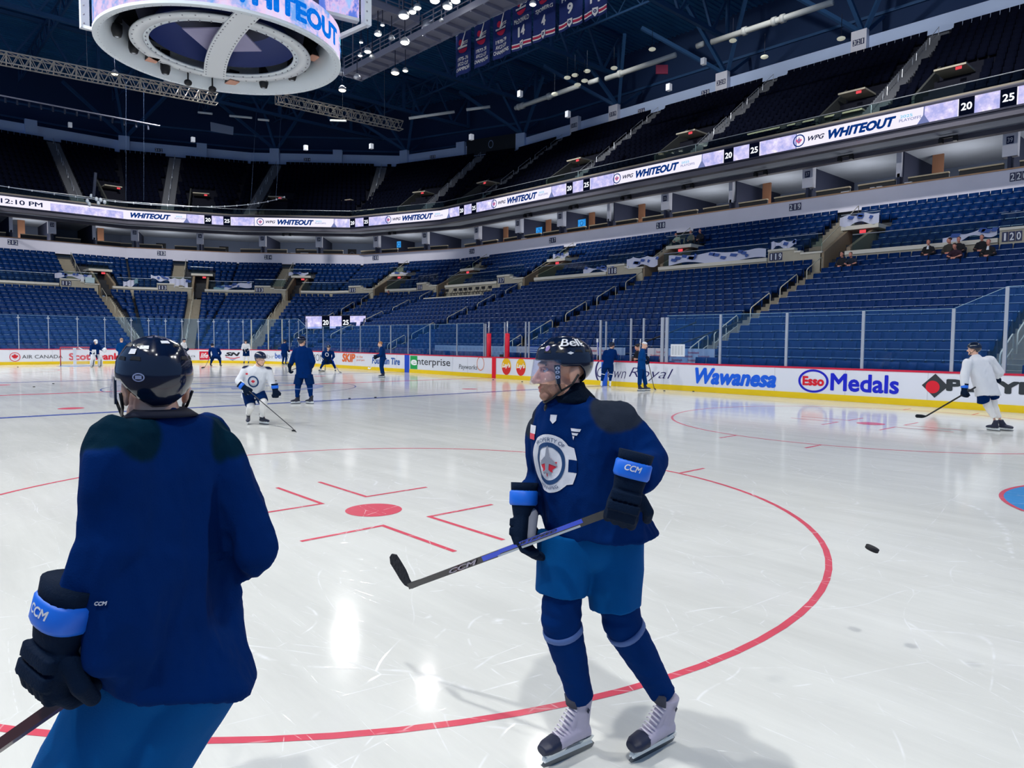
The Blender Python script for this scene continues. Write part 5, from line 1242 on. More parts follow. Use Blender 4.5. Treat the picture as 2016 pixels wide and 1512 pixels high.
# water bottles and helmets on the board cap
for s in (51.3, 53.2, 54.0, 53.75, 46.35):
    t = empty('water_bottle', BP(s, 1.08, .12), 'black water bottle standing on the red board cap at the bench', 'bottle', 'bottles on the bench cap')
    MB().lathe([(.036, 0), (.036, .16), (.02, .19), (.012, .22)], BP(s, 1.075, .12), 12).build('bottle_body', M_black, t, True); MB().lathe([(.014, .22), (.010, .25)], BP(s, 1.075, .12), 8).build('nozzle', M_paper, t)
o = MB().ell(BP(51.95-.15, 1.2, .14), .14, .12, .11).build('spare_helmet', M_paper, None, True); tag(o, 'white helmet lying on the board cap left of the bench player', 'helmet')
t = MB().box(*(lambda p: (p.x-.16, p.x+.16, p.y-.06, p.y+.06, 1.08, 1.2))(BP(45.0-.3+.3, 0, .14))).build('black_gloves', M_black); tag(t, 'small black gloves left on the cap between the red posts', 'gloves')
for i, (s, ds, rgb, lab) in enumerate(((51.05, .12, (230, 232, 236), 'white taped stick leaning at the bench, left one'), (51.18, .02, (50, 80, 190), 'blue stick leaning at the bench among the left sticks'), (51.75, .35, (215, 218, 222), 'pale stick leaning right of the bench player towards the glass'), (53.25, .28, (225, 226, 228), 'white stick leaning at the right bench behind the glass'))):
    t = empty('leaning_stick', BP(s, 1.0, .3), lab, 'stick'); MB().bar(BP(s, .5, .35), BP(s+ds, 1.95, .2), .03, .02).build('shaft', mat('stick_%d' % rgb[0], rgb, .5), t); MB().bar(BP(s+ds*.9, 1.85, .2), BP(s+ds, 2.0, .19), .05, .03).build('taped_end', M_paper, t)
# black sloping hand rails behind the bench
for s, lab in ((51.9, 'dark sloping rail behind the bench, left one'), (54.0, 'dark sloping rail behind the bench, right one')):
    t = empty('sloping_rail', BP(s, 1.6, 1.95), lab, 'handrail'); MB().tube([BP(s, 1.72, 1.98), BP(s+2.3, 2.75, 3.2)], .035, 6).build('rail', M_black, t)
# folding chair platform beside sign 117
pf = MB(); pf.fbox(0, -23.1, -15.5, 6.95, 9.2, 4.9, 5.42); struct(pf.build('floor_platform', M_conc2))
q_ = MB(); q_.fbox(0, -23.1, -15.5, 9.2, 9.3, 4.9, 5.5); struct(q_.build('trim_9', MATS['white_coping']))
def folding_chair(u, o, i, z=5.42, k=0, lab='black folding chair on the raised platform left of the fourth aisle', grp='folding chairs on the platform'):
    t = empty('folding_chair', FR(k, u, o, z), lab, 'chair', grp); tw = .25
    MB().fbox(k, u-.2, u+.2, o-.2, o+.2, z+.42, z+.45).build('seat', M_black, t); MB().fbox(k, u-.2, u+.2, o-.24, o-.21, z+.62, z+.85).build('backrest', M_black, t)
    for s in (-.21, .21):
        MB().bar(FR(k, u+s, o+.24, z), FR(k, u+s, o-.24, z+.86), .025).build('leg', M_dark, t); MB().bar(FR(k, u+s, o-.22, z), FR(k, u+s, o+.15, z+.44), .025).build('leg', M_dark, t)
for i, u in enumerate((-22.3, -21.7, -20.5, -19.9, -19.2, -18.5, -17.7, -16.9, -16.0)): folding_chair(u, 8.0+.05*(i % 3), i)
for i, u in enumerate((-30.3, -29.0, -28.2, -27.2)): folding_chair(u, 2.2, i, 14.62, 1, 'dark folding chair on the upper stand ledge in the corner', 'folding chairs on the upper corner')
for u in (5.2, 6.2, 7.4, 8.6): folding_chair(u, 2.2, 0, 14.62, 0, 'dark folding chair on the upper ledge above the right ribbon', 'folding chairs on the upper right ledge')
for k, u0, u1 in ((1, -30.8, -26.4), (0, 2.5, 9.8)):
    t = empty('ledge_counter', FR(k, u0, 1.4, 15.2), 'cream counter ledge behind the folding chairs of the upper stand, %s' % ('corner' if k else 'right'), 'ledge'); MB().fbox(k, u0, u1, 1.2, 1.6, 15.5, 15.6).build('ledge_top', M_cream, t); MB().fbox(k, u0, u1, 1.25, 1.35, 14.6, 15.5).build('panel', MATS['dim_wall'], t)
# white and blue flag banners draped on the balustrades
M_drape = led_mat if False else mat('drape_white', (214, 216, 236), .8)
M_drapeb = mat('drape_blue', (66, 96, 168), .8)
def drape(k, u0, u1, o, z0, z1, lab, seed, slant=0., word=None):
    t = empty('draped_flag', FR(k, (u0+u1)/2, o, z0), lab, 'flag'); n = 30; m = MB(); vs = []
    W = u1-u0
    for d in (0, .02):
        for j in range(5):
            for i in range(n+1):
                x = i/n; zt = z1+slant*(x-.5)-.12*abs(sin(x*7+seed)); zb = z0+slant*(x-.5)+.12*sin(x*9+seed*2); z = zb+(zt-zb)*j/4
                vs.append(FR(k, u0+W*x, o+.05+d+.04*sin(x*25+seed), z))
    q = 5*(n+1); fs = []
    for j in range(4):
        for i in range(n): a = j*(n+1)+i; fs += [(a, a+1, a+n+2, a+n+1), (q+a, q+a+n+1, q+a+n+2, q+a+1)]
    m.add(vs, fs); m.build('cloth', M_drape, t, True)
    P_ = []; r = random.Random(seed)
    for i in range(int(W*2.2)):
        x = -W/2+r.random()*W*.9+.1; w = .1+r.random()*.35; z = (r.random()-.5)*(z1-z0)*.5
        P_.append([(x, z), (x+w, z-.06), (x+w+.12, z+.10), (x+.08, z+.16)])
    put(flat(P_), lambda x, y, z: FR(k, (u0+u1)/2+x, o+.14, (z0+z1)/2+y+slant*(x/W)), 'blue_pattern', M_drapeb, t)
drape(0, .4, 7.0, 6.95, 6.72, 7.35, 'long white and blue flag draped on the mid wall left of sign 119', 3, -.1)
drape(0, -6.9, -4.1, 6.95, 6.8, 7.1, 'narrow white flag draped left of sign 118', 5)
drape(0, -2.9, -.4, 7.0, 6.85, 7.5, 'bright white flag on the portal glass right of sign 118', 8)
drape(0, 7.35, 8.8, 7.0, 7.2, 7.6, 'white team flag bundled on the wall above sign 119', 9)
drape(0, 9.9, 12.0, 4.22, 8.5, 9.05, 'blue and white flag on the portal guard glass above the second aisle', 11)
drape(0, -12.6, -10.9, 4.22, 8.45, 8.8, 'white flag on the portal roof above the fourth aisle', 12)
drape(0, 16.0, 18.2, 6.95, 6.8, 7.15, 'navy and white flag draped left of sign 120', 14, .25)
drape(1, -22.0, -19.8, 4.22, 8.4, 8.6, 'slim white flag on the portal roof of the corner aisle', 15)
drape(2, -16.6, -12.9, 6.95, 6.8, 7.3, 'white flag sagging along the mid wall of the far corner', 17, .5)
drape(2, -10.0, -8.0, 4.22, 8.5, 8.8, 'white flag on the portal roof beyond the corner gate', 18)
drape(3, -7.8, -6.2, 6.95, 7.4, 7.85, 'white flag with dark lettering left of sign 113', 19, -.2)
drape(3, -6.2, -4.6, 6.95, 6.9, 7.7, 'white flag with blue swirl beside the dark doorway at sign 113', 20)
drape(4, 2.4, 5.3, 6.95, 7.25, 7.65, 'white flags hung in a row above sign 112', 21)
drape(4, 7.9, 9.2, 6.9, 6.8, 7.4, 'crumpled white and blue flag right of the leftmost entrance', 22, .4)
for s, lab in ((0, 'small white monitor on the number wall at sign 112'),):
    t = empty('monitor', FR(4, 5.0, 6.9, 7.0), lab, 'monitor'); MB().fbox(4, 4.75, 5.5, 7.05, 7.15, 6.85, 7.35).build('screen', mat('pale_screen', (205, 228, 232), .4), t); MB().fbox(4, 4.4, 4.65, 7.05, 7.12, 6.95, 7.35).build('side_box', M_paper, t)
# ------------------------------------------------------------------ goal net at the far end
t = empty('hockey_net', (-27.13, 0, 0), 'red-framed hockey goal net in front of the far end boards', 'goal')
gx = -27.13
MB().tube([(gx, -.915, 0), (gx, -.915, 1.19), (gx, -.88, 1.22), (gx, .88, 1.22), (gx, .915, 1.19), (gx, .915, 0)], .03, 8).build('goal_frame', mat('goal_red', (206, 20, 44), .4), t, True)
MB().tube([(gx, -.915, .03), (gx-.9, -.8, .03), (gx-1.1, 0, .03), (gx-.9, .8, .03), (gx, .915, .03)], .03, 6).build('base_pipe', M_paper, t, True)
MB().tube([(gx, -.9, 1.2), (gx-.45, -.85, 1.2), (gx-.5, 0, 1.2), (gx-.45, .85, 1.2), (gx, .9, 1.2)], .02, 6).build('top_pipe', mat('goal_red', (206, 20, 44), .4), t, True)
MB().box(gx-.52, gx-.48, -.09, .09, .03, 1.2).build('centre_pad', M_paper, t)
nm = MB()
for i in range(25):
    y = -.9+1.8*i/24; yb = y*.88; nm.bar((gx-.48+.0*abs(y), yb, 1.2), (gx-1.05+.15*abs(y)**2, yb, .04), .006)
    nm.bar((gx, y, 1.21), (gx-.48, yb, 1.2), .006)
for j in range(14):
    z = .08+1.1*j/13; x = gx-1.05+(.57)*j/13; nm.bar((x, -.8, z), (x, .8, z), .006); nm.bar((gx, -.9, z), (x+.1, -.8, z), .006); nm.bar((gx, .9, z), (x+.1, .8, z), .006)
nm.build('netting', M_paper, t)
# ------------------------------------------------------------------ pucks
M_puck = mat('puck_rubber', (18, 20, 26), .7)
def puck(p, lab, tilt=None, grp=None):
    M = Matrix.Identity(3) if tilt is None else tilt
    o = MB().lathe([(.034, -.0127), (.0381, -.010), (.0381, .010), (.034, .0127)], p, 24, M).build('hockey_puck', M_puck, None, True); tag(o, lab, 'puck', grp); return o
p = PT(1717, 1080, 4.2)
puck(p, 'black puck flying above the ice right of the near circle', Matrix.Rotation(radians(20), 3, FH) @ Matrix.Rotation(radians(6), 3, rt))
def ground(u, v): d = ray(u, v); return CAMPOS+d*(-CAMPOS.z/d.z)
for (u, v) in ((67, 762), (105, 756), (543, 750), (688, 785), (739, 783), (971, 748), (1028, 752), (1308, 770), (1365, 771), (640, 727), (35, 723)):
    g = ground(u, v)
    if g.y > 12.8: g.y = 12.7
    g.x = max(g.x, -30.2); puck(Vector((g.x, g.y, .0135)), 'black puck lying on the far ice', None, 'pucks scattered on the ice')
g = ground(578, 849); puck(Vector((g.x, g.y, .0135)), 'black puck at the blade of the white-shirted skater\'s stick')
# ------------------------------------------------------------------ people
UP = Vector((0, 0, 1)); CL = -rt.copy(); CL.z = 0; CL.normalize(); TW = -FH.copy()
def nz(v): return v.normalized()
def cap(mb, a, b, ra, rb, n=14):
    a = Vector(a); b = Vector(b); d = b-a
    if d.length < 1e-5: return mb.ell(a, ra, ra, ra, n, 8)
    D = d.normalized(); pts = []; rs = []
    for i in range(5):
        t = pi/2*i/4; pts.append(a-D*ra*cos(t)); rs.append(max(ra*sin(t), ra*.05))
    for i in range(5):
        t = pi/2*i/4; pts.append(b+D*rb*sin(t)); rs.append(max(rb*cos(t), rb*.05))
    return mb.tube(pts, rs, n)
def oval(c, ax, ay, rx, ry, n=28, p=2.2):
    out = []
    for j in range(n):
        t = 2*pi*j/n; cx_, sy_ = cos(t), sin(t)
        out.append(Vector(c)+ax*(rx*math.copysign(abs(cx_)**(2/p), cx_))+ay*(ry*math.copysign(abs(sy_)**(2/p), sy_)))
    return out
def wrinkle(o, amp, scale, stretch=(1, 1, 1), seed=0, folds=None):
    me = o.data; me.update(); N_ = [v.normal.copy() for v in me.vertices]
    for v, n_ in zip(me.vertices, N_):
        p = Vector((v.co.x*stretch[0], v.co.y*stretch[1], v.co.z*stretch[2]))*scale+Vector((seed, seed*1.7, 0))
        a = noise.noise(p); b = noise.noise(p*2.3+Vector((7, 3, 1)))
        r = (1-abs(a)*2.2)
        v.co += n_*amp*(r*.7+b*.4-.35)
    me.update()
def project(me, frame, bvh, off, name, m, parent, maxe=.012):
    """lay a flat mesh (x right, y up) on the garment below: frame(x,y)->(origin, direction) rays"""
    b = bmesh.new(); b.from_mesh(me)
    for ax in (0, 1):
        if not b.verts: break
        vals = [v.co[ax] for v in b.verts]; x = min(vals)+maxe
        while x < max(vals):
            co = (x, 0, 0) if ax == 0 else (0, x, 0); no = (1, 0, 0) if ax == 0 else (0, 1, 0)
            bmesh.ops.bisect_plane(b, geom=list(b.verts)+list(b.edges)+list(b.faces), plane_co=co, plane_no=no); x += maxe
    b.to_mesh(me); b.free()
    for v in me.vertices:
        o, d = frame(v.co.x, v.co.y); h = bvh.ray_cast(o, d, 2.0)
        v.co = (h[0]-d*(off+v.co.z)) if h[0] is not None else o+d*.3
    return link(name, me, m, parent)
def bvh_of(o):
    me = o.data; return BVHTree.FromPolygons([tuple(v.co) for v in me.vertices], [tuple(p.vertices) for p in me.polygons])
def world_mesh(o):   # meshes of people are authored in world space under an empty at the feet
    return o
M_skin = mat('skin', (236, 180, 152), .5, var=.06, scale=14)
M_skin2 = mat('skin_pale', (232, 184, 158), .5, var=.05, scale=14)
M_lips = mat('lips', (196, 100, 92), .45); M_stub = mat('stubble_skin', (176, 132, 110), .7, var=.18, scale=160)
M_hair = mat('dark_hair', (44, 34, 32), .7); M_hairb = mat('sandy_hair', (170, 120, 80), .7)
M_eyew = mat('eye_white', (232, 228, 224), .3); M_iris = mat('iris', (70, 84, 90), .3)
M_jer = mat('navy_jersey', (0, 38, 96), .9, var=.14, scale=7, bump=.12, bscale=180, spec=.06)
M_jerw = mat('white_jersey', (226, 228, 232), .85, var=.03, scale=6, spec=.2)
M_shd = mat('shoulder_patch', (14, 26, 42), .9, var=.2, scale=20, bump=.3, bscale=120, spec=.06)
M_pant = mat('navy_pants', (0, 78, 142), .85, var=.14, scale=6, bump=.12, bscale=220, spec=.08)
M_pantd = mat('dark_navy_pants', (0, 36, 86), .85, var=.1, scale=6, spec=.08)
M_sock = mat('navy_sock', (0, 40, 98), .9, var=.14, scale=9, bump=.2, bscale=260, spec=.06)
M_sockw = mat('white_sock', (236, 234, 230), .85, var=.03, scale=8)
M_sockb = mat('sock_band', (70, 100, 160), .7)
M_helm = mat('helmet_navy', (8, 20, 46), .16, coat=.6); M_helmd = mat('helmet_vent', (3, 6, 14), .5)
M_blk = mat('glove_dark', (3, 24, 48), .85, var=.2, scale=24, bump=.2, bscale=160, spec=.15)
M_cuffb = mat('glove_blue', (14, 108, 226), .5); M_palm = mat('glove_palm', (160, 162, 172), .85, var=.1, scale=30)
M_boot = mat('skate_lilac', (176, 170, 190), .5, var=.1, scale=20); M_toe = mat('skate_toe', (24, 32, 58), .5, var=.2, scale=18)
M_lace = mat('skate_lace', (224, 218, 228), .8); M_hold = mat('skate_holder', (232, 238, 238), .35); M_blade = mat('steel_blade', (120, 124, 130), .25, .9)
M_visor = glassmat('visor', (246, 246, 252), 1.0, .03, .03)
M_jack = mat('blue_jacket', (2, 62, 124), .85, var=.1, scale=6, spec=.08)

def HF(c, f, up_=None, s=1.):
    """head frame: returns function mapping head coords (x left-to-right of the wearer... +x = wearer's left) to world"""
    f = nz(Vector(f)); u = nz((up_ or UP)-f*((up_ or UP).dot(f))); l = u.cross(f)
    c = Vector(c)
    return (lambda x, y, z: c+l*(x*s)+f*(y*s)+u*(z*s)), l, f, u
def head_blobs(mb, H, s, fine):
    def e(x, y, z, a, b, c):
        o = H(x, y, z); ax = (H(1, 0, 0)-H(0, 0, 0)); ay = (H(0, 1, 0)-H(0, 0, 0)); az = (H(0, 0, 1)-H(0, 0, 0))
        M = Matrix((ax/s, ay/s, az/s)).transposed(); mb.ell(o, a*s, b*s, c*s, 18, 12, M)
    e(0, -.012, .038, .077, .098, .085); e(0, .030, -.030, .062, .066, .078); e(0, .070, -.098, .030, .026, .022)
    for q in (-1, 1):
        e(q*.042, .022, -.070, .024, .048, .028); e(q*.040, .062, -.022, .024, .026, .030)
        if fine: e(q*.076, -.030, -.008, .010, .022, .034); e(q*.079, -.038, .006, .008, .016, .022); e(q*.074, -.024, -.034, .008, .012, .014); e(q*.012, .104, -.040, .010, .012, .008)
        else: e(q*.076, -.02, -.005, .010, .02, .032)
    e(0, .083, .030, .050, .016, .012)
    cap(mb, H(0, .088, .012), H(0, .116, -.034), .009*s, .015*s, 10)
    if fine: e(0, .089, -.064, .024, .013, .006); e(0, .087, -.078, .021, .012, .007)
def make_head(root, H, l, f, u, s, fine, J, skin, vox, stubble=False, bodyparts=None):
    """continuous body: head, neck, torso core, arms with hands, legs"""
    mb = MB(); head_blobs(mb, H, s, fine)
    cap(mb, H(0, -.02, -.05), J['neck']-UP*.04, .056*s, .062*s)
    if bodyparts: bodyparts(mb)
    o = mb.build('body', skin); par(o, root) if False else None
    remesh(o, vox, 3 if fine else 2); me = o.data
    if stubble:
        me.materials.append(M_stub); me.materials.append(M_lips)
        c = H(0, 0, 0)
        for p in me.polygons:
            q = p.center-c; x, y, z = q.dot(l)/s, q.dot(f)/s, q.dot(u)/s
            if y > -.01 and -.135 < z < -.048 and y > .0 + (z+.048)*-.25 and abs(x) < .08:
                p.material_index = 1
            if abs(x) < .020 and -.083 < z < -.061 and y > .095: p.material_index = 2
            if abs(x) < .03 and -.058 < z < -.046 and y > .085: p.material_index = 1
    par(o, root)
    if fine:
        for q in (-1, 1):
            ey = MB().ell(H(q*.030, .0715, .006), .0125*s, .0125*s, .0125*s, 14, 10).build('eye', M_eyew, root, True); MB().ell(H(q*.030, .0805, .006)-f*.0, .0055*s, .0055*s, .0055*s, 10, 8).build('iris', M_iris, ey, True)
            R_ = []; 
            m = MB(); m.tube([H(q*.016, .091, .026), H(q*.030, .090, .033), H(q*.048, .078, .028)], .0035*s, 6); m.build('eyebrow', M_hair, root, True)
            m = MB(); m.tube([H(q*.018, .083, .013), H(q*.030, .0875, .0165), H(q*.043, .079, .012)], .0030*s, 6); m.build('eyelid', skin, root, True)
    return o
def hsurf(H, az, el, r=1.0, k=1.):
    """helmet shell point: az 0 = front, pi/2 = wearer's left; el from horizontal"""
    x = .098*k*cos(el)*sin(az); y = .122*k*cos(el)*cos(az); z = .105*k*sin(el)
    return H(x*r, -.012+y*r, .040+z*r)
def helmet(root, H, s, fine, mt=None, visor=True, strap=True, sticker=None, parentname='helmet'):
    mt = mt or M_helm; na, ne = (72, 22) if fine else (24, 8); vs = []; fs = []; inner = []
    for i in range(ne+1):
        for j in range(na):
            az = 2*pi*j/na; ca = cos(az)
            # lower edge: forehead high, over ear, nape low
            zb = .048 if ca > .55 else (.048-(.55-ca)/.3*.024 if ca > .25 else (.024 if ca > -.35 else .024-(-.35-ca)*.125))
            zb -= 0 if fine else (.012 if ca > -.35 else .022)
            elb = math.asin(max(-.9, min(.9, (zb-.040)/.105))); el = elb+(pi/2-elb)*(i/ne)
            ridge = 0
            if fine:
                ridge = .018*(1 if (sin(el*11+cos(az*2)*1.5) > .2 and .25 < el < 1.2) else 0)+.02*(1 if abs(sin(az)) < .22 and el > .3 else 0)
            r = (1.0 if fine else 1.09)+ridge*.9
            vs.append(hsurf(H, az, el, r)); inner.append(hsurf(H, az, el, .93 if fine else 1.0))
    n = len(vs)
    for i in range(ne):
        for j in range(na):
            a, b, c, d = i*na+j, i*na+(j+1) % na, (i+1)*na+(j+1) % na, (i+1)*na+j; fs.append((a, b, c, d)); fs.append((n+a, n+d, n+c, n+b))
    for j in range(na): a, b = j, (j+1) % na; fs.append((a, n+a, n+b, b))
    he = MB().add(vs+inner, fs).build(parentname, mt, root, True)
    if fine:
        for az0, el0, w, h_ in [(a_, e_, .16, .05) for a_ in (-2.4, -1.9, -1.2, -.7, .7, 1.2, 1.9, 2.4) for e_ in (.42, .82)]:
            P_ = [hsurf(H, az0-w, el0-h_*.6, 1.026), hsurf(H, az0+w, el0-h_, 1.026), hsurf(H, az0+w*.8, el0+h_, 1.026), hsurf(H, az0-w*.7, el0+h_*1.3, 1.026)]
            Q_ = [hsurf(H, az0-w, el0-h_*.6, .99), hsurf(H, az0+w, el0-h_, .99), hsurf(H, az0+w*.8, el0+h_, .99), hsurf(H, az0-w*.7, el0+h_*1.3, .99)]
            MB().hexa(Q_+P_).build('vent', M_helmd, he)
        for q in (-1, 1):   # ear guard arms
            m = MB(); R_ = []
            for t in range(7):
                z = .03-.075*t/6; R_.append([H(q*.088, .030, z), H(q*.088, .058-.01*t/6, z), H(q*.094, .056-.01*t/6, z), H(q*.094, .032, z)])
            m.rings(R_); m.build('ear_guard', mt, he)
    if visor:
        R_ = []; n = 18; sgn = 1
        for j in range(n+1):
            az = -1.25+2.5*j/n; drop = -.050+.03*abs(az)**2*.6
            p0 = hsurf(H, az, .10, 1.06); lo = H(.112*sin(az), -.012+.148*cos(az), drop); lo2 = H(.110*sin(az), -.012+.146*cos(az), drop); p1 = hsurf(H, az, .10, 1.04)
            R_.append([p0, lo, lo2, p1])
        MB().rings(R_).build('visor', M_visor, he, True)
    if strap:
        m = MB()
        for q in (-1, 1): m.tube([H(q*.090, .045, -.03), H(q*.078, .025, -.075), H(q*.05, .055, -.105), H(q*.02, .075, -.124), H(0, .078, -.125)], .0045*s if fine else .006, 6); m.tube([H(q*.090, -.045, -.01), H(q*.082, -.02, -.05), H(q*.078, .025, -.075)], .0045*s, 6)
        m.build('chin_strap', M_black, he, True)
    return he
def fingers(mb, W, D, B, S, curl, s, fat=.0135, thumbcurl=.5, spread=.0):
    """glove or hand: W wrist, D towards fingers, B back-of-hand normal, S thumb side"""
    def P(x, y, z): return W+S*(x*s)+D*(y*s)+B*(z*s)
    mb.rings([oval(P(0, -.03, 0), S, B, .036*s, .026*s, 16, 2.6), oval(P(0, .0, 0), S, B, .044*s, .028*s, 16, 3), oval(P(0, .05, 0), S, B, .052*s, .027*s, 16, 3.4), oval(P(0, .085, -.002), S, B, .050*s, .024*s, 16, 3.4)])
    L = (.040, .030, .022)
    for i, (x, k) in enumerate(((.037, .95), (.0125, 1.05), (-.0125, 1.0), (-.037, .84))):
        p = P(x, .082, .0); a = .15; r = fat*s
        for j in range(3):
            a += curl[j]*(1+.08*(i-1.5)); d = D*cos(a)-B*sin(a)+S*(spread*(1.5-i)*.1)
            q = p+d*(L[j]*k*s); cap(mb, p, q, r, r*.92, 10); p = q; r *= .95
    p = P(.045, .022, -.006); d = nz(S*.62+D*.65-B*.35*thumbcurl); q = p+d*(.045*s); cap(mb, p, q, fat*1.15*s, fat*1.05*s, 10)
    d2 = nz(D*.75+S*.1-B*(.5+thumbcurl*.4)); cap(mb, q, q+d2*(.035*s), fat*1.05*s, fat*.9*s, 10)
def glove(root, W, D, B, s=1., curl=(.9, 1.1, .7), fine=True, side=1, blue=M_cuffb, name='glove', word=True, vox=None):
    D = nz(D); B = nz(B-D*B.dot(D)); S = D.cross(B)*side
    t = empty(name, W) if False else None
    mb = MB(); fingers(mb, W, D, B, S, curl, s*1.12, .0165 if fine else .018)
    def P(x, y, z): return W+S*(x*s)+D*(y*s)+B*(z*s)
    # segmented rolls on the back of the hand
    if fine:
        for y0, w in ((.012, .052), (.048, .054)):
            mb.rings([oval(P(0, y0, .026), S, B, w*s, .016*s, 18, 4), oval(P(0, y0+.028, .027), S, B, w*s, .016*s, 18, 4)])
        for x in (-.038, -.013, .013, .038): mb.rings([oval(P(x, .082, .018), S, B, .0125*s, .015*s, 10, 4), oval(P(x, .112, .006), S, B, .0125*s, .014*s, 10, 4)])
    mb.rings([oval(P(0, -.085, 0), S, B, .056*s, .046*s, 20, 2.6), oval(P(0, -.05, 0), S, B, .056*s, .044*s, 20, 2.6), oval(P(0, .0, 0), S, B, .050*s, .036*s, 20, 2.6)])
    g = mb.build(name, M_blk); remesh(g, vox or (.0042 if fine else .012), 2 if fine else 1); par(g, root)
    c = MB(); R_ = []
    for y, k in ((-.095, .9), (-.088, 1.0), (-.046, 1.0), (-.038, .93)): R_.append(oval(P(0, y, 0), S, B, .062*s*k, .052*s*k, 24, 2.5))
    c.rings(R_); cu = c.build('cuff', blue, g, True)
    c2 = MB(); c2.rings([oval(P(0, -.125, -.002), S, B, .060*s, .050*s, 20, 2.5), oval(P(0, -.09, 0), S, B, .056*s, .047*s, 20, 2.5)]); c2.build('cuff_lining', M_blk, g, True)
    if fine:
        pm = MB(); cap(pm, P(.012, .0, -.022), P(.0, .075, -.022), .034*s, .030*s, 12); o = pm.build('palm_patch', M_palm, g, True)
        if word:
            me = fit_text('CCM', .058*s, .021*s, bold=.03, shear=.25)
            for v in me.vertices:
                x, y = v.co.x*-side, v.co.y; a = x/(.063*s); v.co = W+D*((-.073)*s-y)+S*(sin(a)*.0640*s)+B*(cos(a)*.0542*s)
            link('glove_lettering', me, M_signw, g)
    return g
def skate(root, A, F, s=1., fine=True, tilt=0., boot=None, toe=None, U=None):
    """A = ice contact point under the ankle, F = toe direction"""
    F = nz(F); U = U or UP; U = nz(U-F*U.dot(F)); S = F.cross(U)
    boot = boot or M_boot; toe = toe or M_toe
    def P(x, y, z): return A+S*(x*s)+F*(y*s)+U*(z*s)
    mb = MB()
    mb.rings([oval(P(0, -.075, .085), S, U, .026*s, .020*s, 18), oval(P(0, -.065, .10), S, U, .038*s, .036*s, 18), oval(P(0, -.02, .105), S, U, .040*s, .042*s, 18), oval(P(0, .05, .102), S, U, .043*s, .040*s, 18), oval(P(0, .12, .094), S, U, .047*s, .034*s, 18), oval(P(0, .165, .088), S, U, .045*s, .028*s, 18), oval(P(0, .195, .082), S, U, .030*s, .020*s, 18)])
    mb.rings([oval(P(0, -.02, .10), S, F, .036*s, .055*s, 20), oval(P(0, -.025, .15), S, F, .038*s, .052*s, 20), oval(P(0, -.032, .20), S, F, .040*s, .052*s, 20), oval(P(0, -.036, .245), S, F, .046*s, .056*s, 20)])
    cap(mb, P(0, .05, .115), P(0, .0, .20), .030*s, .032*s)
    b = mb.build('skate', boot); remesh(b, .0045 if fine else .014, 3 if fine else 1)
    b.data.materials.append(toe)
    for p in b.data.polygons:
        q = p.center-A; y, z = q.dot(F)/s, q.dot(U)/s
        if y > .115 or z < .082: p.material_index = 1
    par(b, root)
    h = MB()
    h.hexa([P(-.012, -.095, .03), P(.012, -.095, .03), P(.012, .185, .03), P(-.012, .185, .03), P(-.012, -.085, .05), P(.012, -.085, .05), P(.012, .18, .05), P(-.012, .18, .05)])
    for y0, y1 in ((-.085, -.02), (.075, .175)): h.hexa([P(-.011, y0, .045), P(.011, y0, .045), P(.011, y1, .045), P(-.011, y1, .045), P(-.034, y0+.0, .075), P(.034, y0+.0, .075), P(.034, y1, .072), P(-.034, y1, .072)])
    ho = h.build('blade_holder', M_hold, b)
    k = MB(); k.add([P(x, y, z) for x in (-.002, .002) for y, z in ((-.115, .018), (-.10, .004), (-.02, .0), (.13, .0), (.185, .006), (.20, .022), (.185, .034), (-.10, .034))], [tuple(range(7, -1, -1)), tuple(range(8, 16))]+[(i, (i+1) % 8, 8+(i+1) % 8, 8+i) for i in range(8)]); k.build('blade', M_blade, ho)
    if fine:
        la = MB()
        for i in range(9):
            t = i/8; y = .118-.105*t; z = .128+.105*t if t > .25 else .128+.105*t*.9
            w = .030
            la.tube([P(-w, y-.012, z-.006), P(-w*.5, y, z+.008), P(w*.5, y-.004, z+.010), P(w, y-.014, z-.004)], .0038*s, 6)
        la.build('laces', M_lace, b, True)
        to = MB(); to.rings([oval(P(0, .02, .225), S, F, .034*s, .012*s, 14), oval(P(0, .028, .275), S, F, .038*s, .010*s, 14)]); to.build('tongue', mat('tongue_grey', (60, 62, 76), .8), b, True)
        for q in (-1, 1):
            put(flat([[(0, .012), (.01, 0), (0, -.016), (-.01, 0)]]), lambda x, y, z: P(q*.050, -.035+x, .21+y), 'side_mark', M_toe, b)
    return b
def hstick(pa, pb, tip, label, mats, fine=False, blade_n=None, word=False, taped=None):
    """pa = butt end, pb = heel, tip = blade tip"""
    pa, pb, tip = Vector(pa), Vector(pb), Vector(tip); d = nz(pb-pa); t = empty('hockey_stick', pb, label, 'stick')
    nrm = nz(d.cross(tip-pb)) if d.cross(tip-pb).length > 1e-4 else Vector((0, 1, 0)); wv = nz(nrm.cross(d))
    def sect(c, w, th): return [c-wv*w-nrm*th, c+wv*w-nrm*th, c+wv*w+nrm*th, c-wv*w+nrm*th]
    m = MB(); m.rings([sect(pa, .015, .010), sect(pb, .014, .008)]); sh_ = m.build('shaft', mats[0], t)
    bd = nz(tip-pb); bw = nz(nrm.cross(bd)); L = (tip-pb).length; R_ = []
    for i in range(9):
        q = i/8; c = pb+(tip-pb)*q+nrm*(.02*sin(q*1.4)); w = .020+.018*min(1, q*3) if q < .85 else .038*sqrt(max(.06, 1-((q-.85)/.16)**2)); R_.append([c-bw*w-nrm*.004, c+bw*w-nrm*.004, c+bw*w+nrm*.004, c-bw*w+nrm*.004])
    m = MB(); m.rings([sect(pb-d*.10, .014, .008), sect(pb-d*.02, .016, .007)]+R_[1:]); m.build('blade', mats[1], t)
    return t, d, nrm, wv
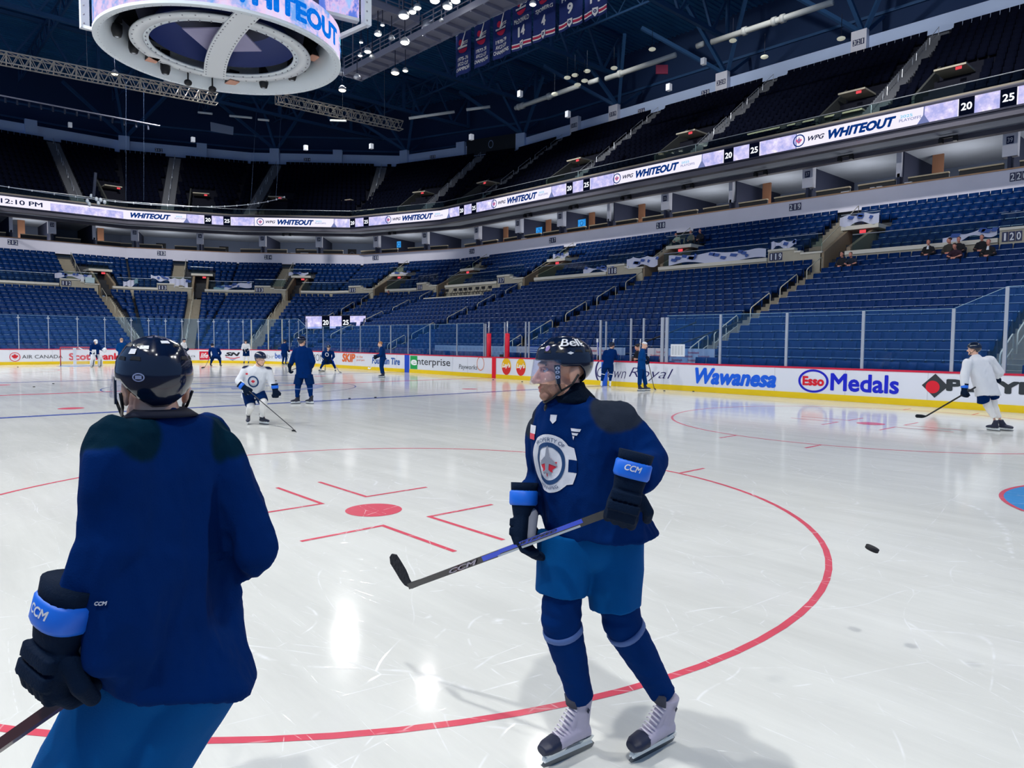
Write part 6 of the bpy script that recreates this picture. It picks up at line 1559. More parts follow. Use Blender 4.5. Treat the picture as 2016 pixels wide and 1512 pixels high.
def body_limbs(J, k=1., hands=True):
    def f(mb):
        L = nz(J['shL']-J['shR'])
        cap(mb, J['neck']-UP*.03, J['chest'], .075*k, .11*k); cap(mb, J['chest']-UP*.02, J['pelvis'], .12*k, .13*k)
        for q in 'LR':
            cap(mb, J['neck']-UP*.06, J['sh'+q], .06*k, .055*k); cap(mb, J['sh'+q], J['el'+q], .05*k, .04*k); cap(mb, J['el'+q], J['wr'+q], .04*k, .028*k)
            cap(mb, J['pelvis']+(J['hip'+q]-J['pelvis'])*.6, J['kn'+q], .078*k, .046*k); cap(mb, J['kn'+q], J['an'+q], .046*k, .030*k)
            ft = J.get('G'+q, J['an'+q]-UP*.2)+UP*.11; cap(mb, J['an'+q], ft, .030*k, .030*k); cap(mb, ft, ft+nz(J['toe'+q])*.06, .028*k, .024*k)
    return f
def figure(label, J, st, foot):
    """J joints in world space; st style dict"""
    fine = st.get('fine', False); k = st.get('k', 1.); vox = st.get('vox', .02)
    root = empty('person', foot, label, 'person', st.get('group'))
    hs = st.get('hs', 1. if fine else 1.07); H, l, f, u = HF(J['head']-UP*(0 if fine else .02), J['face'], J.get('headup'), hs)
    make_head(root, H, l, f, u, hs, fine, J, st.get('skin', M_skin2), .0042 if fine else max(.011, vox*.6), st.get('stubble'), body_limbs(J, k*.8))
    L = nz(J['shL']-J['shR']); Fd = nz(J.get('chestdir', UP.cross(L)*-1)); 
    # jersey / jacket
    mb = MB(); secs = st.get('torso')
    nk, ch, pv = J['neck'], J['chest'], J['pelvis']; w = st.get('w', 1.)
    if not secs:
        lo = pv+(pv-ch)*(.42 if not st.get('jacket') else .25); Fd = nz(L.cross(nz(nk-pv)))
        secs = [(nk+UP*.04, .068, .066), (nk-UP*.01, .12, .085), (nk+(ch-nk)*.35, .20*w, .12), (ch, .225*w, .145), ((ch+pv)/2, .215*w, .15*w), (pv, .215*w, .155*w), (lo, .225*w, .165*w)]
    else: Fd = J['chestdir']
    ax = nz(L-UP*L.dot(UP)); ay = nz(Fd-UP*Fd.dot(UP)*0)
    mb.rings([oval(c, ax if len(s_) < 1 else s_[0], ay, a, b, 32, 2.3) for (c, a, b, *s_) in secs])
    ar = st.get('arm', (.088, .078, .062))
    for q in 'LR':
        if not fine: cap(mb, nk-UP*.10+(J['sh'+q]-nk)*.2, J['sh'+q]-UP*.015, .10, ar[0])
        cap(mb, J['sh'+q]*.82+nk*.18-UP*.01, J['sh'+q], ar[0]*.95, ar[0]); cap(mb, J['sh'+q], J['el'+q], ar[0], ar[1]); e = J['wr'+q]-nz(J['wr'+q]-J['el'+q])*st.get('slv', .085)
        d = nz(J['wr'+q]-J['el'+q]); o1 = d.orthogonal().normalized(); o2 = d.cross(o1)
        mb.ell(J['el'+q], ar[1]*1.02, ar[1]*1.02, ar[1]*1.02, 16, 10)
        mb.rings([oval(J['el'+q], o1, o2, ar[1], ar[1], 20, 2), oval((J['el'+q]+e)/2, o1, o2, ar[1]*.95, ar[1]*.95, 20, 2), oval(e, o1, o2, ar[2], ar[2], 20, 2)])
    je = mb.build('jersey' if not st.get('jacket') else 'jacket', st['jersey']); remesh(je, vox, 5 if fine else 2); 
    if fine: wrinkle(je, st.get('wr', .018), 5.5, (1, 1, .45), st.get('seed', 1)); wrinkle(je, .005, 20, (1, 1, .5), 5)
    else: wrinkle(je, .010, 8, (1, 1, .6), st.get('seed', 1))
    if st.get('patch'):
        at_ = je.data.attributes.new('patch', 'FLOAT', 'POINT'); pr_ = st.get('patch_r', .10)
        for i_, v in enumerate(je.data.vertices):
            dd = min((v.co-J['sh'+q]-UP*.04).length for q in 'LR'); at_.data[i_].value = max(0, min(1, (pr_-dd)/.012+.5))
        m2 = st['jersey'].copy(); nt = m2.node_tree; bs = nt.nodes['Principled BSDF']; src = bs.inputs['Base Color'].links[0].from_socket
        an_ = nt.nodes.new('ShaderNodeAttribute'); an_.attribute_name = 'patch'; mx = nt.nodes.new('ShaderNodeMix'); mx.data_type = 'RGBA'
        nt.links.new(an_.outputs['Fac'], mx.inputs[0]); nt.links.new(src, mx.inputs[6]); mx.inputs[7].default_value = (*lin(st['patch']), 1); nt.links.new(mx.outputs[2], bs.inputs['Base Color'])
        je.data.materials.clear(); je.data.materials.append(m2)
    par(je, root)
    # pants
    mb = MB()
    long = st.get('long', False); pr = st.get('pr', (.125, .112))
    mb.ell(pv-UP*.03, (.14 if fine else .16)*w, (.14 if fine else .16)*w, .15, 20, 12)
    for q in 'LR':
        hp, kn, an = J['hip'+q], J['kn'+q], J['an'+q]; d = nz(kn-hp); o1 = nz(ax-d*ax.dot(d)); o2 = d.cross(o1)
        if long:
            d2 = nz(an-kn); o1b = nz(ax-d2*ax.dot(d2)); o2b = d2.cross(o1b)
            mb.rings([oval(hp-d*.04, o1, o2, .12, .125, 20), oval(hp+(kn-hp)*.5, o1, o2, .105, .11, 20), oval(kn, o1, o2, .088, .088, 20), oval((kn+an)/2, o1b, o2b, .085, .085, 20), oval(an+(an-kn)*.02, o1b, o2b, .08, .08, 20)])
        else:
            en = J.get('hem'+q, kn-d*.04)
            mb.rings([oval(hp-d*.05, o1, o2, pr[0], pr[0]*1.05, 24, 2.4), oval(hp+(en-hp)*.5, o1, o2, (pr[0]+pr[1])/2, (pr[0]+pr[1])/2, 24, 2.6), oval(en-d*.01, o1, o2, pr[1], pr[1], 24, 2.6), oval(en, o1, o2, pr[1]*.985, pr[1]*.985, 24, 2.6)])
    pa = mb.build('pants', st['pants']); remesh(pa, vox, 2 if fine else 1)
    wrinkle(pa, .007 if fine else .006, 7, (1, 1, .5), 3); par(pa, root)
    if not long:
        for q in 'LR':
            hp, kn, an = J['hip'+q], J['kn'+q], J['an'+q]; mb = MB(); d = nz(an-kn); o1 = nz(ax-d*ax.dot(d)); o2 = d.cross(o1); d0 = nz(kn-hp); p1 = nz(ax-d0*ax.dot(d0)); p2 = d0.cross(p1)
            sr = st.get('sr', (.082, .088, .076, .074, .056))
            mb.rings([oval(kn-d0*.16, p1, p2, sr[0], sr[0], 22), oval(kn-d0*.05, p1, p2, sr[1], sr[1], 22), oval(kn+d*.04, o1, o2, sr[2]*1.04, sr[2]*1.04, 22), oval(kn+(an-kn)*.45, o1, o2, sr[3], sr[3], 22), oval(an-d*.10, o1, o2, sr[4]*1.08, sr[4]*1.08, 22), oval(an, o1, o2, sr[4], sr[4], 22)])
            mb.ell(kn, sr[1]*.98, sr[1]*.98, sr[1]*.98, 18, 12)
            so_ = mb.build('sock', st['sock']); remesh(so_, vox*.8, 2 if fine else 1)
            if fine: wrinkle(so_, .004, 12, (.7, .7, 1.5), 2)
            par(so_, root)
            if st.get('band'):
                c = kn+d*.055; mb = MB(); r = sr[2]*1.05; mb.rings([oval(c-d*.014, o1, o2, r*1.03, r*1.03, 22), oval(c+d*.014, o1, o2, r*1.02, r*1.02, 22)]); mb.build('sock_tape', st['band'], so_, True)
    # skates / shoes
    for q in 'LR':
        if ('G'+q) in J: skate(root, J['G'+q], J['toe'+q], st.get('ss', 1.), fine, 0, st.get('boot'), st.get('toecap'), J.get('U'+q))
    if st.get('helmet', True): he = helmet(root, H, hs, fine, st.get('hmat'), st.get('visor', True)); 
    elif st.get('cap'):
        m = MB(); na = 20; vs = []; fs = []
        for i in range(6):
            el = .05+(pi/2-.05)*i/5
            for j in range(na): a = 2*pi*j/na; vs.append(H(.083*cos(el)*sin(a), -.012+.104*cos(el)*cos(a), .045+.085*sin(el)))
        for i in range(5):
            for j in range(na): fs.append((i*na+j, i*na+(j+1) % na, (i+1)*na+(j+1) % na, (i+1)*na+j))
        fs.append(tuple(range(na-1, -1, -1))); m.add(vs, fs); c = m.build('cap', st['cap'], root, True)
        m = MB(); m.hexa([H(-.06, .08, .045), H(.06, .08, .045), H(.045, .165, .035), H(-.045, .165, .035), H(-.06, .08, .055), H(.06, .08, .055), H(.045, .165, .043), H(-.045, .165, .043)]); m.build('cap_peak', st.get('peak', M_black), c)
    else:
        m = MB(); M3 = Matrix((l, f, u)).transposed(); m.ell(H(0, -.022, .048), .083*hs, .100*hs, .086*hs, 18, 12, M3); m.build('hair', st.get('hair', M_hair), root, True)
    # hands or gloves
    for q, side in (('L', -1), ('R', 1)):
        D = J.get('hand'+q, J['wr'+q]-J['el'+q]); B = J.get('back'+q, UP.cross(D) if abs(nz(D).z) < .9 else TW)
        if st.get('gloves', True): glove(root, J['wr'+q], D, B, st.get('gs', 1.12), J.get('curl'+q, (.8, 1.0, .7)), fine, side, st.get('cuff', M_cuffb), 'glove', fine)
        else:
            D = nz(D); B = nz(B-D*B.dot(D)); S = D.cross(B)*side; mb = MB(); fingers(mb, J['wr'+q], D, B, S, (.4, .5, .3), 1., .0105); o = mb.build('hand', st.get('skin', M_skin2)); remesh(o, .009, 1); par(o, root)
    return root, H, je
def toward(a, b, q): return a+(b-a)*q
# ------------------------------------------------------------------ foreground skater on the right
h0 = 3.10
N1 = Vector((0, -1, 0)); LW = UP.cross(N1)          # faces across the rink (world -Y); LW = his left
def Q(u, v, dh=0.): return PT(u, v, h0+dh)
J = dict(head=Q(1106, 731, -.02), face=nz(CL*.975+TW*.20-UP*.03), neck=Q(1124, 787, 0), chest=Q(1142, 868, -.02), pelvis=Q(1168, 1045, 0), chestdir=N1,
         shL=Q(1214, 832, -.13), elL=Q(1276, 912, -.20), wrL=Q(1236, 962, -.43), shR=Q(1078, 846, .13), elR=Q(1070, 948, .20), wrR=Q(1030, 1014, -.02),
         hipL=Q(1208, 1075, .02), knL=Q(1222, 1222, .0), anL=Q(1279, 1383, .06), hipR=Q(1118, 1072, .0), knR=Q(1103, 1220, -.03), anR=Q(1113, 1392, .0),
         hemL=Q(1212, 1196, .01), hemR=Q(1105, 1168, -.01),
         toeL=Vector((-.06, -1, 0)), toeR=Vector((-.10, -1, 0)))
gL = Vector((25.885, -8.185, 0)); gR = Vector((25.665, -8.50, 0))
J['GL'] = gL; J['GR'] = gR
J['anL'] = gL+Vector((0, .03, .25)); J['anR'] = gR+Vector((0, .03, .25)); J['UL'] = nz(Vector((.10, .12, 1))); J['UR'] = nz(Vector((-.02, .14, 1)))
J['handL'] = nz(Q(1216, 1040, -.43)-Q(1238, 950, -.42)); J['backL'] = nz(TW*1.0-rt*.15+UP*.1); J['curlL'] = (.75, .95, .7)
J['handR'] = nz(Q(1028, 1085, -.05)-Q(1030, 1014, -.02)); J['backR'] = nz(-rt*1.0+FH*.35); J['curlR'] = (.35, .55, .45)
tors = [(Q(1121, 772, .0), .070, .068), (Q(1124, 782, .0), .095, .082), (Q(1130, 796, .0), .155, .105), (Q(1138, 818, 0), .215, .130), (Q(1143, 850, 0), .238, .150), (Q(1148, 900, 0), .243, .165), (Q(1157, 960, 0), .243, .168), (Q(1170, 1010, 0), .252, .172), (Q(1183, 1046, 0), .268, .182, nz(LW+UP*.10)), (Q(1184, 1053, 0), .266, .180, nz(LW+UP*.10))]
root1, H1, je1 = figure('hockey skater in navy jersey with round chest emblem, visor and stubble, holding a blue-shafted stick', J,
    dict(fine=True, jersey=M_jer, pants=M_pant, sock=M_sock, band=M_sockb, patch=(40, 48, 62), patch_r=.115, vox=.0085, hs=1.04, skin=M_skin, stubble=True, torso=tors, arm=(.086, .080, .064), pr=(.128, .106), gs=1.12, seed=1, wr=.026, sr=(.083, .086, .080, .074, .058)), Vector((25.77, -8.35, 0)))
je1.name = 'jersey'
bv = bvh_of(je1)
# dark neck collar and undershirt
m = MB(); m.rings([oval(Q(1119, 752, .0), LW, N1, .066, .064, 24), oval(Q(1120, 762, .0), LW, N1, .072, .070, 24), oval(Q(1124, 780, .0), LW, N1, .106, .094, 24), oval(Q(1126, 790, 0), LW, N1, .115, .098, 24)]); m.build('neck_guard', M_shd, root1, True)
# chest emblem, laid on the cloth along the facing direction
cO = Q(1148, 905, 0)
def fr1(x, y): return (cO-LW*x*-1+UP*y+N1*.8, -N1)       # x = to his left
def em(polys, dx_, dy_, sc_, m_, name, off): 
    me = flat([[((x*sc_), (y*sc_)) for x, y in p] for p in polys])
    return project(me, lambda x, y: fr1(x+dx_, y+dy_), bv, off, name, m_, root1)
ex, ey = -.045, -.004
M_ew = mat('emblem_white', (222, 224, 232), .7); M_en = mat('emblem_navy', (10, 60, 110), .7); M_er = mat('emblem_red', (220, 40, 62), .7); M_eg = mat('emblem_grey', (150, 154, 168), .6)
outer = [(x*.165*1.0, y*.165) for x, y in ellpts(0, 0, 1, 1, 44)]
em([[(x, y) for x, y in ellpts(0, 0, .118, .124, 48)]], ex, ey, 1, M_ew, 'emblem_disc', .0035)
em([rect(.094, .137, -.026, .026)], ex, ey, 1, M_jer, 'emblem_notch', .0045)
em([[(.05, .026), (.135, .026), (.118, .075), (.05, .09)], [(.05, -.09), (.118, -.075), (.135, -.026), (.05, -.026)]], ex, ey, 1, M_ew, 'emblem_tab', .0035)
em(ringpolys(0, 0, .064, .072, .080, .090, 44), ex, ey, 1, M_en, 'emblem_ring', .0055)
em([sc(MAPLE, .046)], ex, ey-.012, 1, M_er, 'emblem_leaf', .0055)
em([sc(JET, .068)], ex, ey+.01, 1, M_eg, 'emblem_jet', .0075)
def arctext(txt, r, a_mid, span, h_, up_):
    me = fit_text(txt, span, h_, bold=.0)
    for v in me.vertices:
        x, y = v.co.x, v.co.y
        if up_: a = pi/2-x/r; R_ = r+y; v.co.x = R_*cos(a); v.co.y = R_*sin(a)
        else: a = -pi/2+x/r; R_ = r-y; v.co.x = R_*cos(a); v.co.y = R_*sin(a)
    return me
for me_, nme in ((arctext('PROPERTY OF', .102, 0, .15, .017, True), 'emblem_lettering'), (arctext('WINNIPEG', .103, 0, .105, .015, False), 'emblem_lettering')):
    project(me_, lambda x, y: fr1(x+ex, y+ey), bv, .0055, nme, M_en, root1, .03)
# small marks: white maker's mark, neck shield and red-white patch
em([[(-.022, .018), (.030, .018), (.024, .006), (-.018, .006)], [(-.016, .0), (.018, .0), (.012, -.010), (-.012, -.010)], [(-.012, -.014), (.0, -.014), (-.006, -.030)]], .075, .135, 1.0, M_ew, 'maker_mark', .004)
em([[(-.014, .018), (.014, .018), (.014, -.006), (0, -.020), (-.014, -.006)]], -.03, .185, 1.0, M_ew, 'neck_shield', .004)
em([rect(-.030, .024, -.008, .028)], -.165, .118, 1.0, M_ew, 'sponsor_patch', .004); em([rect(-.026, .020, -.034, -.008)], -.165, .118, 1.0, mat('patch_red', (222, 70, 90), .7), 'sponsor_patch_red', .0045)
# helmet markings
me = fit_text('Bell', .100, .038, bold=.02, shear=.1); 
put(me, lambda x, y, z: hsurf(H1, pi/2+.12+x/.10*1.0, .80+y/.10, 1.035), 'helmet_lettering', M_signw, root1)
put(flat([ellpts(0, 0, .010, .012, 16)]), lambda x, y, z: hsurf(H1, pi/2-.9+x/.1, .55+y/.1, 1.03), 'lilac_dot', mat('lilac', (130, 110, 180), .5), root1)
put(flat([[(-.012, 0), (0, .006), (.012, 0), (0, -.006)], ]), lambda x, y, z: hsurf(H1, pi/2+x/.1, .35+y/.1, 1.03), 'helmet_mark', M_signw, root1)
for zz in (.018, .002, -.018): put(flat(ringpolys(0, 0, .004, .003, .009, .006, 14)), lambda x, y, z: H1(.0955, .044+x, zz+y), 'ear_guard_mark', M_signw, root1)
# mouthguard strap buckle
MB().ell(H1(.0, .062, -.150), .018, .018, .022, 12, 8).build('strap_buckle', M_black, root1, True)
# his stick
pa = Q(1214, 1003, -.43); pb = PT(806, 1154, 3.52); tip = PT(764, 1096, 3.60)
M_shaft = mat('stick_blue', (10, 70, 220), .25, coat=.4); M_carbon = mat('stick_carbon', (14, 16, 24), .3, coat=.5); M_tape = mat('black_tape', (14, 20, 30), .85, bump=.5, bscale=60)
t1, dS, nS, wS = hstick(pa, pb, tip, 'black and blue hockey stick held low across by the skater with visor', (M_carbon, M_tape), True)
Ls = (pb-pa).length; nS2 = nS if nS.dot(TW) > 0 else -nS
wU = wS if wS.z > 0 else -wS
def sk(x, y, off=.0105): return pa+dS*(Ls*.5+x)+wU*y+nS2*off
put(flat([rect(-.52*1.0, -.02, -.002, .0145)]), lambda x, y, z: sk(x, y), 'blue_panel', M_shaft, t1)
put(flat([rect(-.5, .0, -.0145, -.006)]), lambda x, y, z: sk(x, y), 'silver_stripe', mat('stick_silver', (176, 186, 196), .3, .4), t1)
put(flat([rect(-.02, .1, -.010, .012)]), lambda x, y, z: sk(x, y), 'blue_panel', M_shaft, t1)
put(fit_text('CCM', .21, .020, bold=.04, shear=.35), lambda x, y, z: sk(.28-x*1, -y if False else y, .0108) if False else pa+dS*(Ls*.5+.24-x*-1*-1)+wU*y+nS2*.0112, 'stick_lettering', mat('stick_grey', (176, 168, 180), .4), t1)
put(fit_text('JETSPEED', .24, .012, bold=.03, shear=.35), lambda x, y, z: pa+dS*(Ls*.5-.26-x)+wU*(.006+y)+nS2*.0115, 'stick_lettering', M_carbon, t1)
# ------------------------------------------------------------------ foreground skater on the left, seen from behind
g0 = 2.05
def Z(u, v, dh=0.): return PT(u, v, g0+dh)
F2 = nz(FH*.92+CL*.38); L2 = UP.cross(F2)
J2 = dict(head=Z(303, 763, .02), face=nz(FH*.80+CL*.60), neck=Z(318, 822, 0), chest=Z(328, 930, 0), pelvis=Z(325, 1290, 0), chestdir=F2,
          shL=Z(238, 890, -.14), elL=Z(226, 1072, -.20), wrL=Z(112, 1262, -.24), shR=Z(424, 905, .12), elR=Z(488, 1078, .10), wrR=Z(420, 1130, .38),
          hipL=Z(262, 1345, -.02), knL=Z(128, 1620, -.02), anL=Z(150, 1890, .10), hipR=Z(372, 1345, .03), knR=Z(214, 1620, .02), anR=Z(330, 1840, .35),
          hemL=Z(138, 1578, -.02), hemR=Z(226, 1578, .02), toeL=F2, toeR=F2)
for q in 'LR':
    a = J2['an'+q]; J2['G'+q] = Vector((a.x, a.y, 0)); J2['an'+q] = Vector((a.x, a.y, .26))
J2['handL'] = nz(Z(92, 1350, -.24)-Z(120, 1240, -.24)); J2['backL'] = nz(TW*.85+CL*.5); J2['curlL'] = (.9, 1.0, .7)
J2['handR'] = nz(FH*.6-UP*.5+CL*.5); J2['backR'] = nz(UP*.5+rt*.6)
tors2 = [(Z(318, 810, 0), .078, .074), (Z(320, 820, 0), .115, .092), (Z(322, 836, 0), .185, .118), (Z(325, 866, 0), .228, .140), (Z(328, 930, 0), .240, .158), (Z(330, 1020, 0), .236, .162), (Z(332, 1120, 0), .240, .168), (Z(330, 1230, 0), .250, .175), (Z(324, 1322, 0), .250, .175, nz(L2+UP*.26)), (Z(323, 1332, 0), .248, .173, nz(L2+UP*.26))]
root2, H2, je2 = figure('hockey skater in plain navy jersey seen from behind at the left edge, looking away', J2,
    dict(fine=True, jersey=M_jer, pants=M_pant, sock=M_sock, patch=(0, 34, 52), patch_r=.10, vox=.0085, hs=1.03, skin=M_skin2, torso=tors2, arm=(.088, .078, .062), pr=(.135, .128), gs=1.3, seed=4, wr=.036), Vector((J2['GL'].x*.5+J2['GR'].x*.5, J2['GL'].y*.5+J2['GR'].y*.5, 0)))
m = MB(); m.rings([oval(Z(317, 804, 0), L2, F2, .069, .066, 26), oval(Z(318, 809, 0), L2, F2, .080, .076, 26), oval(Z(318, 818, 0), L2, F2, .098, .084, 26)]); m.build('collar', mat('collar_navy', (4, 14, 40), .8), root2, True)
M_li = mat('helmet_badge', (150, 160, 195), .5)
put(flat(ringpolys(0, 0, .013, .0085, .017, .0115, 28)+[rect(-.009, .009, -.005, .005)]), lambda x, y, z: hsurf(H2, pi-.62-x/.105, -.05+y/.105, 1.012), 'helmet_badge', M_li, root2)
for (az, el, w, h_) in ((2.6, .75, .016, .006), (2.25, .62, .012, .008), (3.4, .95, .02, .006)):
    put(flat([rect(-w, w, -h_, h_)]), lambda x, y, z: hsurf(H2, az-x/.105, el+y/.105, 1.03), 'painted_glint', M_signw, root2)
o = bvh_of(je2)
cO2 = Z(305, 1120, 0)
project(fit_text('CCM', .030, .010, bold=.03, shear=.2), lambda x, y: (cO2+rt*x+UP*y+TW*.8, FH), o, .004, 'sleeve_mark', M_ew, root2, .02)
pa = Z(150, 1362, -.22); pb = PT(-560, 1790, 2.05); tip = pb+nz(CL*.9+FH*.4)*.28
pb.z = .03; tip.z = .03
hstick(pa, pb, tip, 'dark reddish-brown stick gripped by the back-turned skater, running off the left edge', (mat('stick_brown', (64, 34, 36), .35, coat=.4), M_tape))
# ------------------------------------------------------------------ skaters and coaches further away
def hof(p): return (Vector(p)-CAMPOS).dot(FH)
def mk(gu, gv, dy=0.):
    g = ground(gu, gv); h = hof(g)+dy
    return (lambda u, v, d=0.: PT(u, v, h+d)), g, h
def pose(P, d):
    out = {}
    for k_, v in d.items(): out[k_] = P(*v) if isinstance(v, tuple) else v
    return out
def feet(J, P, gl, gr, tl, tr):
    for q, (u, v, dd), t in (('L', gl, tl), ('R', gr, tr)):
        a = P(u, v, dd); J['G'+q] = Vector((a.x, a.y, max(0, a.z) if a.z > .08 else 0)); J['toe'+q] = t
# white-shirted skater carrying the puck
P, g, h = mk(503, 836)
J = pose(P, dict(head=(512.5, 705, -.1), neck=(508, 721, -.05), chest=(503, 744, 0), pelvis=(499, 770, .12), shR=(484, 727, -.03), shL=(528, 729, .02), elR=(470, 750, -.15), wrR=(482, 764, -.30), elL=(535, 754, .02), wrL=(542, 769, -.05), hipR=(488, 776, .1), hipL=(512, 776, .12), knR=(494, 800, -.05), knL=(519, 792, -.05), anR=(489, 815, .12), anL=(516, 820, .05)))
J.update(face=nz(rt*.82+TW*.55-UP*.25), handR=nz(rt*.8-UP*.55), backR=nz(TW+UP*.4), handL=nz(-UP+rt*.1), backL=nz(TW*.7+rt*.5), chestdir=TW)
feet(J, P, (517, 833, .05), (489, 832, .12), nz(rt*.85+TW*.5), nz(TW*.85+rt*.25))
rW, HW, jW = figure('skater in white practice jersey and navy pants leaning forward to carry the puck', J, dict(jersey=M_jerw, pants=M_pantd, sock=M_sockw, vox=.015, patch=(16, 30, 70), patch_r=.085, arm=(.085, .075, .062), boot=mat('skate_dark', (30, 34, 50), .5), visor=False, pr=(.12, .11), gs=1.2, hmat=mat('helmet_dark', (18, 30, 58), .25, coat=.4), seed=3, w=1.08), g)
bw = bvh_of(jW); c0 = J['chest']*.75+J['pelvis']*.25+rt*.02
def fw(x, y): return (c0+rt*x+UP*y+TW*.8, -TW)
project(flat(ringpolys(0, 0, .085, .095, .115, .125, 30)), fw, bw, .012, 'emblem_ring', M_en, rW, .05); project(flat([ellpts(0, 0, .06, .07, 20)]), fw, bw, .010, 'emblem_disc', M_ew, rW, .05)
project(flat([sc(MAPLE, .045)]), fw, bw, .014, 'emblem_leaf', M_er, rW, .05); project(flat([rect(-.16, -.11, .15, .185)]), fw, bw, .01, 'sponsor_patch', M_er, rW, .05)
hd = J['wrR']+J['handR']*.09; tp = ground(584, 851); hb2 = ground(576, 846); hb2.z = .03; tp.z = .03
hstick(hd+(hd-hb2).normalized()*.25, hb2, tp, 'black stick of the white-shirted skater reaching to the puck', (M_carbon, M_tape))
# dark skater seen from behind near the blue line
P, g, h = mk(598, 795)
J = pose(P, dict(head=(594.5, 671), neck=(595, 683), chest=(596, 705), pelvis=(598, 733), shL=(582, 691), shR=(609, 691), elL=(575, 710), wrL=(570.5, 725, -.05), elR=(616, 712), wrR=(611, 727, .25), hipL=(590, 741), hipR=(607, 741), knL=(586.5, 762), knR=(610, 761), anL=(585, 782), anR=(612, 781)))
J.update(face=nz(FH*.95+rt*.3), handL=-UP, backL=nz(CL), handR=nz(FH-UP*.5), backR=nz(rt), chestdir=FH, hemL=P(586, 757), hemR=P(611, 757))
feet(J, P, (585, 794, 0), (612, 793, 0), nz(CL*.6+TW*.5), nz(FH*.3+CL*.6))
figure('tall skater in all navy seen from behind near the centre ice', J, dict(jersey=M_jer, pants=M_pantd, sock=M_sock, vox=.018, boot=mat('skate_dark', (30, 34, 50), .5), cuff=M_blk, pr=(.13, .12), seed=2, band=M_sockb, visor=False), g)
p0 = J['wrR']; hstick(p0+UP*.2, ground(640, 731)+UP*.03 if False else P(571, 730, .4), P(566, 731, .5), 'dark stick of the tall navy skater, mostly hidden by his body', (M_carbon, M_tape))
# crouching skater facing the camera
P, g, h = mk(646, 732)
J = pose(P, dict(head=(647, 684, -.3), neck=(646, 690, -.2), chest=(645, 698, -.1), pelvis=(645, 710, .15), shR=(637, 694, -.15), shL=(655, 694, -.15), elR=(635, 701, -.2), wrR=(641, 708, -.35), elL=(657, 702, -.2), wrL=(652, 709, -.35), hipR=(640, 711, .1), hipL=(650, 711, .1), knR=(636, 716, -.2), knL=(655, 714, -.2), anR=(631, 725, 0), anL=(660, 725, 0)))
J.update(face=nz(TW+UP*-.2), chestdir=TW, backL=nz(TW), backR=nz(TW)); feet(J, P, (660, 731, 0), (631, 731, 0), nz(TW+rt*.3), nz(TW+CL*.3))
rC, HC, jC = figure('skater in navy crouching with wide stance, facing the camera', J, dict(jersey=M_jer, pants=M_pantd, sock=M_sock, vox=.022, boot=M_hold, visor=False, cuff=M_blk), g)
project(flat(ringpolys(0, 0, .07, .08, .11, .12, 20)), lambda x, y: (J['chest']+rt*x+UP*y+TW*.8, -TW), bvh_of(jC), .015, 'emblem_ring', M_ew, rC, .08)
hstick(J['wrR'], ground(640, 731)+UP*.02, ground(630, 731)+UP*.02, 'dark stick of the crouching skater, blade to the left', (M_carbon, M_tape)); 
hstick(J['wrL']+UP*.1, ground(668, 733)+UP*.02, ground(673, 734)+UP*.02, 'thin stick slanting right of the crouching skater', (M_shaft, M_carbon))
# bent-over skater, back view, far left
P, g, h = mk(424, 722)
J = pose(P, dict(head=(418, 680, .4), neck=(419, 685, .25), chest=(422, 690, .15), pelvis=(425, 700, -.1), shL=(414, 687, .2), shR=(430, 687, .2), elL=(412, 695, .3), wrL=(414, 703, .4), elR=(434, 695, .3), wrR=(430, 703, .4), hipL=(420, 702, -.05), hipR=(430, 702, -.05), knL=(417, 709, .1), knR=(433, 709, .1), anL=(415, 716, 0), anR=(434, 717, 0)))
J.update(face=nz(FH-UP*.4), chestdir=FH, backL=CL, backR=rt); feet(J, P, (415, 721, 0), (434, 722, 0), FH, FH)
figure('skater in navy bending forward with back to the camera by the far boards', J, dict(jersey=M_jer, pants=M_pantd, sock=M_sock, vox=.028, boot=M_toe, visor=False, cuff=M_blk), g)
hstick(J['wrL'], ground(403, 724)+UP*.03, ground(397, 725)+UP*.03, 'thin stick of the bent-over skater pointing left', (M_carbon, M_tape))
# standing skaters/coaches by template
def standing(u, v, label, face, st, top=None, arms='down', bend=0., stick=None):
    g = ground(u, v)
    if g.y > 12.45: g.y = 12.45
    if g.x < -29.9: g.x = -29.9
    L = UP.cross(face); Hh = st.get('H', 1.88)/1.9
    def W(x, y, z): return g+L*(x*Hh)+face*(y*Hh)+UP*(z*Hh)
    b = bend
    J = dict(head=W(0, .06+b*1.1, 1.76-b*.5), neck=W(0, .0+b*.8, 1.58-b*.35), chest=W(0, b*.5, 1.38-b*.2), pelvis=W(0, -.02, 1.0), shL=W(.19, b*.75, 1.50-b*.33), shR=W(-.19, b*.75, 1.50-b*.33),
             hipL=W(.10, 0, .98), hipR=W(-.10, 0, .98), knL=W(.14, .06, .56), knR=W(-.14, .04, .56), anL=W(.16, 0, .22), anR=W(-.16, -.02, .22), GL=W(.16, .0, 0), GR=W(-.16, -.02, 0), toeL=face, toeR=face, face=nz(face-UP*.12), chestdir=face)
    if arms == 'down': J.update(elL=W(.30, -.04, 1.20), wrL=W(.30, .12, .98), elR=W(-.30, -.04, 1.20), wrR=W(-.30, .12, .98))
    else: J.update(elL=W(.27, .02+b*.5, 1.20-b*.2), wrL=W(.12, .30+b*.5, 1.12-b*.2), elR=W(-.27, .02+b*.5, 1.20-b*.2), wrR=W(-.12, .28+b*.5, 1.05-b*.2))
    for q in 'LR': J['G'+q].z = 0
    r = figure(label, J, st, g)
    return r, J, g, W
dk = dict(jersey=M_jer, pants=M_pantd, sock=M_sock, vox=.028, boot=M_toe, visor=False, cuff=M_blk)
r_, J_, g_, W_ = standing(560, 719, 'skater in navy standing in front of the far corner gate, back turned', nz(FH*.8+rt*.4), dict(dk), arms='fwd')
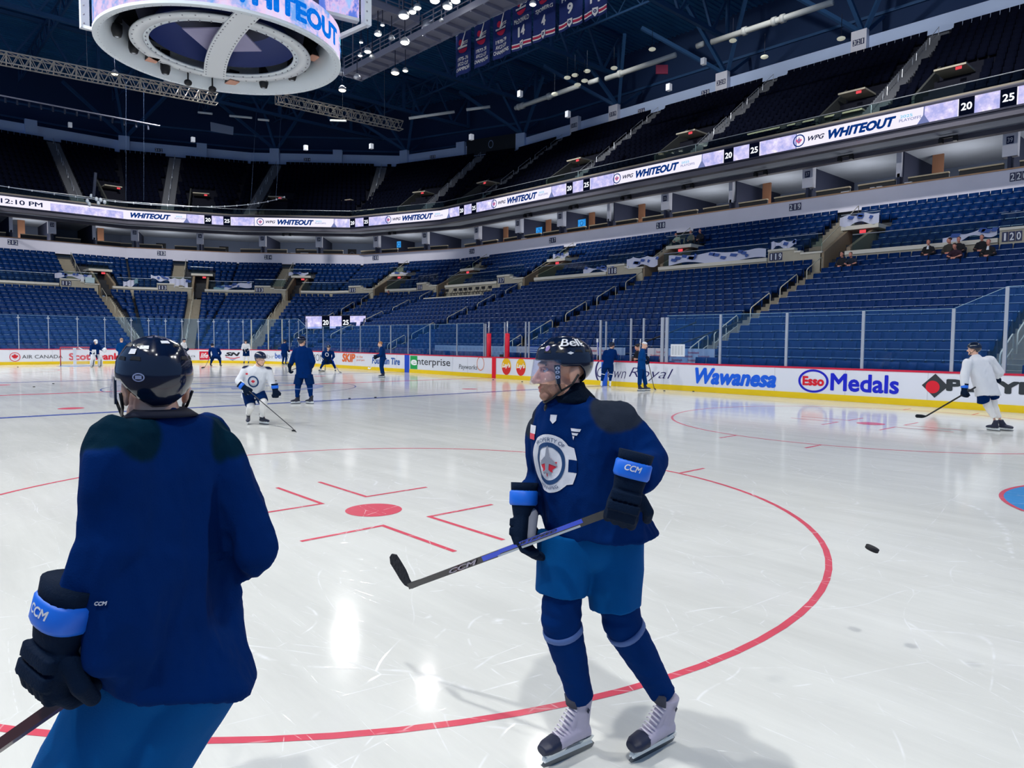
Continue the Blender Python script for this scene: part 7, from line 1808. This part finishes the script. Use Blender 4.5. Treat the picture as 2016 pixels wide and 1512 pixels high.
hstick(J_['wrL'], W_(.5, .9, .04), W_(.3, 1.0, .04), 'dark stick lying low by the skater at the corner gate', (M_carbon, M_tape))
wt = dict(jersey=M_jerw, pants=M_pantd, sock=M_sockw, vox=.028, boot=M_toe, visor=False, cuff=M_blk)
standing(485, 717, 'skater in white jersey behind the puck carrier, facing the camera', nz(TW*.9+rt*.2), dict(wt), arms='fwd', bend=.12)
standing(362, 716, 'skater in white jersey half hidden behind the near helmet, turned right', nz(rt*.9+TW*.2), dict(wt), arms='fwd')
r_, J_, g_, W_ = standing(241, 727, 'coach in blue tracksuit standing near the net, partly hidden by the near helmet', nz(FH*.6+CL*.6), dict(jersey=M_jack, pants=M_jack, long=True, jacket=True, helmet=False, hair=mat('grey_hair', (170, 140, 120), .8), vox=.03, boot=M_toe, cuff=M_blk), arms='fwd')
r_, J_, g_, W_ = standing(753, 743, 'bareheaded coach in dark blue tracksuit standing in front of the blue stripe, facing left', nz(CL*.95+TW*.1), dict(jersey=mat('track_navy', (0, 44, 100), .85, spec=.08), pants=mat('track_navy', (0, 44, 100), .85, spec=.08), long=True, jacket=True, helmet=False, hair=M_hairb, vox=.022, boot=M_toe, cuff=M_blk, H=1.84), arms='fwd', bend=.05)
hstick(J_['wrR'], W_(.1, .62, .45), W_(.0, .75, .5), 'pale stick held under the arm of the bareheaded coach', (M_paper, M_paper))
# goaltender in front of the net
P, g, h = mk(188, 723)
F_ = nz(rt*.75+TW*.5); L_ = UP.cross(F_)
def W(x, y, z): return g+L_*x+F_*y+UP*z
J = dict(head=W(0, .12, 1.62), face=F_, neck=W(0, .05, 1.45), chest=W(0, .0, 1.25), pelvis=W(0, -.1, .88), shL=W(.22, .05, 1.38), shR=W(-.22, .05, 1.38), elL=W(.34, .12, 1.12), wrL=W(.34, .36, 1.08), elR=W(-.32, .10, 1.10), wrR=W(-.26, .30, .92), hipL=W(.13, -.08, .86), hipR=W(-.13, -.08, .86), knL=W(.2, .12, .52), knR=W(-.2, .1, .52), anL=W(.24, .0, .22), anR=W(-.24, .0, .22), GL=W(.24, 0, 0), GR=W(-.24, 0, 0), toeL=F_, toeR=F_, chestdir=F_)
M_pad = mat('goalie_white', (232, 234, 240), .6)
rG, HG, jG = figure('goaltender in navy jersey with white mask, white pads and catching glove before the net', J, dict(jersey=M_jer, pants=M_pantd, sock=M_sock, vox=.026, hmat=M_pad, visor=False, w=1.25, boot=M_toe, cuff=M_pad), g)
for q, x in (('L', .24), ('R', -.24)):
    m = MB(); m.rings([oval(W(x, .10, .05), L_, F_, .14, .06, 14, 4), oval(W(x, .12, .35), L_, F_, .14, .07, 14, 4), oval(W(x*.9, .20, .55), L_, F_, .15, .08, 14, 4), oval(W(x*.8, .10, .82), L_, F_, .13, .06, 14, 4)]); m.build('leg_pad', M_pad, rG, True)
    MB().bar(W(x+.02, .165, .12), W(x*.9+.02, .25, .5), .03).build('pad_stripe', M_toe, rG)
MB().ell(W(.36, .46, 1.08), .17, .12, .17).build('catching_glove', M_pad, rG, True); m = MB(); m.bar(W(-.26, .40, .78), W(-.26, .40, 1.12), .22, .06); m.build('blocker', M_pad, rG)
m = MB(); c_ = HG(0, .085, -.03); m.ell(c_, .07, .07, .09); m.build('mask', M_pad, rG, True)
MB().bar(W(.0, .2, 1.3), W(-.5, -.7, 1.5), .03).build('x', None) if False else None
t_, *_r = hstick(W(-.26, .42, .95)-rt*.0, W(-.26, .42, .95)-rt*.75+UP*.18, W(-.26, .42, .95)-rt*.98+UP*.30, 'white goalie stick held out to the left', (M_pad, M_pad))
# skater at the bench, seen from behind
g = ground(1192, 763); g.y = 12.55; h = hof(g); P = lambda u, v, d=0.: PT(u, v, h+d)
J = pose(P, dict(head=(1205, 680, .1), neck=(1203, 688, .05), chest=(1200, 701), pelvis=(1197, 718), shL=(1192, 693, 0), shR=(1210, 692, .05), elL=(1188, 706, .05), wrL=(1198, 708, .32), elR=(1213, 704, .1), wrR=(1208, 706, .35), hipL=(1192, 719), hipR=(1202, 719), knL=(1188, 734), knR=(1203, 734), anL=(1185, 750), anR=(1201, 750)))
J.update(face=nz(FH*.6+rt*.8-UP*.1), chestdir=FH, backL=UP, backR=UP, handL=nz(FH*.5+rt*.8), handR=nz(FH*.5+CL*.5)); feet(J, P, (1184, 760, 0), (1201, 760, 0), FH, FH)
for q in 'LR': J['G'+q].z = 0
figure('skater in navy standing at the bench with back to the camera', J, dict(jersey=M_jer, pants=M_pantd, sock=M_sock, vox=.02, boot=M_hold, visor=False, cuff=M_blk, band=M_ew), g)
# trainer behind the boards
g = BP(53.1, .45, .75); Fq = Vector((-.35, -1, 0)).normalized(); Lq = UP.cross(Fq)
def W(x, y, z): return g+Lq*x+Fq*y+UP*z
J = dict(head=W(0, .16, 1.22), face=nz(Fq-UP*.45), neck=W(0, .08, 1.05), chest=W(0, .03, .85), pelvis=W(0, 0, .5), shL=W(.19, .05, .98), shR=W(-.19, .05, .98), elL=W(.27, .1, .72), wrL=W(.12, .3, .70), elR=W(-.27, .1, .72), wrR=W(-.1, .3, .68), hipL=W(.09, 0, .48), hipR=W(-.09, 0, .48), knL=W(.1, .05, .3), knR=W(-.1, .05, .3), anL=W(.1, 0, .12), anR=W(-.1, 0, .12), toeL=Fq, toeR=Fq, chestdir=Fq)
figure('dark-haired man in black top behind the boards, looking down beside the bench skater', J, dict(jersey=mat('black_top', (12, 16, 32), .8), pants=M_pantd, long=True, jacket=True, helmet=False, gloves=False, skin=M_skin, vox=.022), g)
# coach with white cap
g = ground(1266, 769.5); h = hof(g); P = lambda u, v, d=0.: PT(u, v, h+d)
J = pose(P, dict(head=(1269, 679), neck=(1265, 688), chest=(1264, 701), pelvis=(1263, 722), shR=(1265, 693, -.17), shL=(1265, 693, .17), elR=(1263, 705, -.22), wrR=(1274, 710, -.10), elL=(1265, 705, .2), wrL=(1274, 708, .1), hipR=(1261, 724, -.09), hipL=(1265, 724, .09), knR=(1260, 741, -.1), knL=(1268, 741, .1), anR=(1259, 757, -.1), anL=(1271, 757, .1)))
J.update(face=nz(rt-UP*.25), chestdir=rt, handR=nz(rt*.3-UP), handL=nz(rt*.3-UP), backR=nz(TW), backL=nz(-TW)); feet(J, P, (1271, 766, .1), (1260, 769, -.1), rt, rt)
for q in 'LR': J['G'+q].z = 0
figure('coach in blue hooded tracksuit and white cap standing by the script lettering, facing right', J, dict(jersey=M_jack, pants=mat('track_blue', (0, 52, 112), .85, spec=.08), long=True, jacket=True, helmet=False, cap=M_paper, peak=M_toe, vox=.019, boot=M_toe, cuff=M_blk, gs=1.1), g)
hstick(J['wrR']+UP*.12, ground(1288, 767)+UP*.03, ground(1292, 767.5)+UP*.03, 'slim black stick of the coach with white cap', (M_carbon, M_tape))
# white-shirted skater at the right edge
g = ground(1966, 848); h = hof(g); P = lambda u, v, d=0.: PT(u, v, h+d)
J = pose(P, dict(head=(1917, 686, .12), neck=(1921, 702, .08), chest=(1930, 726, .03), pelvis=(1941, 764, .0), shL=(1905, 714, -.02), shR=(1950, 709, .1), elL=(1899, 740, -.06), wrL=(1898, 768, -.1), elR=(1968, 733, .1), wrR=(1955, 748, .3), hipL=(1937, 773, -.05), hipR=(1953, 771, .02), knL=(1944, 797, -.02), knR=(1955, 797, .08), anL=(1957, 822, -.05), anR=(1967, 822, .05)))
J.update(face=nz(FH*.75+CL*.6), chestdir=FH, handL=nz(-UP+CL*.1), backL=nz(CL+TW*.3), handR=nz(FH+CL*.3), backR=UP, hemL=P(1936, 792, -.03), hemR=P(1955, 784, .04), UL=nz(UP+CL*.25), UR=nz(UP+CL*.35)); feet(J, P, (1960, 845, -.05), (1975, 846, .05), nz(CL*.2+FH*.5), nz(rt*.5+TW*.6))
for q in 'LR': J['G'+q].z = 0
figure('skater in white jersey and navy pants skating away at the right edge', J, dict(jersey=M_jerw, pants=M_pantd, sock=M_sockw, vox=.014, patch=(16, 30, 70), patch_r=.06, boot=M_toe, visor=False, pr=(.125, .112), gs=1.15, seed=7, w=1.18, arm=(.098, .088, .07)), g)
hl = J['wrL']+J['handL']*.09; gb = PT(1822, 820, h-.1)
hstick(hl+UP*.0+(hl-gb).normalized()*.3, gb, PT(1803, 819, h-.1), 'black stick of the white-shirted skater at the right edge', (M_carbon, M_tape))
# ------------------------------------------------------------------ spectators
def open_seat(x, o, z):
    t = empty('stadium_chair', (0, 0, 0), 'navy stadium seat folded down under a spectator', 'seat', 'occupied navy seats'); SB.build('seat_back', M_seat, t, True)
    MB().box(-.22, .22, -.42, .02, .40, .45).build('folded_down_seat', M_seatpan, t); SF.build('seat_support', M_dark, t); t.matrix_world = seat_xf(0, x, o, z)
for (u, v, lab, top, hair, shirt), (x, o, z) in zip(SPEC, LAPS):
    open_seat(x, o, z); Fq = Vector((0, -1, 0)); Lq = Vector((1, 0, 0)); g = Vector((x, 34.5-o-.18, z)); lean = .18 if ('bending' in lab or 'hands' in lab or 'leaning' in lab) else 0
    root = empty('person', g, lab, 'person')
    def W(a, b, c): return g+Lq*a+Fq*b+UP*c
    tw = {'turned': CL, 'looking': Fq-UP*.6}.get('turned' if 'turned' in lab else 'looking' if 'hands' in lab else '', Fq)
    Hh, l_, f_, u_ = HF(W(0, .10+lean, 1.22-lean*.4), nz(tw if 'turned' not in lab else Vector((-.9, -.5, -.1))))
    mb = MB(); head_blobs(mb, Hh, 1., False); cap(mb, Hh(0, -.02, -.05), W(0, .02+lean*.7, 1.02-lean*.3), .05, .055)
    cap(mb, W(0, .02+lean*.6, .98-lean*.3), W(0, 0, .55), .10, .12)
    for q in (-1, 1):
        cap(mb, W(q*.27, .10+lean, .72), W(q*.06, .32+lean*.5, .62), .038, .028); m2 = None
        fingers(mb, W(q*.06, .32+lean*.5, .62), nz(Fq*.5-Lq*q*.7), nz(Fq*.3+UP*.9), Fq.cross(UP)*-q, (.4, .5, .4), 1., .0105)
        cap(mb, W(q*.10, .05, .52), W(q*.13, .45, .52), .07, .055); cap(mb, W(q*.13, .45, .52), W(q*.12, .42, .12), .05, .035)
    sk_ = mat('spectator_skin', (222, 150, 128), .6); b_ = mb.build('body', sk_); remesh(b_, .012, 1); par(b_, root)
    mm = mat('top_%d_%d_%d' % top, top, .8); mb = MB()
    mb.rings([oval(W(0, .03+lean*.65, 1.06-lean*.3), Lq, Fq, .07, .07, 20), oval(W(0, .03+lean*.6, 1.01-lean*.3), Lq, Fq, .15, .10, 20), oval(W(0, .02+lean*.5, .92-lean*.2), Lq, Fq, .20, .13, 20), oval(W(0, .0+lean*.3, .72), Lq, Fq, .19, .14, 20), oval(W(0, .0, .48), Lq, Fq, .20, .17, 20)])
    for q in (-1, 1): cap(mb, W(q*.17, .03+lean*.5, .95-lean*.25), W(q*.28, .08+lean*.8, .70), .07, .06); cap(mb, W(q*.28, .08+lean*.8, .70), W(q*.10, .29+lean*.5, .63), .058, .045)
    j_ = mb.build('jacket', mm); remesh(j_, .02, 2); wrinkle(j_, .008, 9); par(j_, root)
    mb = MB()
    for q in (-1, 1): cap(mb, W(q*.10, .02, .53), W(q*.14, .46, .54), .09, .075); cap(mb, W(q*.14, .46, .54), W(q*.13, .44, .10), .07, .06)
    p_ = mb.build('trousers', mat('dark_trousers', (24, 28, 42), .8)); remesh(p_, .02, 1); par(p_, root)
    for q in (-1, 1): MB().ell(W(q*.13, .50, .05), .05, .13, .05).build('shoe', M_black, root, True)
    if 'bald' not in lab: MB().ell(Hh(0, -.025, .052), .082, .096, .082, 14, 10, Matrix((l_, f_, u_)).transposed()).build('hair', mat('hair_%d' % hair[0], hair, .8), root, True)
    if shirt: MB().hexa([W(-.05, .14, .88), W(.05, .14, .88), W(.03, .16, 1.03), W(-.03, .16, 1.03), W(-.05, .17, .88), W(.05, .17, .88), W(.04, .12, 1.05), W(-.04, .12, 1.05)]).build('shirt_front', M_paper, root)
    if 'glasses' in lab:
        for q in (-1, 1): put(flat(ringpolys(0, 0, .014, .011, .019, .016, 12)), lambda a, b, c: Hh(q*.03+a, .098, .006+b), 'glasses', M_black, root)
